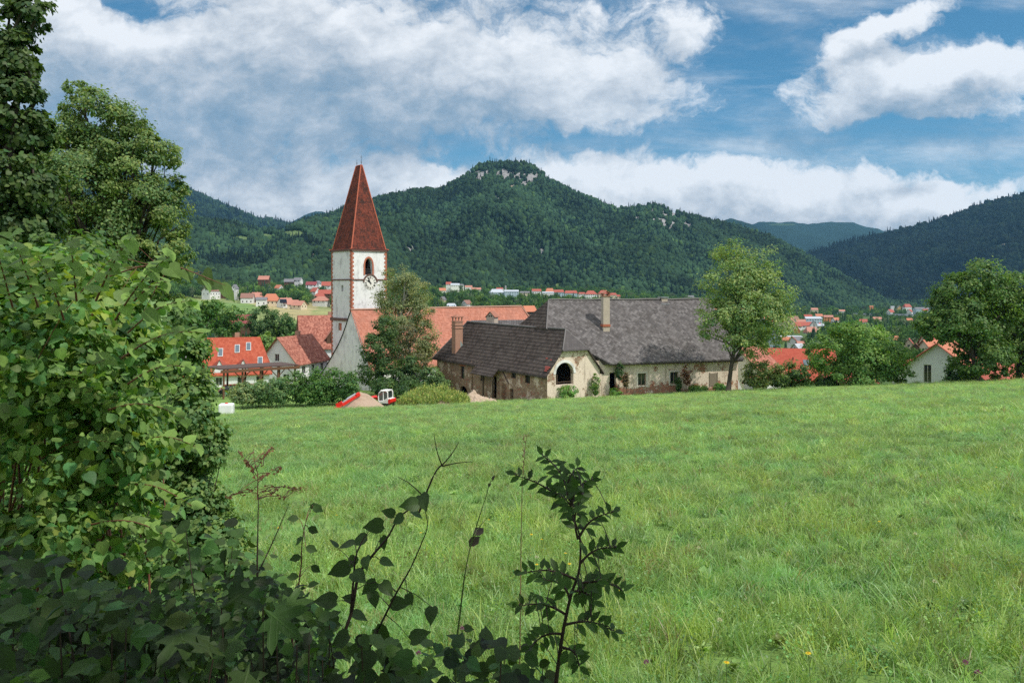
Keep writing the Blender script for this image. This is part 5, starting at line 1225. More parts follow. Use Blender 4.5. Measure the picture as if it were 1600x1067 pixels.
# viaduct
def viaduct():
    A, B = P(1268, 489.3, 1560), P(1424, 492.3, 1330); ax = (B - A).normalized(); t = thing('viaduct', (A + B) / 2, 'long grey road viaduct crossing the valley at the foot of the mountain', 'viaduct')
    L_ = (B - A).length; mid = (A + B) / 2
    mb = MB(); mb.box(mid + Vector((0, 0, -1.1)), (L_, 12, 2.0), ax); mb.build('deck', M['grey_concrete'], t)
    mb = MB(); mb.box(mid + Vector((0, -6.2, .7)), (L_, .3, 2.2), ax); mb.build('noise_barrier', flat('barrier_grey', (.30, .34, .38)), t)
    for i in range(7):
        p = A.lerp(B, (i + .5) / 7); g = zg(p.x, p.y) - 2; mb = MB(); mb.box((p.x, p.y, (p.z - 2.1 + g) / 2), (2.2, 7, p.z - 2.1 - g), ax); mb.build('pier', M['grey_concrete'], t)
viaduct()

# ================================================================ woods and trees on the valley floor
HB = [(v[1] - v[4] * F / v[3] * .55, v[1] + v[4] * F / v[3] * .55, v[2] - (v[6] + v[7]) * F / v[3], v[2] - 1.5, v[3]) for v in VH] + [(1262, 1430, 484, 492, 1330), (786, 794, 444, 462, 1190), (1276, 1285, 506, 512, 800)]
def clear_of_houses(X, Y, Z, w, h):
    px = CX + F * X / Y; top = HY - F * (Z + h) / Y; bot = HY - F * Z / Y; hw = w * .5 * F / Y; ok = np.ones(len(X), bool)
    for x0, x1, y0, y1, d in HB:
        ins = (px + hw * .6 > x0) & (px - hw * .6 < x1) & (top < y1 - (y1 - y0) * .12) & (bot > y0) & (Y < d + 10)
        ok &= ~ins
    return ok
def valley_wood():
    rng = np.random.default_rng(77); n = 34000
    Y = 190 * (2500 / 190) ** rng.random(n) ** .8; u = rng.uniform(-.52, .75, n); X = u * Y; Z = Zg(X, Y); px = CX + F * u; py = HY - F * Z / Y
    keep = np.ones(n, bool)
    keep &= ~((Y > 285) & (Y < 800) & (px < 700) & (py > 467 + np.clip((px - 300) * .07, 0, 16)) & (px < 560))       # open fields
    keep &= ~((px > 690) & (px < 745) & (py > 443) & (py < 463) & (Y > 1000) & (rng.random(n) < .85))
    keep &= ~((px > 300) & (px < 345) & (Y > 790) & (Y < 1000))
    dens = fbm(X / 70, Y / 70, 5, 3); keep &= (dens > -.30) | (px < 560)
    keep &= ~((px > 1180) & (Y > 560) & (Y < 900) & (rng.random(n) < .75)) & ~((px > 1180) & (Y >= 900) & (rng.random(n) < .3))
    keep &= (Y < np.interp(px, [-300, 250, 520, 650, 800, 1000, 1200, 1400, 2000], [960, 1000, 1090, 1330, 1500, 1520, 1720, 2350, 2500]))
    h = rng.uniform(6.5, 12.5, n); w = h * rng.uniform(.62, .95, n)
    h[Y < 330] *= .8; w[Y < 330] *= .8
    keep &= clear_of_houses(X, Y, Z, w, h)
    X, Y, Z, h, w = (a[keep] for a in (X, Y, Z, h, w)); n = len(X)
    idx = rng.integers(0, 5, n); con = rng.random(n) < .13; idx[con] = 5; w[con] = h[con] * .48; h[con] *= 1.05
    tint = np.tile(np.array([.055, .115, .030]), (n, 1)); tint[con] = (.018, .045, .024)
    k = rng.random(n); tint[(k < .16) & ~con] = (.095, .16, .035); tint[(k > .9) & ~con] = (.085, .12, .065); tint[(k > .60) & (k < .82) & ~con] = (.032, .078, .026)
    tint *= 1.35 * np.clip(1 + rng.normal(0, .18, (n, 1)), .5, 1.6)
    scatter('valley_wood', np.stack([X, Y, Z - .4], 1), np.stack([rng.normal(0, .05, n), rng.normal(0, .05, n), rng.uniform(0, 6.28, n)], 1), np.stack([w, w, h], 1), tint, idx, MT, 'mixed green trees filling the valley floor between the houses', 'wood')
    return n
NVW = valley_wood()
print('valley trees', NVW)

# ---------------------------------------------------------------- detailed trees
def unit(v): return v / np.maximum(np.linalg.norm(v, axis=1)[:, None], 1e-9)
TPL = {
 'kite': (np.array([(0, 0, 0), (.34, .45, .10), (0, 1, -.04), (-.34, .45, .10)]), [np.array([(0, 1, 2), (0, 2, 3)])]),
 'oval': (np.array([(0, 0, 0), (.27, .22, .07), (.33, .55, .08), (0, 1, -.10), (-.33, .55, .08), (-.27, .22, .07), (0, .5, 0)]), [np.array([(0, 1, 6), (1, 2, 6), (2, 3, 6), (3, 4, 6), (4, 5, 6), (5, 0, 6)])]),
 'heart': (np.array([(0, 0, 0), (.20, -.07, .03), (.40, .10, .07), (.44, .36, .06), (.28, .68, .0), (.10, .88, -.07), (0, 1.05, -.14), (-.10, .88, -.07), (-.28, .68, .0), (-.44, .36, .06), (-.40, .10, .07), (-.20, -.07, .03), (0, .45, .0)]),
           [np.array([(i, i + 1 if i < 11 else 0, 12) for i in range(12)])]),
 'lance': (np.array([(0, 0, 0), (.10, .3, .03), (0, 1, -.12), (-.10, .3, .03)]), [np.array([(0, 1, 2), (0, 2, 3)])]),
}
def maple_tpl():
    pts = []; lobes = [(0, 1.0), (52, .86), (-52, .86), (105, .55), (-105, .55)]
    angs = [(-150, .16), (-128, .34), (-105, .58), (-88, .40), (-78, .36), (-62, .72), (-52, .92), (-40, .66), (-27, .38), (-13, .70), (0, 1.05), (13, .70), (27, .38), (40, .66), (52, .92), (62, .72), (78, .36), (88, .40), (105, .58), (128, .34), (150, .16)]
    V = [(0, 0, 0)] + [(r * math.sin(R(a)) * .62, r * math.cos(R(a)) * .62 + .30, -.10 * r * r + (.04 if abs(a) % 53 < 14 else 0)) for a, r in angs]
    V.append((0, .30, .03)); c = len(V) - 1; n = len(angs)
    f = [(i, i + 1, c) for i in range(1, n)] + [(0, 1, c), (n, 0, c)]
    return np.array(V), [np.array(f)]
TPL['maple'] = maple_tpl()
LC = {}
def leaves(Pp, nrm, axis, size, tpl, col, asp=1.0):
    """leaf polygons at points Pp; nrm and axis are per-leaf directions"""
    T, Fs = TPL[tpl]; n = len(Pp); nrm = unit(nrm); ax = unit(axis - nrm * np.sum(axis * nrm, 1)[:, None]); sd = np.cross(ax, nrm)
    size = np.asarray(size).reshape(-1, 1, 1)
    V = Pp[:, None] + size * (T[None, :, 0:1] * sd[:, None] * asp + T[None, :, 1:2] * ax[:, None] + T[None, :, 2:3] * nrm[:, None])
    k = len(T); f = [(F_[None] + (np.arange(n) * k)[:, None, None]).reshape(-1, F_.shape[1]) for F_ in Fs]
    LC['last'] = np.tile(T, (n, 1))
    return V.reshape(-1, 3), f, np.repeat(col, k, 0)
def near_mesh(name, V, f, c):
    me = mesh_np(name, V, f, c); a = me.attributes.new('lc', 'FLOAT_VECTOR', 'POINT'); a.data.foreach_set('vector', LC['last'].astype(np.float32).ravel()); return me
def merge(parts):
    V = []; Fm = {}; Cc = []; o = 0
    for v, fs, c in parts:
        V.append(v); Cc.append(c)
        for f in fs: Fm.setdefault(f.shape[1], []).append(f + o)
        o += len(v)
    return np.concatenate(V), [np.concatenate(f) for f in Fm.values()], np.concatenate(Cc)
def crown(blobs, n, size, col, seed, tpl='kite', clump=.26, nsub=34, hue=.16, droop=.35, shell=.5, asp=1.0, nr=.38, sv=(.65, 1.3)):
    """blobs: (x, y, z, rx, ry, rz); returns mesh arrays and the clump centres"""
    rng = np.random.default_rng(seed); vol = np.array([b[3] * b[4] * b[5] for b in blobs]) ** (2 / 3); k = rng.choice(len(blobs), size=n, p=vol / vol.sum())
    B = np.array(blobs, float); subs = []; sb = []
    for i, b in enumerate(blobs):
        d = unit(rng.normal(size=(nsub, 3))); r = rng.uniform(shell, 1.0, nsub) ** .6
        subs.append(B[i, :3] + d * r[:, None] * B[i, 3:]); sb.append(rng.uniform(.45, 1.7, nsub) * B[i, 3:].mean() * clump)
    subs = np.array(subs); sb = np.array(sb); j = rng.integers(0, nsub, n); C = subs[k, j]; rr = sb[k, j]
    q = unit(rng.normal(size=(n, 3))); rad = np.where(rng.random(n) < .25, 1.35, 1.0) * rng.uniform(.15, 1.0, n) ** .6 * rr
    Pp = C + q * rad[:, None] * np.array([1.15, 1.15, .75])
    out = unit(Pp - B[k, :3]); nrm = q * .3 + out * .75 + np.array([0, 0, .5]) + rng.normal(size=(n, 3)) * nr
    ax = rng.normal(size=(n, 3)) + out * .8; ax[:, 2] -= droop
    sh = rng.normal(0, 1, subs.shape[:2])[k, j]; c = np.array(col)[None] * 1.75 * np.clip(1 + .11 * sh[:, None] + rng.normal(0, .17, (n, 1)), .35, 1.9)
    yel = np.clip(rng.normal(0, hue, (n, 1)) + .08 * sh[:, None], -.4, .5); c = c * (1 + yel * np.array([1.1, .25, -.3]))
    return leaves(Pp, nrm, ax, size * (sv[0] + (sv[1] - sv[0]) * rng.random(n) ** 1.4), tpl, np.clip(c, .005, .6), asp), subs.reshape(-1, 3)
def limbs(mb, base, top, r0, subs, rng, nl, crook=.06, n=7, twig=.25):
    """tapered trunk with limbs that reach towards clump centres"""
    base, top = Vector(base), Vector(top); H = (top - base).length; pts = []; K = 9
    off = Vector((0, 0, 0))
    for i in range(K + 1):
        t = i / K; off += Vector((rng.normal(0, crook), rng.normal(0, crook), 0)) * H * .12; pts.append(base.lerp(top, t) + off * math.sin(math.pi * min(t, .8)))
    rad = [r0 * (1.35 if i == 0 else 1) * (1 - .82 * i / K) for i in range(K + 1)]; mb.tube(pts, rad, n)
    for s in subs[rng.choice(len(subs), min(nl, len(subs)), replace=False)]:
        s = Vector(s); t = min(.95, max(.25, (s.z - base.z) / max(H, .1) * .62 + rng.uniform(-.1, .1))); i = t * K; a = pts[int(i)].lerp(pts[min(int(i) + 1, K)], i - int(i)); L_ = (s - a).length
        if L_ < .1: continue
        r = min(r0 * (1 - .8 * t) * .55, .018 * L_ + .012 * r0 * 6); m1 = a.lerp(s, .4) + Vector((rng.normal(0, .06), rng.normal(0, .06), rng.uniform(0, .12))) * L_; m2 = a.lerp(s, .75) + Vector((rng.normal(0, .05), rng.normal(0, .05), rng.uniform(0, .08))) * L_
        mb.tube([a, m1, m2, s], [r, r * .7, r * .42, r * .15], 5, cap=False)
def tree(name, label, cat, px, d, blobs, n, size, col, seed, r0=.25, nl=26, tpl='kite', bark=None, group=None, topy=None, leafm=None, base=None, parent_loc=None, crook=.06, **kw):
    """blobs in photo pixels at the tree's own distance: (x, y, rx, ry, distance offset)"""
    rng = np.random.default_rng(seed + 500); s = d / F
    W_ = []
    for b in blobs:
        x, y, rx, ry = b[:4]; dd = d + (b[4] if len(b) > 4 else 0); p = P(x, y, dd); W_.append((p.x, p.y, p.z, rx * dd / F, (b[5] if len(b) > 5 else rx * dd / F), ry * dd / F))
    g = ground_at(px, d) if base is None else Vector(base)
    t = thing(name, g, label, cat, group)
    (V, f, c), subs = crown(W_, n, size, col, seed, tpl, **kw)
    if r0 > 0:
        topz = (HY - topy) / F * d if topy else max(w[2] + w[5] * .5 for w in W_); tx = np.average([w[0] for w in W_]); ty = np.average([w[1] for w in W_])
        mb = MB(); limbs(mb, (g.x, g.y, g.z - .3), (tx * .6 + g.x * .4, ty * .6 + g.y * .4, topz), r0, subs, rng, nl, crook); mb.build('trunk', bark or M['bark'], t, smooth=True)
    link('crown', mesh_np('crown', V, f, c), leafm or M['leaf'], t)
    return t

# ================================================================ trees round the meadow
G1 = (.085, .165, .032); G2 = (.060, .125, .028); G3 = (.038, .085, .022); OL = (.125, .130, .055)
tree('walnut_tree', 'loose walnut tree with forked trunk before the right end of the grey roof', 'tree', 1137, 97,
     [(1142, 398, 32, 24), (1182, 415, 38, 30, 1), (1128, 445, 34, 34, -1), (1188, 458, 42, 34), (1220, 470, 24, 26), (1118, 492, 30, 24, -1), (1158, 498, 34, 28), (1206, 512, 34, 26, 1), (1106, 518, 18, 13), (1182, 545, 30, 16), (1146, 532, 26, 14, -1), (1165, 440, 44, 40), (1150, 482, 44, 34), (1190, 490, 40, 30)],
     29000, .28, (.130, .185, .066), 101, r0=.30, nl=42, topy=430, clump=.30, nsub=26, shell=.30)
tree('round_tree', 'round bright green tree with low crown right of the long red roof', 'tree', 1332, 99,
     [(1298, 553, 34, 30), (1345, 533, 42, 32), (1385, 560, 34, 28), (1330, 584, 62, 18), (1402, 583, 22, 14), (1322, 516, 26, 14), (1350, 565, 40, 30, -1.5)],
     24000, .32, (.088, .160, .036), 102, r0=.22, nl=24, topy=540)
tree('broad_tree', 'big dark green tree left of the pair at the right edge', 'tree', 1527, 93,
     [(1492, 455, 34, 24), (1535, 432, 36, 22), (1500, 500, 50, 34), (1545, 490, 48, 40), (1468, 520, 26, 16), (1514, 560, 28, 28), (1545, 560, 34, 30), (1478, 480, 26, 22), (1440, 505, 14, 10)],
     32000, .33, (.066, .120, .030), 103, r0=.34, nl=38, topy=470)
tree('broad_tree', 'big dark green tree cut by the right edge of the photograph', 'tree', 1592, 95,
     [(1595, 450, 40, 26), (1575, 500, 36, 36), (1640, 480, 60, 50), (1590, 555, 44, 34), (1660, 560, 60, 50), (1565, 455, 26, 20)],
     27000, .33, (.070, .125, .030), 104, r0=.34, nl=30, topy=480)
for i, (x, y, rx, ry, c, lab) in enumerate([(1192, 583, 27, 22, (.085, .115, .035), 'olive bush between the farmhouse corner and the long red roof'), (1237, 586, 27, 22, (.062, .105, .030), 'darker olive bush left of the round tree'),
        (1290, 600, 18, 10, G3, 'small dark bush under the left side of the round tree'), (1262, 603, 14, 8, G2, 'low green bush at the meadow edge below the long red roof')]):
    tree('bush', lab, 'bush', x, 99, [(x, y, rx, ry), (x - rx * .5, y + ry * .4, rx * .6, ry * .5), (x + rx * .5, y + ry * .3, rx * .6, ry * .6)], 4200, .30, c, 120 + i, r0=.07, nl=14)
tree('dark_tree', 'dark bush tree hiding the foot of the white house at the right', 'tree', 1492, 97, [(1499, 585, 20, 18), (1512, 600, 30, 12), (1484, 594, 7, 9)], 4500, .34, G3, 131, r0=.12, nl=12)
# round the church
tree('birch_tree', 'tall thin olive leaved birch with pale trunk in front of the church nave', 'tree', 624, 121,
     [(622, 436, 24, 20), (648, 452, 26, 24, 1), (606, 468, 20, 28), (655, 492, 26, 28, 1), (625, 505, 34, 30), (668, 535, 18, 30), (640, 548, 34, 26), (604, 520, 16, 26)],
     27000, .27, (.125, .150, .068), 140, r0=.20, nl=60, bark=M['bark_pale'], topy=418, droop=1.2, clump=.32, shell=.3, hue=.12)
tree('hornbeam_tree', 'dark green bushy tree against the shaded church gable', 'tree', 592, 114,
     [(603, 512, 18, 22), (592, 545, 26, 26), (580, 578, 24, 24), (606, 588, 24, 26)], 14000, .30, (.046, .085, .026), 141, r0=.2, nl=22, topy=530)
tree('copper_tree', 'thin brownish olive leaved tree mixed into the birch before the nave', 'tree', 640, 117,
     [(628, 545, 20, 22), (650, 565, 20, 18), (636, 520, 16, 18)], 3000, .28, (.095, .095, .050), 142, r0=.13, nl=20, topy=520, hue=.2)
tree('hornbeam_tree', 'dark tree with black trunk standing right of the church gable tree', 'tree', 645, 113,
     [(632, 590, 22, 20), (655, 600, 22, 18), (640, 570, 14, 14)], 10000, .29, (.042, .080, .024), 143, r0=.22, nl=18, topy=560)
tree('elder_bush', 'sunlit leafy bush in front of the white nave wall', 'bush', 677, 112, [(675, 585, 17, 14), (664, 600, 16, 12), (688, 600, 14, 13)], 4200, .30, (.075, .125, .045), 144, r0=.08, nl=12)
tree('bush', 'dark low bush in the gap between the machine and the overgrown mound', 'bush', 625, 108, [(600, 602, 20, 13), (640, 608, 28, 12), (672, 612, 20, 10)], 5200, .30, (.036, .075, .022), 145, r0=.08, nl=12)
# hedge bushes
HG = [(378, 614, 18, 15, (.13, .175, .075), 'pale variegated hedge bush at the left end beside the white tank'), (404, 612, 20, 17, (.10, .155, .060), 'pale green hedge bush second from the left'), (432, 609, 19, 20, (.085, .145, .052), 'mid green hedge bush in front of the silver car'),
      (462, 604, 19, 24, (.065, .13, .036), 'green hedge bush in front of the white gabled house'), (492, 602, 20, 27, (.058, .125, .030), 'tall green hedge bush below the curved church gable'), (520, 602, 20, 27, (.055, .12, .028), 'tall bright hedge bush left of the gravel heap'),
      (545, 606, 17, 24, (.052, .11, .028), 'hedge bush at the right end next to the dark church tree')]
for i, (x, y, rx, ry, c, lab) in enumerate(HG):
    tree('hedge_bush', lab, 'bush', x, 99 + (i % 2), [(x, y - ry * .15, rx, ry * .8), (x - rx * .4, y + ry * .45, rx * .8, ry * .6), (x + rx * .4, y + ry * .45, rx * .8, ry * .6), (x + rx * .2, y - ry * .55, rx * .6, ry * .55)], 4600, .24, c, 150 + i, r0=.05, nl=14, group='bushes of the hedge before the carport', clump=.3)
# trees behind the carport and beside the red roofed house
for i, (x, y, rx, ry, d, c, lab) in enumerate([
        (408, 500, 20, 24, 200, (.050, .095, .030), 'dark feathery tree left in the clump above the white gabled house'), (436, 505, 24, 20, 205, (.045, .098, .026), 'dense dark tree in the middle of the clump above the white gabled house'),
        (468, 516, 22, 16, 210, (.052, .110, .026), 'green tree at the right end of the clump above the white gabled house'), (418, 535, 17, 16, 150, (.115, .18, .045), 'light yellow green tree between the red roof and the white gable'),
        (350, 492, 28, 22, 160, (.060, .12, .030), 'green tree above the bright red roof beside the maroon barn'), (395, 552, 12, 16, 140, (.055, .10, .03), 'small dark bush between the two near houses'),
        (515, 590, 10, 16, 165, (.07, .13, .035), 'small green bush in the yard left of the tower foot')]):
    tree('garden_tree', lab, 'tree', x, d, [(x, y, rx, ry), (x - rx * .5, y + ry * .5, rx * .7, ry * .6), (x + rx * .5, y + ry * .4, rx * .7, ry * .6), (x, y + ry * .9, rx * .8, ry * .5)], 4600, .55, c, 170 + i, r0=.2, nl=12)
# weeds and climbers at the farmhouse foot
for i, (x, y, rx, ry, d, c, lab) in enumerate([
        (888, 612, 16, 11, 95.5, (.10, .19, .045), 'tall nettles below the big arch'), (930, 600, 6, 17, 98, (.085, .15, .040), 'slim climbing shrub at the right corner of the gable wall'), (962, 613, 9, 8, 99.5, (.09, .18, .04), 'weeds in front of the dark doorway'),
        (1092, 608, 16, 5, 103, (.10, .18, .045), 'low weeds at the foot of the wall left of the boarded window'), (1125, 605, 10, 5, 104, (.08, .17, .04), 'leafy weeds beside the walnut trunk'), (1060, 600, 4, 12, 102, (.04, .08, .022), 'ivy hanging beside the right hand window'),
        (968, 580, 6, 14, 99.8, (.035, .07, .022), 'dark creeper growing up right of the doorway'), (1073, 585, 8, 16, 101.8, (.11, .055, .03), 'dead reddish creeper on the wall between window and boarded window'), (978, 592, 4, 13, 99.9, (.09, .075, .04), 'withered vine on the plaster right of the door')]):
    tree('weed_clump', lab, 'plant', x, d, [(x, y, rx, ry), (x, y + ry * .4, rx * .7, ry * .6)], 900 if rx < 10 else 1500, .22, c, 190 + i, r0=.02, nl=10)

# ================================================================ yard: mound, rubble, gravel heap, digger, tank
def heap(name, label, cat, x, y, d, rx, h, ry, mat_, seed, rough=.12, n=44, pw=1.0, lump_=.35):
    s = d / F; c = P(x, y, d); g = zg(c.x, c.y); t = thing(name, (c.x, c.y, g), label, cat)
    a = np.linspace(-1, 1, n); A, B = np.meshgrid(a, a, indexing='ij'); r = np.sqrt(A ** 2 + B ** 2); X = c.x + A * rx; Y = c.y + B * ry
    prof = np.clip(1 - r ** pw, 0, 1) ** .9; Z = Zg(X, Y) - .12 + prof * h * (1 + lump_ * fbm(A * (2.2 if lump_ < 1 else 3.6), B * (2.2 if lump_ < 1 else 3.6), seed, 3)) + np.where(r < 1.0, rough * fbm(A * 14, B * 14, seed + 1, 4) * prof ** .3, 0)
    V = np.stack([X, Y, Z], -1).reshape(-1, 3); i = np.arange(n * n).reshape(n, n); f = np.stack([i[:-1, :-1], i[1:, :-1], i[1:, 1:], i[:-1, 1:]], -1).reshape(-1, 4)
    cen = r[:-1, :-1].reshape(-1); f = f[cen < .99]
    link('heap', mesh_np('heap', V, [f], smooth=False), mat_, t); return t, X, Y, Z, r
heap('gravel_heap', 'brown gravel heap in front of the small red and white digger', 'heap', 563, 640, 90, 3.0, 2.0, 2.2, M['gravel'], 5, .10, 70)
t, X, Y, Z, r = heap('weedy_mound', 'earth mound overgrown with yellow green weeds left of the farmhouse', 'mound', 678, 632, 93, 4.5, 1.25, 3.0, M['ground_soil'] if 'ground_soil' in M else flat('ground_soil', (.22, .17, .11), sc=4, var=.4), 8, .25, pw=1.3, lump_=1.5)
rng = np.random.default_rng(9); k = rng.choice(np.where((r < .93).ravel())[0], 15000); Pp = np.stack([X.ravel()[k], Y.ravel()[k], Z.ravel()[k]], 1) + rng.normal(0, .05, (15000, 3)) + np.array([0, 0, .15]); Pp[:, 2] += rng.random(15000) ** 3.0 * .75
col = np.where(rng.random((15000, 1)) < .35, np.array([[.56, .54, .20]]), np.array([[.27, .38, .12]])); nn_ = rng.normal(size=(15000, 3)); nn_[:, 2] *= .3; ax_ = rng.normal(size=(15000, 3)) * .6 + (0, 0, 1)
V, f, c = leaves(Pp, nn_, ax_, rng.uniform(.15, .45, 15000), 'lance', col * rng.uniform(.6, 1.3, (15000, 1)), 1.3); link('weeds', mesh_np('weeds', V, f, c), M['leaf'], t)
heap('rubble_heap', 'low heap of pale rubble against the farmhouse side wall', 'heap', 740, 634, 97.5, 3.4, 1.3, 1.6, M['rubble'], 15, .5, 60)

def digger():
    d = 93.5; s = d / F; g = ground_at(604, d); t = thing('mini_digger', g, 'small white and red digger with glazed cab behind the gravel heap', 'digger')
    ax = Vector((.93, -.36, 0)).normalized(); sd = Vector((-ax.y, ax.x, 0)); q = lambda a, b, z: g + (ax * a + sd * b + Vector((0, 0, z))) * .80
    for b in (-.72, .72):
        mb = MB(); pts = [(-1.0, .12), (-.85, 0), (.85, 0), (1.0, .12), (1.0, .4), (.85, .52), (-.85, .52), (-1.0, .4)]; mb.prism([q(a, b - .17, z) for a, z in pts], sd * .27); mb.build('track', M['rubber'], t)
    mb = MB(); mb.prism([q(a, -.8, z) for a, z in ((-.9, .6), (.95, .6), (1.12, .85), (1.05, 1.35), (.45, 1.4), (.0, 1.05), (-.9, .95))], sd * 1.28); o = mb.build('body', M['white_paint'], t); o.modifiers.new('bevel', 'BEVEL').width = .05
    mb = MB(); mb.prism([q(a, -.83, z) for a, z in ((.78, .62), (1.0, .62), (1.16, .85), (1.10, 1.3), (.86, 1.36), (.70, 1.0))], sd * 1.33); mb.build('counterweight', M['red_paint'], t)
    fr = MB(); lo = [(-.85, 1.0), (.35, 1.25)]
    for b in (-.72, .72):
        fr.tube([q(-.9, b, .95), q(-.95, b, 1.5), q(-.82, b, 2.1), q(-.45, b, 2.42), (q(.42, b, 2.45)), q(.60, b, 2.2), q(.62, b, 1.3)], .075, 6); fr.tube([q(-.12, b, 1.0), q(-.12, b, 2.42)], .06, 6)
    fr.box(q(0.0, 0, 2.47), (.96, 1.2, .08), ax); fr.build('cab_frame', M['white_paint'], t)
    gl = MB()
    for b in (-.70, .70): gl.poly([q(-.88, b, 1.0), q(-.92, b, 1.5), q(-.8, b, 2.08), q(-.45, b, 2.38), q(.42, b, 2.40), q(.58, b, 2.2), q(.6, b, 1.35)])
    gl.build('cab_glass', M['cab_glass'], t)
    st = MB(); st.box(q(-.1, 0, 1.25), (.5, .55, .14), ax); st.box(q(.16, 0, 1.6), (.12, .5, .7), ax); st.build('seat', M['rubber'], t)
    # boom goes left behind the heap and the dipper comes down beyond it
    a0 = q(-1.0, .0, .8); a1 = P(580, 621, 92.6); a2 = P(559, 617.5, 89.2); a3 = P(528, 637, 87.2)
    bm_ = MB(); bm_.tube([a0, a0.lerp(a1, .5) + Vector((0, 0, .3)), a1, a2], [.17, .19, .16, .14], 4); bm_.build('boom', M['red_paint'], t)
    di = MB(); dv = (a3 - a2).normalized(); di.box((a2 + a3) / 2, ((a3 - a2).length + .3, .2, .28), dv, up=Vector((0, 0, 1))); di.box(a2 + Vector((0, 0, .06)), (.5, .26, .4), dv); o = di.build('dipper', M['red_paint'], t)
    cy = MB(); up = Vector((0, 0, .34)); cy.tube([a2.lerp(a3, .12) + up, a2.lerp(a3, .55) + up * 1.05], .085, 8); cy.tube([a2.lerp(a3, .5) + up, a2.lerp(a3, .85) + up * .8], .05, 8); c_ = cy.build('hydraulic_cylinder', M['steel']); c_.parent = o
    bk = MB(); bk.box(a3 + Vector((0, 0, .25)) + dv * -.25, (.7, .34, .5), (1, 0, .5)); bk.prism([a3 + Vector(p) for p in ((-.3, -.3, .1), (.35, -.3, .15), (.25, -.3, -.3), (-.15, -.3, -.4), (-.42, -.3, -.15))], Vector((0, .6, 0))); bk.build('bucket', M['red_paint'], t)
M['cab_glass'] = material('cab_glass', lambda nt: {'color': (.10, .13, .12), 'rough': .1, 'spec': .8})
digger()
def tank():
    d = 78; g = ground_at(354, d); t = thing('water_tank', g, 'white plastic box tank standing at the meadow edge beside the hedge', 'tank')
    mb = MB(); mb.box(g + Vector((0, 0, .62)), (1.35, 1.1, 1.05), (1, .15, 0)); o = mb.build('body', M['tank_plastic'], t); m_ = o.modifiers.new('bevel', 'BEVEL'); m_.width = .14; m_.segments = 3
    mb = MB(); mb.box(g + Vector((0, 0, .05)), (1.4, 1.15, .14), (1, .15, 0)); mb.build('pallet', M['pale_wood'], t)
    mb = MB(); mb.lathe(g + Vector((0, 0, 1.12)), [(.15, 0), (.15, .1)], 12); mb.build('lid', M['red_paint'], t)
tank()

# ================================================================ meadow grass
def tuft(seed, nb, rad, h, w, lean=.35):
    rng = np.random.default_rng(seed); V = []; Fq = []
    for b in range(nb):
        a = rng.uniform(0, 6.28); r = rad * rng.random() ** .5; x, y = r * math.cos(a), r * math.sin(a); hh = h * rng.uniform(.45, 1.15); da = rng.uniform(0, 6.28); L_ = lean * hh * rng.uniform(.2, 1.5); ww = w * rng.uniform(.6, 1.2); o = len(V); fa = rng.uniform(0, 3.14)
        cx_, sx_ = math.cos(fa) * ww, math.sin(fa) * ww
        for k, (t, q) in enumerate(((0, 1), (.45, .95), (.8, .6))):
            px_, py_ = x + math.cos(da) * L_ * t * t, y + math.sin(da) * L_ * t * t; V += [(px_ - cx_ * q, py_ - sx_ * q, hh * t), (px_ + cx_ * q, py_ + sx_ * q, hh * t)]
        V.append((x + math.cos(da) * L_ * 1.15, y + math.sin(da) * L_ * 1.15, hh * .96))
        Fq += [(o, o + 1, o + 3, o + 2), (o + 2, o + 3, o + 5, o + 4), (o + 4, o + 5, o + 6, o + 6)]
    Fq = np.array(Fq); return np.array(V), Fq
def tri_fix(V, Fq):
    q = Fq[Fq[:, 2] != Fq[:, 3]]; t = Fq[Fq[:, 2] == Fq[:, 3]][:, :3]; return V, q, t
def rosette(seed, n, L_, w):
    rng = np.random.default_rng(seed); P_ = np.zeros((n, 3)) + rng.normal(0, .01, (n, 3)) + (0, 0, .03); a = rng.uniform(0, 6.28, n); el = rng.uniform(.2, 1.1, n)
    ax = np.stack([np.cos(a) * np.cos(el), np.sin(a) * np.cos(el), np.sin(el)], 1); nr = np.stack([-np.cos(a) * np.sin(el), -np.sin(a) * np.sin(el), np.cos(el)], 1)
    V, f, c = leaves(P_, nr, ax, L_ * rng.uniform(.6, 1.2, n), 'oval', np.ones((n, 3)), w); return V, f[0]
def clover(seed):
    rng = np.random.default_rng(seed); n = 54; P_ = np.stack([rng.normal(0, .09, n), rng.normal(0, .09, n), rng.uniform(.03, .15, n)], 1); a = rng.uniform(0, 6.28, n)
    ax = np.stack([np.cos(a), np.sin(a), rng.normal(0, .25, n)], 1); nr = rng.normal(0, .45, (n, 3)) + (0, 0, 1)
    V, f, c = leaves(P_, nr, ax, rng.uniform(.012, .024, n), 'oval', np.ones((n, 3)), 1.2); return V, f[0]
def inst_coll2(name, meshes, mat):
    c = bpy.data.collections.new(name)
    for k, parts in enumerate(meshes):
        V = parts[0]; me = mesh_np(name, V, [p for p in parts[1:] if len(p)]); me.materials.append(mat); o = bpy.data.objects.new(f'{name}_{k:02d}', me); c.objects.link(o)
    return c
GT = inst_coll2('grass_source', [tri_fix(*tuft(s, 26, .10, .17, .0038, .70)) for s in range(5)] + [tri_fix(*tuft(20 + s, 9, .06, .34, .0036, .45)) for s in range(2)] + [rosette(31, 9, .10, .8), rosette(32, 16, .05, 1.1), clover(33), clover(34), clover(35)], M['grass_inst'])
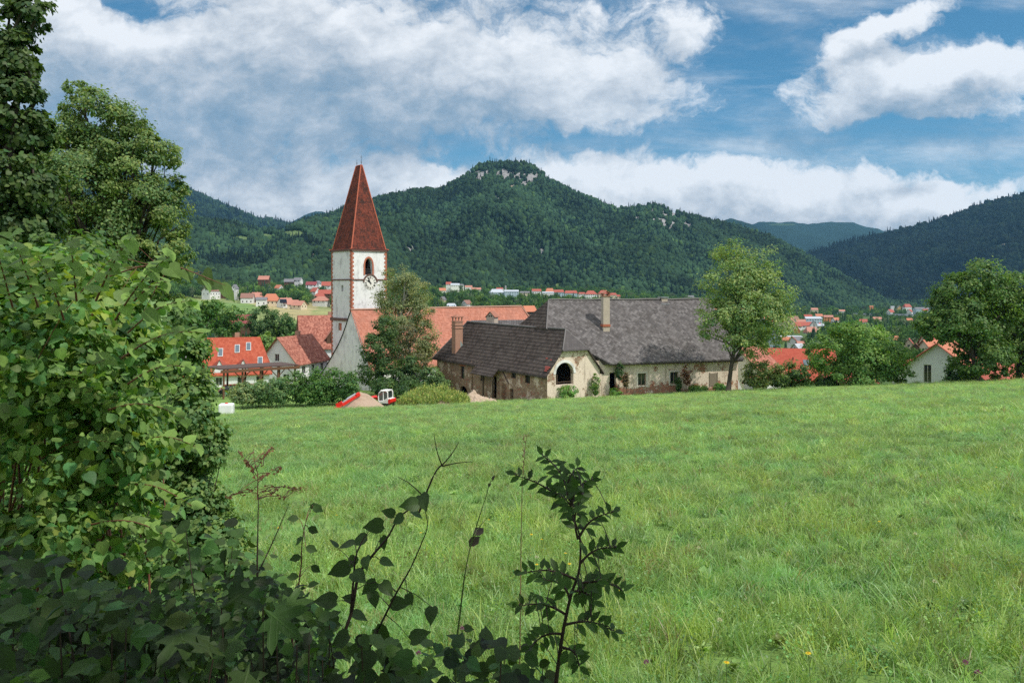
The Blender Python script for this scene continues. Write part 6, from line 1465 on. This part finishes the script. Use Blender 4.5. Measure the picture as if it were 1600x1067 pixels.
def meadow_grass():
    rng = np.random.default_rng(3); XS = []
    def band(y0, y1, n):
        Y = np.sqrt(rng.uniform(y0 ** 2, y1 ** 2, n)); u = rng.uniform(-1.2, 1.2, n); XS.append(np.stack([u * Y, Y], 1))
    edges = [1.2, 4, 6, 8, 10, 13, 17, 22, 28, 36, 46, 58, 72, 90, 114]
    for a, b in zip(edges[:-1], edges[1:]):
        area = 1.2 * (b * b - a * a); m_ = (a + b) / 2; dens = 85 * min(1, (7.0 / m_)) ** 1.45; band(a, b, int(area * dens))
    A = np.concatenate(XS); X, Y = A[:, 0], A[:, 1]; n = len(X)
    u = X / Y; keep = (Y < crest(np.clip(u, -1.6, 1.6)) + 4)
    # leave out house footprints and heaps
    def foot(O, d1, L1, d2, L2):
        a = (X - O.x) * d1.x + (Y - O.y) * d1.y; b = (X - O.x) * d2.x + (Y - O.y) * d2.y; return (a > -.1) & (a < L1) & (b > -.1) & (b < L2)
    keep &= ~foot(C0, W_DIR, 29, G_DIR, 8.2) & ~foot(F0, F_DIR, 20.4, B_DIR, 15)
    X, Y = X[keep], Y[keep]; n = len(X); Z = Zg(X, Y); k = np.maximum(1, (Y / 8.0)) ** .62
    big = fbm(X / 5, Y / 5, 61, 4); med = fbm(X / 1.3, Y / 1.3, 62, 3)
    idx = rng.integers(0, 5, n); r = rng.random(n); idx[r < .10 + med * .1] = rng.integers(5, 7, n)[r < .10 + med * .1]; r2 = rng.random(n); wd = (r2 < .07 + big * .12) & (Y < 40); idx[wd] = rng.integers(7, 9, n)[wd]; cl = (rng.random(n) < .16 + med * .5) & (Y < 70); idx[cl] = rng.integers(9, 12, n)[cl]
    h = np.clip(.9 + big * .4 + med * .6, .5, 1.5) * np.interp(Y, [0, 20, 60, 110], [1.0, 1.0, .95, .9])
    sc = np.stack([k, k, h * k ** .25], 1)
    base = np.array([.245, .375, .125]); t = np.tile(base, (n, 1)); t *= np.clip(1 + rng.normal(0, .27, (n, 1)) + big[:, None] * .35, .4, 1.9)
    yel = np.clip(rng.normal(0, .18, n) + med * .5 + .12 * fbm(X / 14, Y / 14, 64, 3), -.3, .6)[:, None]; t *= (1 + yel * np.array([1.0, .35, .1]))
    dry = (rng.random(n) < .05) & (idx < 7); t[dry] = np.array([.30, .27, .13]) * rng.uniform(.7, 1.2, (dry.sum(), 1)); pale = (rng.random(n) < .05) & (idx < 9); t[pale] *= (1.3, 1.25, 1.6); t[idx >= 9] *= (.62, .82, .72)
    scatter('meadow_grass', np.stack([X, Y, Z - .01], 1), np.stack([rng.normal(0, .12, n), rng.normal(0, .12, n), rng.uniform(0, 6.28, n)], 1), sc, t, idx, GT, 'fresh green meadow grass mixed with clover and weeds', 'grass')
    return n
print('grass', meadow_grass())

# ================================================================ air
def haze():
    mb = MB(); x0, x1, y0, y1, z0, z1 = -9000, 9000, -300, 9700, -80, 2000
    V = [(x, y, z) for z in (z0, z1) for y in (y0, y1) for x in (x0, x1)]
    mb.add(V, [(0, 2, 3, 1), (4, 5, 7, 6), (0, 1, 5, 4), (2, 6, 7, 3), (0, 4, 6, 2), (1, 3, 7, 5)])
    m = bpy.data.materials.new('haze'); m.use_nodes = True; nt = NT(m.node_tree); nt.n.clear(); out = nt.node('ShaderNodeOutputMaterial'); v = nt.node('ShaderNodeVolumePrincipled')
    v.inputs['Color'].default_value = (.26, .62, 1.0, 1); v.inputs['Density'].default_value = 4.0e-5; v.inputs['Anisotropy'].default_value = .1
    nt.l.new(v.outputs[0], out.inputs['Volume']); m.cycles.homogeneous_volume = True
    tag(mb.build('haze', m), kind='stuff')
haze()

# ================================================================ left edge trees and shrubs
tree('walnut_tree', 'spreading light green walnut tree standing behind the leafy bush at the left', 'tree', 170, 23,
     [(150, 185, 48, 42), (120, 140, 20, 16), (225, 225, 34, 26), (255, 240, 30, 20, .5), (190, 260, 60, 44), (120, 280, 60, 60, -1), (230, 320, 52, 44), (160, 350, 70, 50), (265, 350, 28, 24, .5), (90, 360, 60, 60), (240, 395, 48, 30), (110, 215, 40, 40), (180, 420, 60, 40), (255, 440, 40, 40, 1), (195, 190, 36, 26), (275, 300, 20, 26, .5), (280, 400, 22, 30, .5), (60, 250, 50, 60), (150, 240, 60, 40)],
     74000, .098, (.088, .135, .042), 301, r0=.22, nl=70, topy=240, clump=.27, nsub=26, shell=.45, droop=.6, asp=.95)
tree('maple_tree', 'very tall dark green maple filling the upper left corner', 'tree', -60, 14.5,
     [(-20, 40, 60, 60), (35, 90, 36, 40), (0, 170, 70, 60), (50, 205, 34, 34), (10, 280, 80, 50), (60, 290, 36, 40), (-10, 350, 70, 50), (45, 20, 34, 26), (-80, 200, 80, 200, 1), (40, 350, 50, 30)],
     46000, .095, (.036, .066, .020), 302, r0=.30, nl=46, tpl='oval', topy=-100, clump=.22, nsub=26, shell=.4, asp=1.3)
tree('hazel_bush', 'mid green shrub between the big leafy bush and the bright red roof', 'bush', 300, 46,
     [(298, 500, 30, 30), (310, 540, 18, 22), (280, 560, 36, 36), (300, 595, 26, 30), (330, 478, 12, 14)], 9000, .20, (.060, .12, .030), 303, r0=.10, nl=20)
def shrub(name, label, stems, blobs, n, size, col, seed, tpl='heart', d=4.0, big=None, stemmat=None, **kw):
    """near shrub: stems start at pixel columns on the ground and fan into the foliage"""
    rng = np.random.default_rng(seed + 900); W_ = []
    for b in blobs:
        x, y, rx, ry = b[:4]; dd = d + (b[4] if len(b) > 4 else 0); p = P(x, y, dd); W_.append((p.x, p.y, p.z, rx * dd / F, max(rx, ry) * dd / F * .8, ry * dd / F))
    g = ground_at(stems[0], d); t = thing(name, g, label, 'bush')
    (V, f, c), subs = crown(W_, n, size, col, seed, tpl, **kw)
    mb = MB()
    for i, sx in enumerate(stems):
        g = ground_at(sx, d + rng.uniform(-.4, .4)); tgt = subs[rng.choice(len(subs), 9, replace=False)]
        for s in tgt:
            s = Vector(s); m1 = g.lerp(s, .35) + Vector((rng.normal(0, .08), rng.normal(0, .08), .12)); m2 = g.lerp(s, .7) + Vector((rng.normal(0, .06), rng.normal(0, .06), .10))
            mb.tube([g - Vector((0, 0, .1)), m1, m2, s], [.011, .008, .005, .002], 5, cap=False)
    mb.build('stems', stemmat or M['stem'], t, smooth=True)
    link('foliage', near_mesh('foliage', V, f, c), M['leaf_near'], t); return t
POPLAR = shrub('poplar_bush', 'dense near bush with broad heart shaped leaves filling the left edge', [-20, 60, 140, 200],
      [(20, 460, 100, 70), (100, 450, 80, 60, .3), (170, 478, 60, 50, .2), (60, 570, 130, 100, -.3), (170, 570, 80, 80), (225, 545, 40, 50, .1), (90, 690, 140, 100, -.4), (200, 680, 70, 80, -.1), (40, 840, 120, 110, -.6), (150, 840, 100, 90, -.4), (-60, 600, 90, 200)],
      19000, .046, (.096, .164, .044), 311, d=4.0, stemmat=M['stem_red'], sv=(.4, 1.35), clump=.40, nsub=34, shell=.4, droop=.6, asp=1.05, nr=.75, hue=.22)
shrub('privet_bush', 'small leaved sunlit bush at the right flank of the broad leaved bush', [250, 300, 340],
      [(280, 560, 36, 44), (300, 640, 38, 56), (270, 700, 60, 70), (330, 700, 26, 36), (300, 790, 46, 60), (340, 850, 34, 60), (260, 860, 60, 60), (320, 930, 60, 50), (380, 900, 40, 40)],
      30000, .034, (.085, .145, .048), 312, tpl='oval', d=5.3, clump=.3, nsub=40, shell=.4, asp=1.1)
shrub('elder_bush', 'narrow leaved bush glimpsed deep behind the broad leaves at the left', [40, 180],
      [(100, 420, 110, 60), (200, 520, 100, 90), (60, 600, 120, 120), (180, 700, 120, 120), (80, 850, 140, 120)], 24000, .050, (.045, .09, .026), 313, tpl='oval', d=6.2, clump=.3, shell=.3)

# ---------------------------------------------------------------- single plants in the shade beside the camera
def stem_path(pts, d):
    """pts: pixels; distance may vary per point"""
    return [P(p[0], p[1], p[2] if len(p) > 2 else d) for p in pts]
def smooth_path(pts, n=5):
    out = []; q = [pts[0]] + pts + [pts[-1]]
    for i in range(1, len(q) - 2):
        for k in range(n):
            t = k / n; a, b, c, e = q[i - 1], q[i], q[i + 1], q[i + 2]
            out.append(.5 * ((2 * b) + (c - a) * t + (2 * a - 5 * b + 4 * c - e) * t * t + (3 * b - a - 3 * c + e) * t ** 3))
    return out + [pts[-1]]
def plant(name, label, cat, stems, leafspec, d, stemmat, leafcol, tpl, r=.004, seed=1, group=None, asp=1.0, ls=1.0):
    """stems: list of pixel paths; leafspec: (x, y, size, direction in degrees in the picture plane)"""
    rng = np.random.default_rng(seed); base = P(*stems[0][0][:2], d); t = thing(name, ground_at(stems[0][0][0], d), label, cat, group)
    mb = MB(); allp = []
    for k, st in enumerate(stems):
        pp = smooth_path(stem_path(st, d)); n = len(pp)
        if k == 0 and st[0][1] >= 1000:
            g = pp[0].copy(); g.z = min(g.z - .05, zg(g.x, g.y) - .05); pp = [g] + pp; n += 1
        rr = r * (1 if k == 0 else .6); mb.tube(pp, [max(rr * (1 - .8 * i / n), .0008) for i in range(n)], 6); allp += pp
    Pp = []; ax = []; nr = []; sz = []
    for (x, y, s, a) in leafspec:
        dd = d + rng.normal(0, .07); p = P(x, y, dd); q = min(allp, key=lambda w: (w - p).length); a = R(a); A = Vector((math.cos(a), rng.normal(0, .25), math.sin(a))).normalized(); s_ = s * ls / F * d
        st = p - A * s_ * .45
        if (st - q).length > .01: mb.tube([q, q.lerp(st, .5) + Vector((0, 0, .006)), st], [.0016, .0012, .001], 4, cap=False)
        Pp.append(st); ax.append(A); nr.append(Vector((rng.normal(0, .45), -.8 + rng.normal(0, .3), .75 + rng.normal(0, .3)))); sz.append(s_)
    mb.build('stem', stemmat, t, smooth=True)
    if Pp:
        n = len(Pp); c = np.array(leafcol)[None] * np.clip(1 + rng.normal(0, .18, (n, 1)), .5, 1.6)
        V, f, c = leaves(np.array(Pp), np.array(nr), np.array(ax), np.array(sz), tpl, c, asp); link('leaves', near_mesh('leaves', V, f, c), M['leaf_near'], t)
    return t
def pinnate(x0, y0, x1, y1, k, size, bend=8):
    """rachis path and its leaflets"""
    L_ = math.hypot(x1 - x0, y1 - y0); a = math.degrees(math.atan2(-(y1 - y0), x1 - x0)); nx, ny = (y1 - y0) / L_, -(x1 - x0) / L_
    if ny > 0: nx, ny = -nx, -ny
    path = [(x0 + (x1 - x0) * t + nx * bend * math.sin(math.pi * t), y0 + (y1 - y0) * t + ny * bend * math.sin(math.pi * t)) for t in (0, .33, .66, 1)]
    lf = []
    for i in range(k):
        t = .22 + .72 * i / max(1, k - 1); px_ = x0 + (x1 - x0) * t + nx * bend * math.sin(math.pi * t); py_ = y0 + (y1 - y0) * t + ny * bend * math.sin(math.pi * t); s = size * (1.05 - .35 * t)
        for sg in (-1, 1):
            b = a + sg * 62; lf.append((px_ + math.cos(R(b)) * s * .5, py_ - math.sin(R(b)) * s * .5, s, b))
    lf.append((x1 + math.cos(R(a)) * size * .4, y1 - math.sin(R(a)) * size * .4, size * .8, a)); return path, lf
RA = [(896, 800, 806, 742), (888, 775, 848, 712), (890, 782, 902, 730), (893, 790, 925, 748), (897, 815, 868, 770), (905, 838, 957, 800), (903, 842, 912, 770), (906, 880, 962, 855), (900, 905, 818, 895), (902, 912, 972, 922), (892, 935, 850, 905), (897, 940, 945, 905),
      (885, 960, 812, 946), (884, 975, 958, 985), (880, 990, 830, 1010), (890, 925, 925, 940), (876, 1010, 905, 1040)]
st, lf = [[(868, 1075), (872, 1040), (880, 985), (892, 930), (905, 890), (906, 840), (895, 805), (889, 775)]], []
for i, q in enumerate(RA):
    p_, l_ = pinnate(*q, 6 if i not in (2, 10) else 5, 24 if i < 7 else 26, 9); st.append(p_); lf += l_
plant('ash_sapling', 'young ash sapling with feather shaped leaves right of centre in the foreground', 'sapling', st, lf, 2.1, M['stem'], (.055, .115, .026), 'oval', .0065, 21, asp=.72)
LP = [(664, 786, 34, -60), (641, 790, 32, 200), (650, 803, 26, -40), (620, 809, 26, 190), (608, 800, 24, 150), (588, 822, 34, 200), (603, 847, 28, -50), (561, 842, 32, 190), (542, 852, 30, 200), (520, 858, 22, 210), (550, 876, 24, 240), (577, 878, 26, -60), (531, 890, 36, 200), (561, 905, 34, -50), (600, 882, 26, -60),
      (603, 920, 30, -60), (580, 918, 32, 230), (584, 936, 28, -70), (512, 942, 40, 200), (545, 935, 24, 160), (512, 978, 44, 200), (557, 966, 30, -60), (622, 946, 34, -30), (598, 990, 36, -40), (676, 961, 30, -85), (640, 935, 20, -70), (530, 1000, 40, 210), (570, 1010, 40, -30), (620, 1020, 42, -50), (497, 1020, 40, 190), (655, 1000, 36, -20)]
plant('birch_sapling', 'dark leafy sapling with broad pointed leaves left of centre in the foreground', 'sapling',
      [[(512, 1075), (522, 1030), (548, 960), (560, 900), (580, 870), (605, 840), (622, 810), (640, 795), (655, 782)], [(548, 960), (552, 910), (556, 870), (566, 845), (580, 825)], [(560, 1050), (590, 985), (620, 925), (640, 890), (658, 850), (668, 820), (662, 790)]],
      LP, 2.2, M['stem'], (.046, .088, .024), 'heart', .0065, 22, asp=.9, ls=.9)
plant('bare_twig', 'thin bare twig tip rising to a dark bud above the dark sapling', 'twig', [[(655, 800), (668, 765), (682, 735), (695, 722), (708, 706), (717, 690)], [(691, 728), (683, 705), (678, 678)], [(691, 728), (715, 723), (738, 721)], [(662, 775), (640, 755), (622, 745)]], [], 2.2, M['stem'], (1, 1, 1), 'kite', .0035, 23)
plant('knapweed', 'tall thin green stalk with two dark seed heads in the middle foreground', 'plant', [[(712, 1010), (718, 965), (726, 900), (736, 850), (748, 810), (758, 780), (764, 758)], [(736, 850), (748, 825), (762, 808)]], [(764, 757, 9, 90), (770, 746, 10, 90), (748, 828, 22, 50), (738, 845, 24, 60)], 2.4, M['stem_green'], (.05, .04, .03), 'oval', .0035, 24)
plant('grass_stalk', 'single brown grass seed spike standing before the ash sapling', 'plant', [[(812, 1040), (813, 960), (814, 860), (816, 760), (819, 715), (823, 680)]], [(818 + (i % 2) * 2 - 1, 738 - i * 4.5, 8, 80 if i % 2 else 100) for i in range(13)], 2.5, M['stem_dry'], (.22, .13, .08), 'lance', .0025, 25)
plant('forked_stem', 'forked bare brown stem at the right end of the left hand bushes', 'twig', [[(402, 1040), (403, 930), (402, 890), (403, 830), (404, 772)], [(403, 895), (420, 860), (438, 820), (452, 786)]], [], 2.3, M['stem'], (1, 1, 1), 'kite', .0045, 26)
sp = [[(455, 1040), (460, 960), (470, 890), (472, 850), (478, 815), (488, 792)]]
plant('nettle_plant', 'thin upright leafy weed between the forked stem and the dark sapling', 'plant', sp, [(466 + (i % 2) * 26 - 6 + (i % 3) * 3, 812 + i * 15, 19, 200 if i % 2 == 0 else -20) for i in range(14)] + [(497, 796, 20, -30), (490, 790, 16, 30)], 2.6, M['stem_red'], (.055, .105, .03), 'oval', .0035, 27)
# dock with reddish seed panicle
rng = np.random.default_rng(5); ss = [[(402, 780), (403, 745), (398, 720), (396, 700)]]; ll = []
for (x0, y0, x1, y1) in ((403, 765, 470, 765), (402, 755, 440, 732), (402, 745, 372, 706), (400, 735, 425, 700), (403, 770, 355, 778), (400, 750, 385, 722), (403, 768, 445, 778)):
    ss.append([(x0, y0), ((x0 + x1) / 2, (y0 + y1) / 2 - 5), (x1, y1)]); ll += [(x0 + (x1 - x0) * t + rng.normal(0, 2.5), y0 + (y1 - y0) * t - 4 * math.sin(3.1 * t) + rng.normal(0, 2.5), 5.5, rng.uniform(0, 360)) for t in np.linspace(.2, 1, 12)]
plant('dock_panicle', 'dry reddish seed panicle above the forked stem', 'plant', ss, ll, 2.5, M['stem_red'], (.26, .13, .06), 'oval', .002, 28)
# sprigs that stick out of the broad leaved bush
def sprigs(t, specs, seed, size, col, d0):
    rng = np.random.default_rng(seed)
    for (x0, y0, x1, y1, sag) in specs:
        dd = d0 + rng.uniform(-.5, .3); pts = [P(x0 + (x1 - x0) * q, y0 + (y1 - y0) * q - sag * math.sin(math.pi * q), dd - .25 * q) for q in np.linspace(0, 1, 9)]
        mb = MB(); mb.tube(pts, [.0045 * (1 - .75 * i / 8) for i in range(9)], 5, cap=False); o = mb.build('sprig', M['stem_red'], t, smooth=True)
        n = int(math.hypot(x1 - x0, y1 - y0) / 6.5); Pp = []; A = []; N_ = []
        for i in range(n):
            q = (.12 + .88 * i / max(1, n - 1)) * 8; a = pts[min(int(q), 7)].lerp(pts[min(int(q), 7) + 1], q - min(int(q), 7)); dv = (pts[-1] - pts[0]).normalized(); sd = dv.cross(Vector((0, -1, .2))).normalized() * (1 if i % 2 else -1)
            A.append(dv * .5 + sd * .8 + Vector(rng.normal(0, .25, 3))); Pp.append(a); N_.append(Vector((rng.normal(.2, .4), -.45 + rng.normal(0, .3), .8)))
        c = np.array(col)[None] * 1.7 * np.clip(1 + rng.normal(0, .18, (n, 1)), .5, 1.6)
        V, f, c = leaves(np.array(Pp), np.array(N_), np.array(A), size * rng.uniform(.5, 1.15, n), 'heart', c); l_ = link('sprig_leaves', near_mesh('sprig_leaves', V, f, c), M['leaf_near']); l_.parent = o
sprigs(POPLAR, [(60, 480, 20, 366, 0), (120, 470, 110, 378, 6), (150, 470, 205, 372, 10), (180, 500, 268, 398, 12), (200, 520, 300, 470, 14), (190, 560, 318, 520, 16), (200, 600, 300, 575, 14), (170, 640, 290, 655, 16), (200, 700, 310, 700, 18), (180, 760, 300, 790, 16), (100, 500, 60, 400, 8), (20, 480, -10, 372, 0), (140, 820, 280, 850, 20), (90, 620, 170, 560, 10), (60, 720, 170, 690, 14), (210, 470, 262, 440, 8)], 71, .058, (.11, .18, .042), 3.45)

# the long sprig of pale leaves reaching out of the bush
plant('poplar_sprig', 'long arching sprig with pale leaves reaching right towards the fields', 'twig',
      [[(150, 440, 3.6), (215, 418, 3.5), (265, 415, 3.4), (300, 425, 3.3), (330, 437, 3.2), (352, 446, 3.2)], [(60, 560, 3.5), (100, 490, 3.5), (150, 430, 3.5), (205, 372, 3.5)]],
      [(272, 428, 34, -50), (295, 432, 26, -70), (327, 437, 34, -42), (338, 452, 30, -30), (358, 455, 34, -35), (322, 448, 24, -60), (243, 425, 30, -40), (250, 408, 26, 20), (180, 398, 24, 20), (165, 420, 26, 160), (205, 372, 20, 0), (118, 470, 26, 190), (196, 466, 36, -60), (240, 492, 34, -20)], 3.35, M['stem_red'], (.12, .20, .05), 'heart', .004, 29)

# ground layer: dark mixed leaves along the bottom left
def undergrowth(name, label, x0, x1, ytop, d0, d1, n, size, col, tpl, seed, ns=26):
    rng = np.random.default_rng(seed); x = rng.uniform(x0, x1, n); d = rng.uniform(d0, d1, n); yt = np.interp(x, *zip(*ytop)); y = yt + (1120 - yt) * rng.random(n) ** .8 + rng.normal(0, 8, n)
    Pp = np.stack([(x - CX) / F * d, d, (HY - y) / F * d], 1); g = Zg(Pp[:, 0], Pp[:, 1]); Pp[:, 2] = np.maximum(Pp[:, 2], g + rng.uniform(0, .08, n))
    xm = (x0 + x1) / 2; dm = (d0 + d1) / 2; t = thing(name, ground_at(xm, dm), label, 'plant'); nrm = rng.normal(0, .4, (n, 3)) + (.1, -.45, .8); ax = rng.normal(size=(n, 3)); ax[:, 2] = ax[:, 2] * .4 - .35
    c = np.array(col)[None] * np.clip(1 + rng.normal(0, .5, (n, 1)), .2, 2.8); yel = np.clip(rng.normal(0, .15, (n, 1)), -.3, .5); c = c * (1 + yel * np.array([1.1, .3, -.2]))
    mb = MB()
    for i in rng.choice(n, min(ns, n), replace=False):
        s = Vector(Pp[i]); g_ = Vector((s.x + rng.normal(0, .12), s.y + rng.normal(0, .12), 0)); g_.z = zg(g_.x, g_.y) - .05; mb.tube([g_, g_.lerp(s, .5) + Vector((rng.normal(0, .03), rng.normal(0, .03), .03)), s], [.005, .0035, .0015], 5, cap=False)
    mb.build('stems', M['stem'], t, smooth=True)
    V, f, c = leaves(Pp, nrm, ax, size * rng.uniform(.6, 1.3, n), tpl, c); link('leaves', near_mesh('leaves', V, f, c), M['leaf_near'], t); return t
undergrowth('maple_seedling', 'dark maple seedlings with large lobed leaves at the lower left', 40, 440, [(0, 900), (200, 950), (440, 900)], 1.5, 2.4, 52, .12, (.040, .082, .020), 'maple', 41, 40)
undergrowth('bramble', 'tangle of dark small leaves along the bottom left', -40, 520, [(-40, 880), (300, 930), (400, 880), (520, 960)], 1.6, 3.0, 4200, .028, (.042, .085, .024), 'oval', 42, 60)
undergrowth('hazel_shoots', 'dark heart shaped leaves along the bottom between the two saplings', 440, 860, [(440, 960), (520, 1000), (680, 1010), (740, 990), (860, 1020)], 1.7, 2.6, 420, .042, (.042, .085, .022), 'heart', 43, 40)
undergrowth('honeysuckle', 'dark oval leaved shoots in the lower left corner', -40, 260, [(-40, 820), (120, 880), (260, 960)], 1.4, 2.6, 900, .046, (.046, .095, .026), 'oval', 44, 40)
undergrowth('bindweed', 'pale green broad leaved weeds under the privet bush at the lower left', 250, 470, [(250, 800), (400, 850), (470, 940)], 3.0, 4.6, 900, .055, (.070, .135, .036), 'heart', 45, 40)

# the tree that the photographer stands under: it shades the near plants
def shade_tree():
    rng = np.random.default_rng(61); S_ = SUN; W_ = []
    for (x, y, z, r) in ((-1.6, 2.2, -1.2, .9), (-.6, 2.0, -1.3, .8), (.2, 1.9, -1.1, .7), (-2.4, 2.8, -1.2, .9), (-3.2, 3.3, -1.0, .9), (-1.6, 1.2, -1.6, .9), (.0, 1.0, -1.6, .9), (-2.8, 2.0, -1.4, .9), (-.9, 2.9, -1.7, .45), (.45, 2.2, -.7, .4)):
        p = Vector((x, y, z)) + S_ * (4.6 + rng.uniform(-.2, 1.0)); W_.append((p.x, p.y, p.z, r * 1.05, r * 1.05, r * .6))
    for q_ in ((-3.4, -.6, 2.4, 1.5), (-1.2, -1.6, 2.8, 1.6), (-2.6, -3.0, 2.6, 1.8), (1.2, -3.0, 2.8, 1.8), (-5.2, .6, 2.6, 1.5), (-3.6, -2.0, 1.6, 1.5), (-.2, -4.2, 1.6, 1.6)): W_.append((*q_, q_[3], q_[3] * .6))
    g = Vector((5.4, -3.2, zg(5.4, -3.2))); t = thing('shade_tree', g, 'leafy tree behind the camera that shades the nearest plants', 'tree')
    (V, f, c), subs = crown(W_, 15000, .13, (.02, .04, .012), 62, 'oval', clump=.5, nsub=22, shell=.1, asp=1.6)
    mb = MB(); top = Vector((np.mean([w[0] for w in W_]) + .9, np.mean([w[1] for w in W_]) - .9, 4.4)); limbs(mb, tuple(g), tuple(top), .16, subs, rng, 26); mb.build('trunk', M['bark'], t, smooth=True)
    link('crown', mesh_np('crown', V, f, c), M['leaf'], t)
shade_tree()

# ---------------------------------------------------------------- wild flowers in the meadow
def flowers():
    def flower(name, label, col, r, hgt, kind):
        t = thing(name, (0, 0, 0), label, 'flower', label); mb = MB(); mb.tube([(0, 0, 0), (.004, .003, hgt * .5), (.0, .0, hgt)], .0016, 5); mb.build('stem', M['stem_green'], t)
        if kind == 'daisy':
            n = 9; rng = np.random.default_rng(3); a = np.arange(n) * 2 * math.pi / n; ax = np.stack([np.cos(a), np.sin(a), np.full(n, .25)], 1); nr = np.tile([0, 0, 1.0], (n, 1)); V, f, c = leaves(np.tile([0, 0, hgt], (n, 1)), nr, ax, np.full(n, r), 'oval', np.tile(col, (n, 1)))
            link('petals', mesh_np('petals', V, f, c), M['leaf'], t); mb = MB(); mb.lathe((0, 0, hgt), [(r * .1, -.004), (r * .3, .0), (r * .22, .005), (.0005, .007)], 8); mb.build('centre', flat('flower_centre', (.45, .25, .02)), t)
        else:
            n = 46; rng = np.random.default_rng(4); q = unit(rng.normal(size=(n, 3))); q[:, 2] = np.abs(q[:, 2]); V, f, c = leaves(np.array([0, 0, hgt]) + q * r * .3, np.cross(q, rng.normal(size=(n, 3))), q, np.full(n, r * .7), 'lance', np.tile(col, (n, 1)) * rng.uniform(.7, 1.3, (n, 1)), 2.2)
            link('flower_head', mesh_np('flower_head', V, f, c), M['leaf'], t)
        return t
    ye = flower('yellow_flower', 'yellow flower', (.78, .62, .04), .018, .28, 'daisy')
    pu = flower('clover_flower', 'purple clover', (.30, .12, .26), .020, .20, 'clover')
    wh = flower('white_flower', 'white clover', (.62, .60, .52), .022, .22, 'clover')
    def put(src, group, spots):
        for i, (x, y, lab) in enumerate(spots):
            o = src if i == 0 else copy_tree(src)
            lo, hi = 2.0, 100.0; h = .24            # where the ray through the head meets the top of the grass
            for _ in range(40):
                m_ = (lo + hi) / 2; zz = (HY - y) / F * m_
                if zz - h > zg((x - CX) / F * m_, m_) : lo = m_
                else: hi = m_
            g = ground_at(x, lo); o.location = g; o.rotation_euler = (random.uniform(-.15, .15), random.uniform(-.15, .15), random.uniform(0, 6)); o['label'] = lab; o['group'] = group
    put(ye, 'yellow flowers scattered in the meadow', [(762, 818, 'small yellow flower right beside the tall knapweed stalk'), (828, 838, 'yellow flower left of the ash sapling, highest of the three there'), (848, 850, 'yellow flower nearest the ash sapling, level with its upper leaves'), (838, 888, 'lone yellow flower just above the lower left leaves of the ash sapling'),
        (882, 872, 'leftmost yellow flower of the close pair at the ash sapling stem'), (893, 884, 'rightmost yellow flower of the close pair at the ash sapling stem'), (972, 932, 'yellow flower at the right tip of the ash sapling leaves'), (526, 810, 'yellow flower in the grass between the nettle and the dark sapling'),
        (440, 828, 'yellow flower beside the forked brown stem'), (658, 838, 'yellow flower right of the dark sapling top'), (1132, 1044, 'yellow flower at the bottom edge, left one of two right of the ash sapling'), (1268, 1028, 'yellow flower near the bottom edge, farthest right of the near ones'), (1552, 733, 'tiny yellow flower far out in the meadow near the right edge'), (1380, 820, 'small yellow flower in the open grass at the middle right')])
    put(pu, 'purple clover heads', [(716, 972, 'purple clover head at the foot of the knapweed stalk'), (1016, 1026, 'purple clover head right of the ash sapling foot'), (1500, 1020, 'upper purple clover head of the group at the lower right corner'), (1538, 1042, 'rightmost purple clover head of the group at the lower right corner'),
        (1526, 1062, 'lowest purple clover head at the lower right corner'), (658, 1012, 'purple clover head among the dark leaves below the dark sapling')])
    put(wh, 'white clover heads', [(838, 868, 'white clover head left of the ash sapling between two yellow flowers'), (1090, 850, 'white clover head in the grass well right of the ash sapling'), (1430, 830, 'white clover head at the right of the meadow, upper one'), (1455, 905, 'white clover head at the right of the meadow, lower one'), (1120, 965, 'white clover head low in the grass above the bottom yellow flower')])
random.seed(8); flowers()
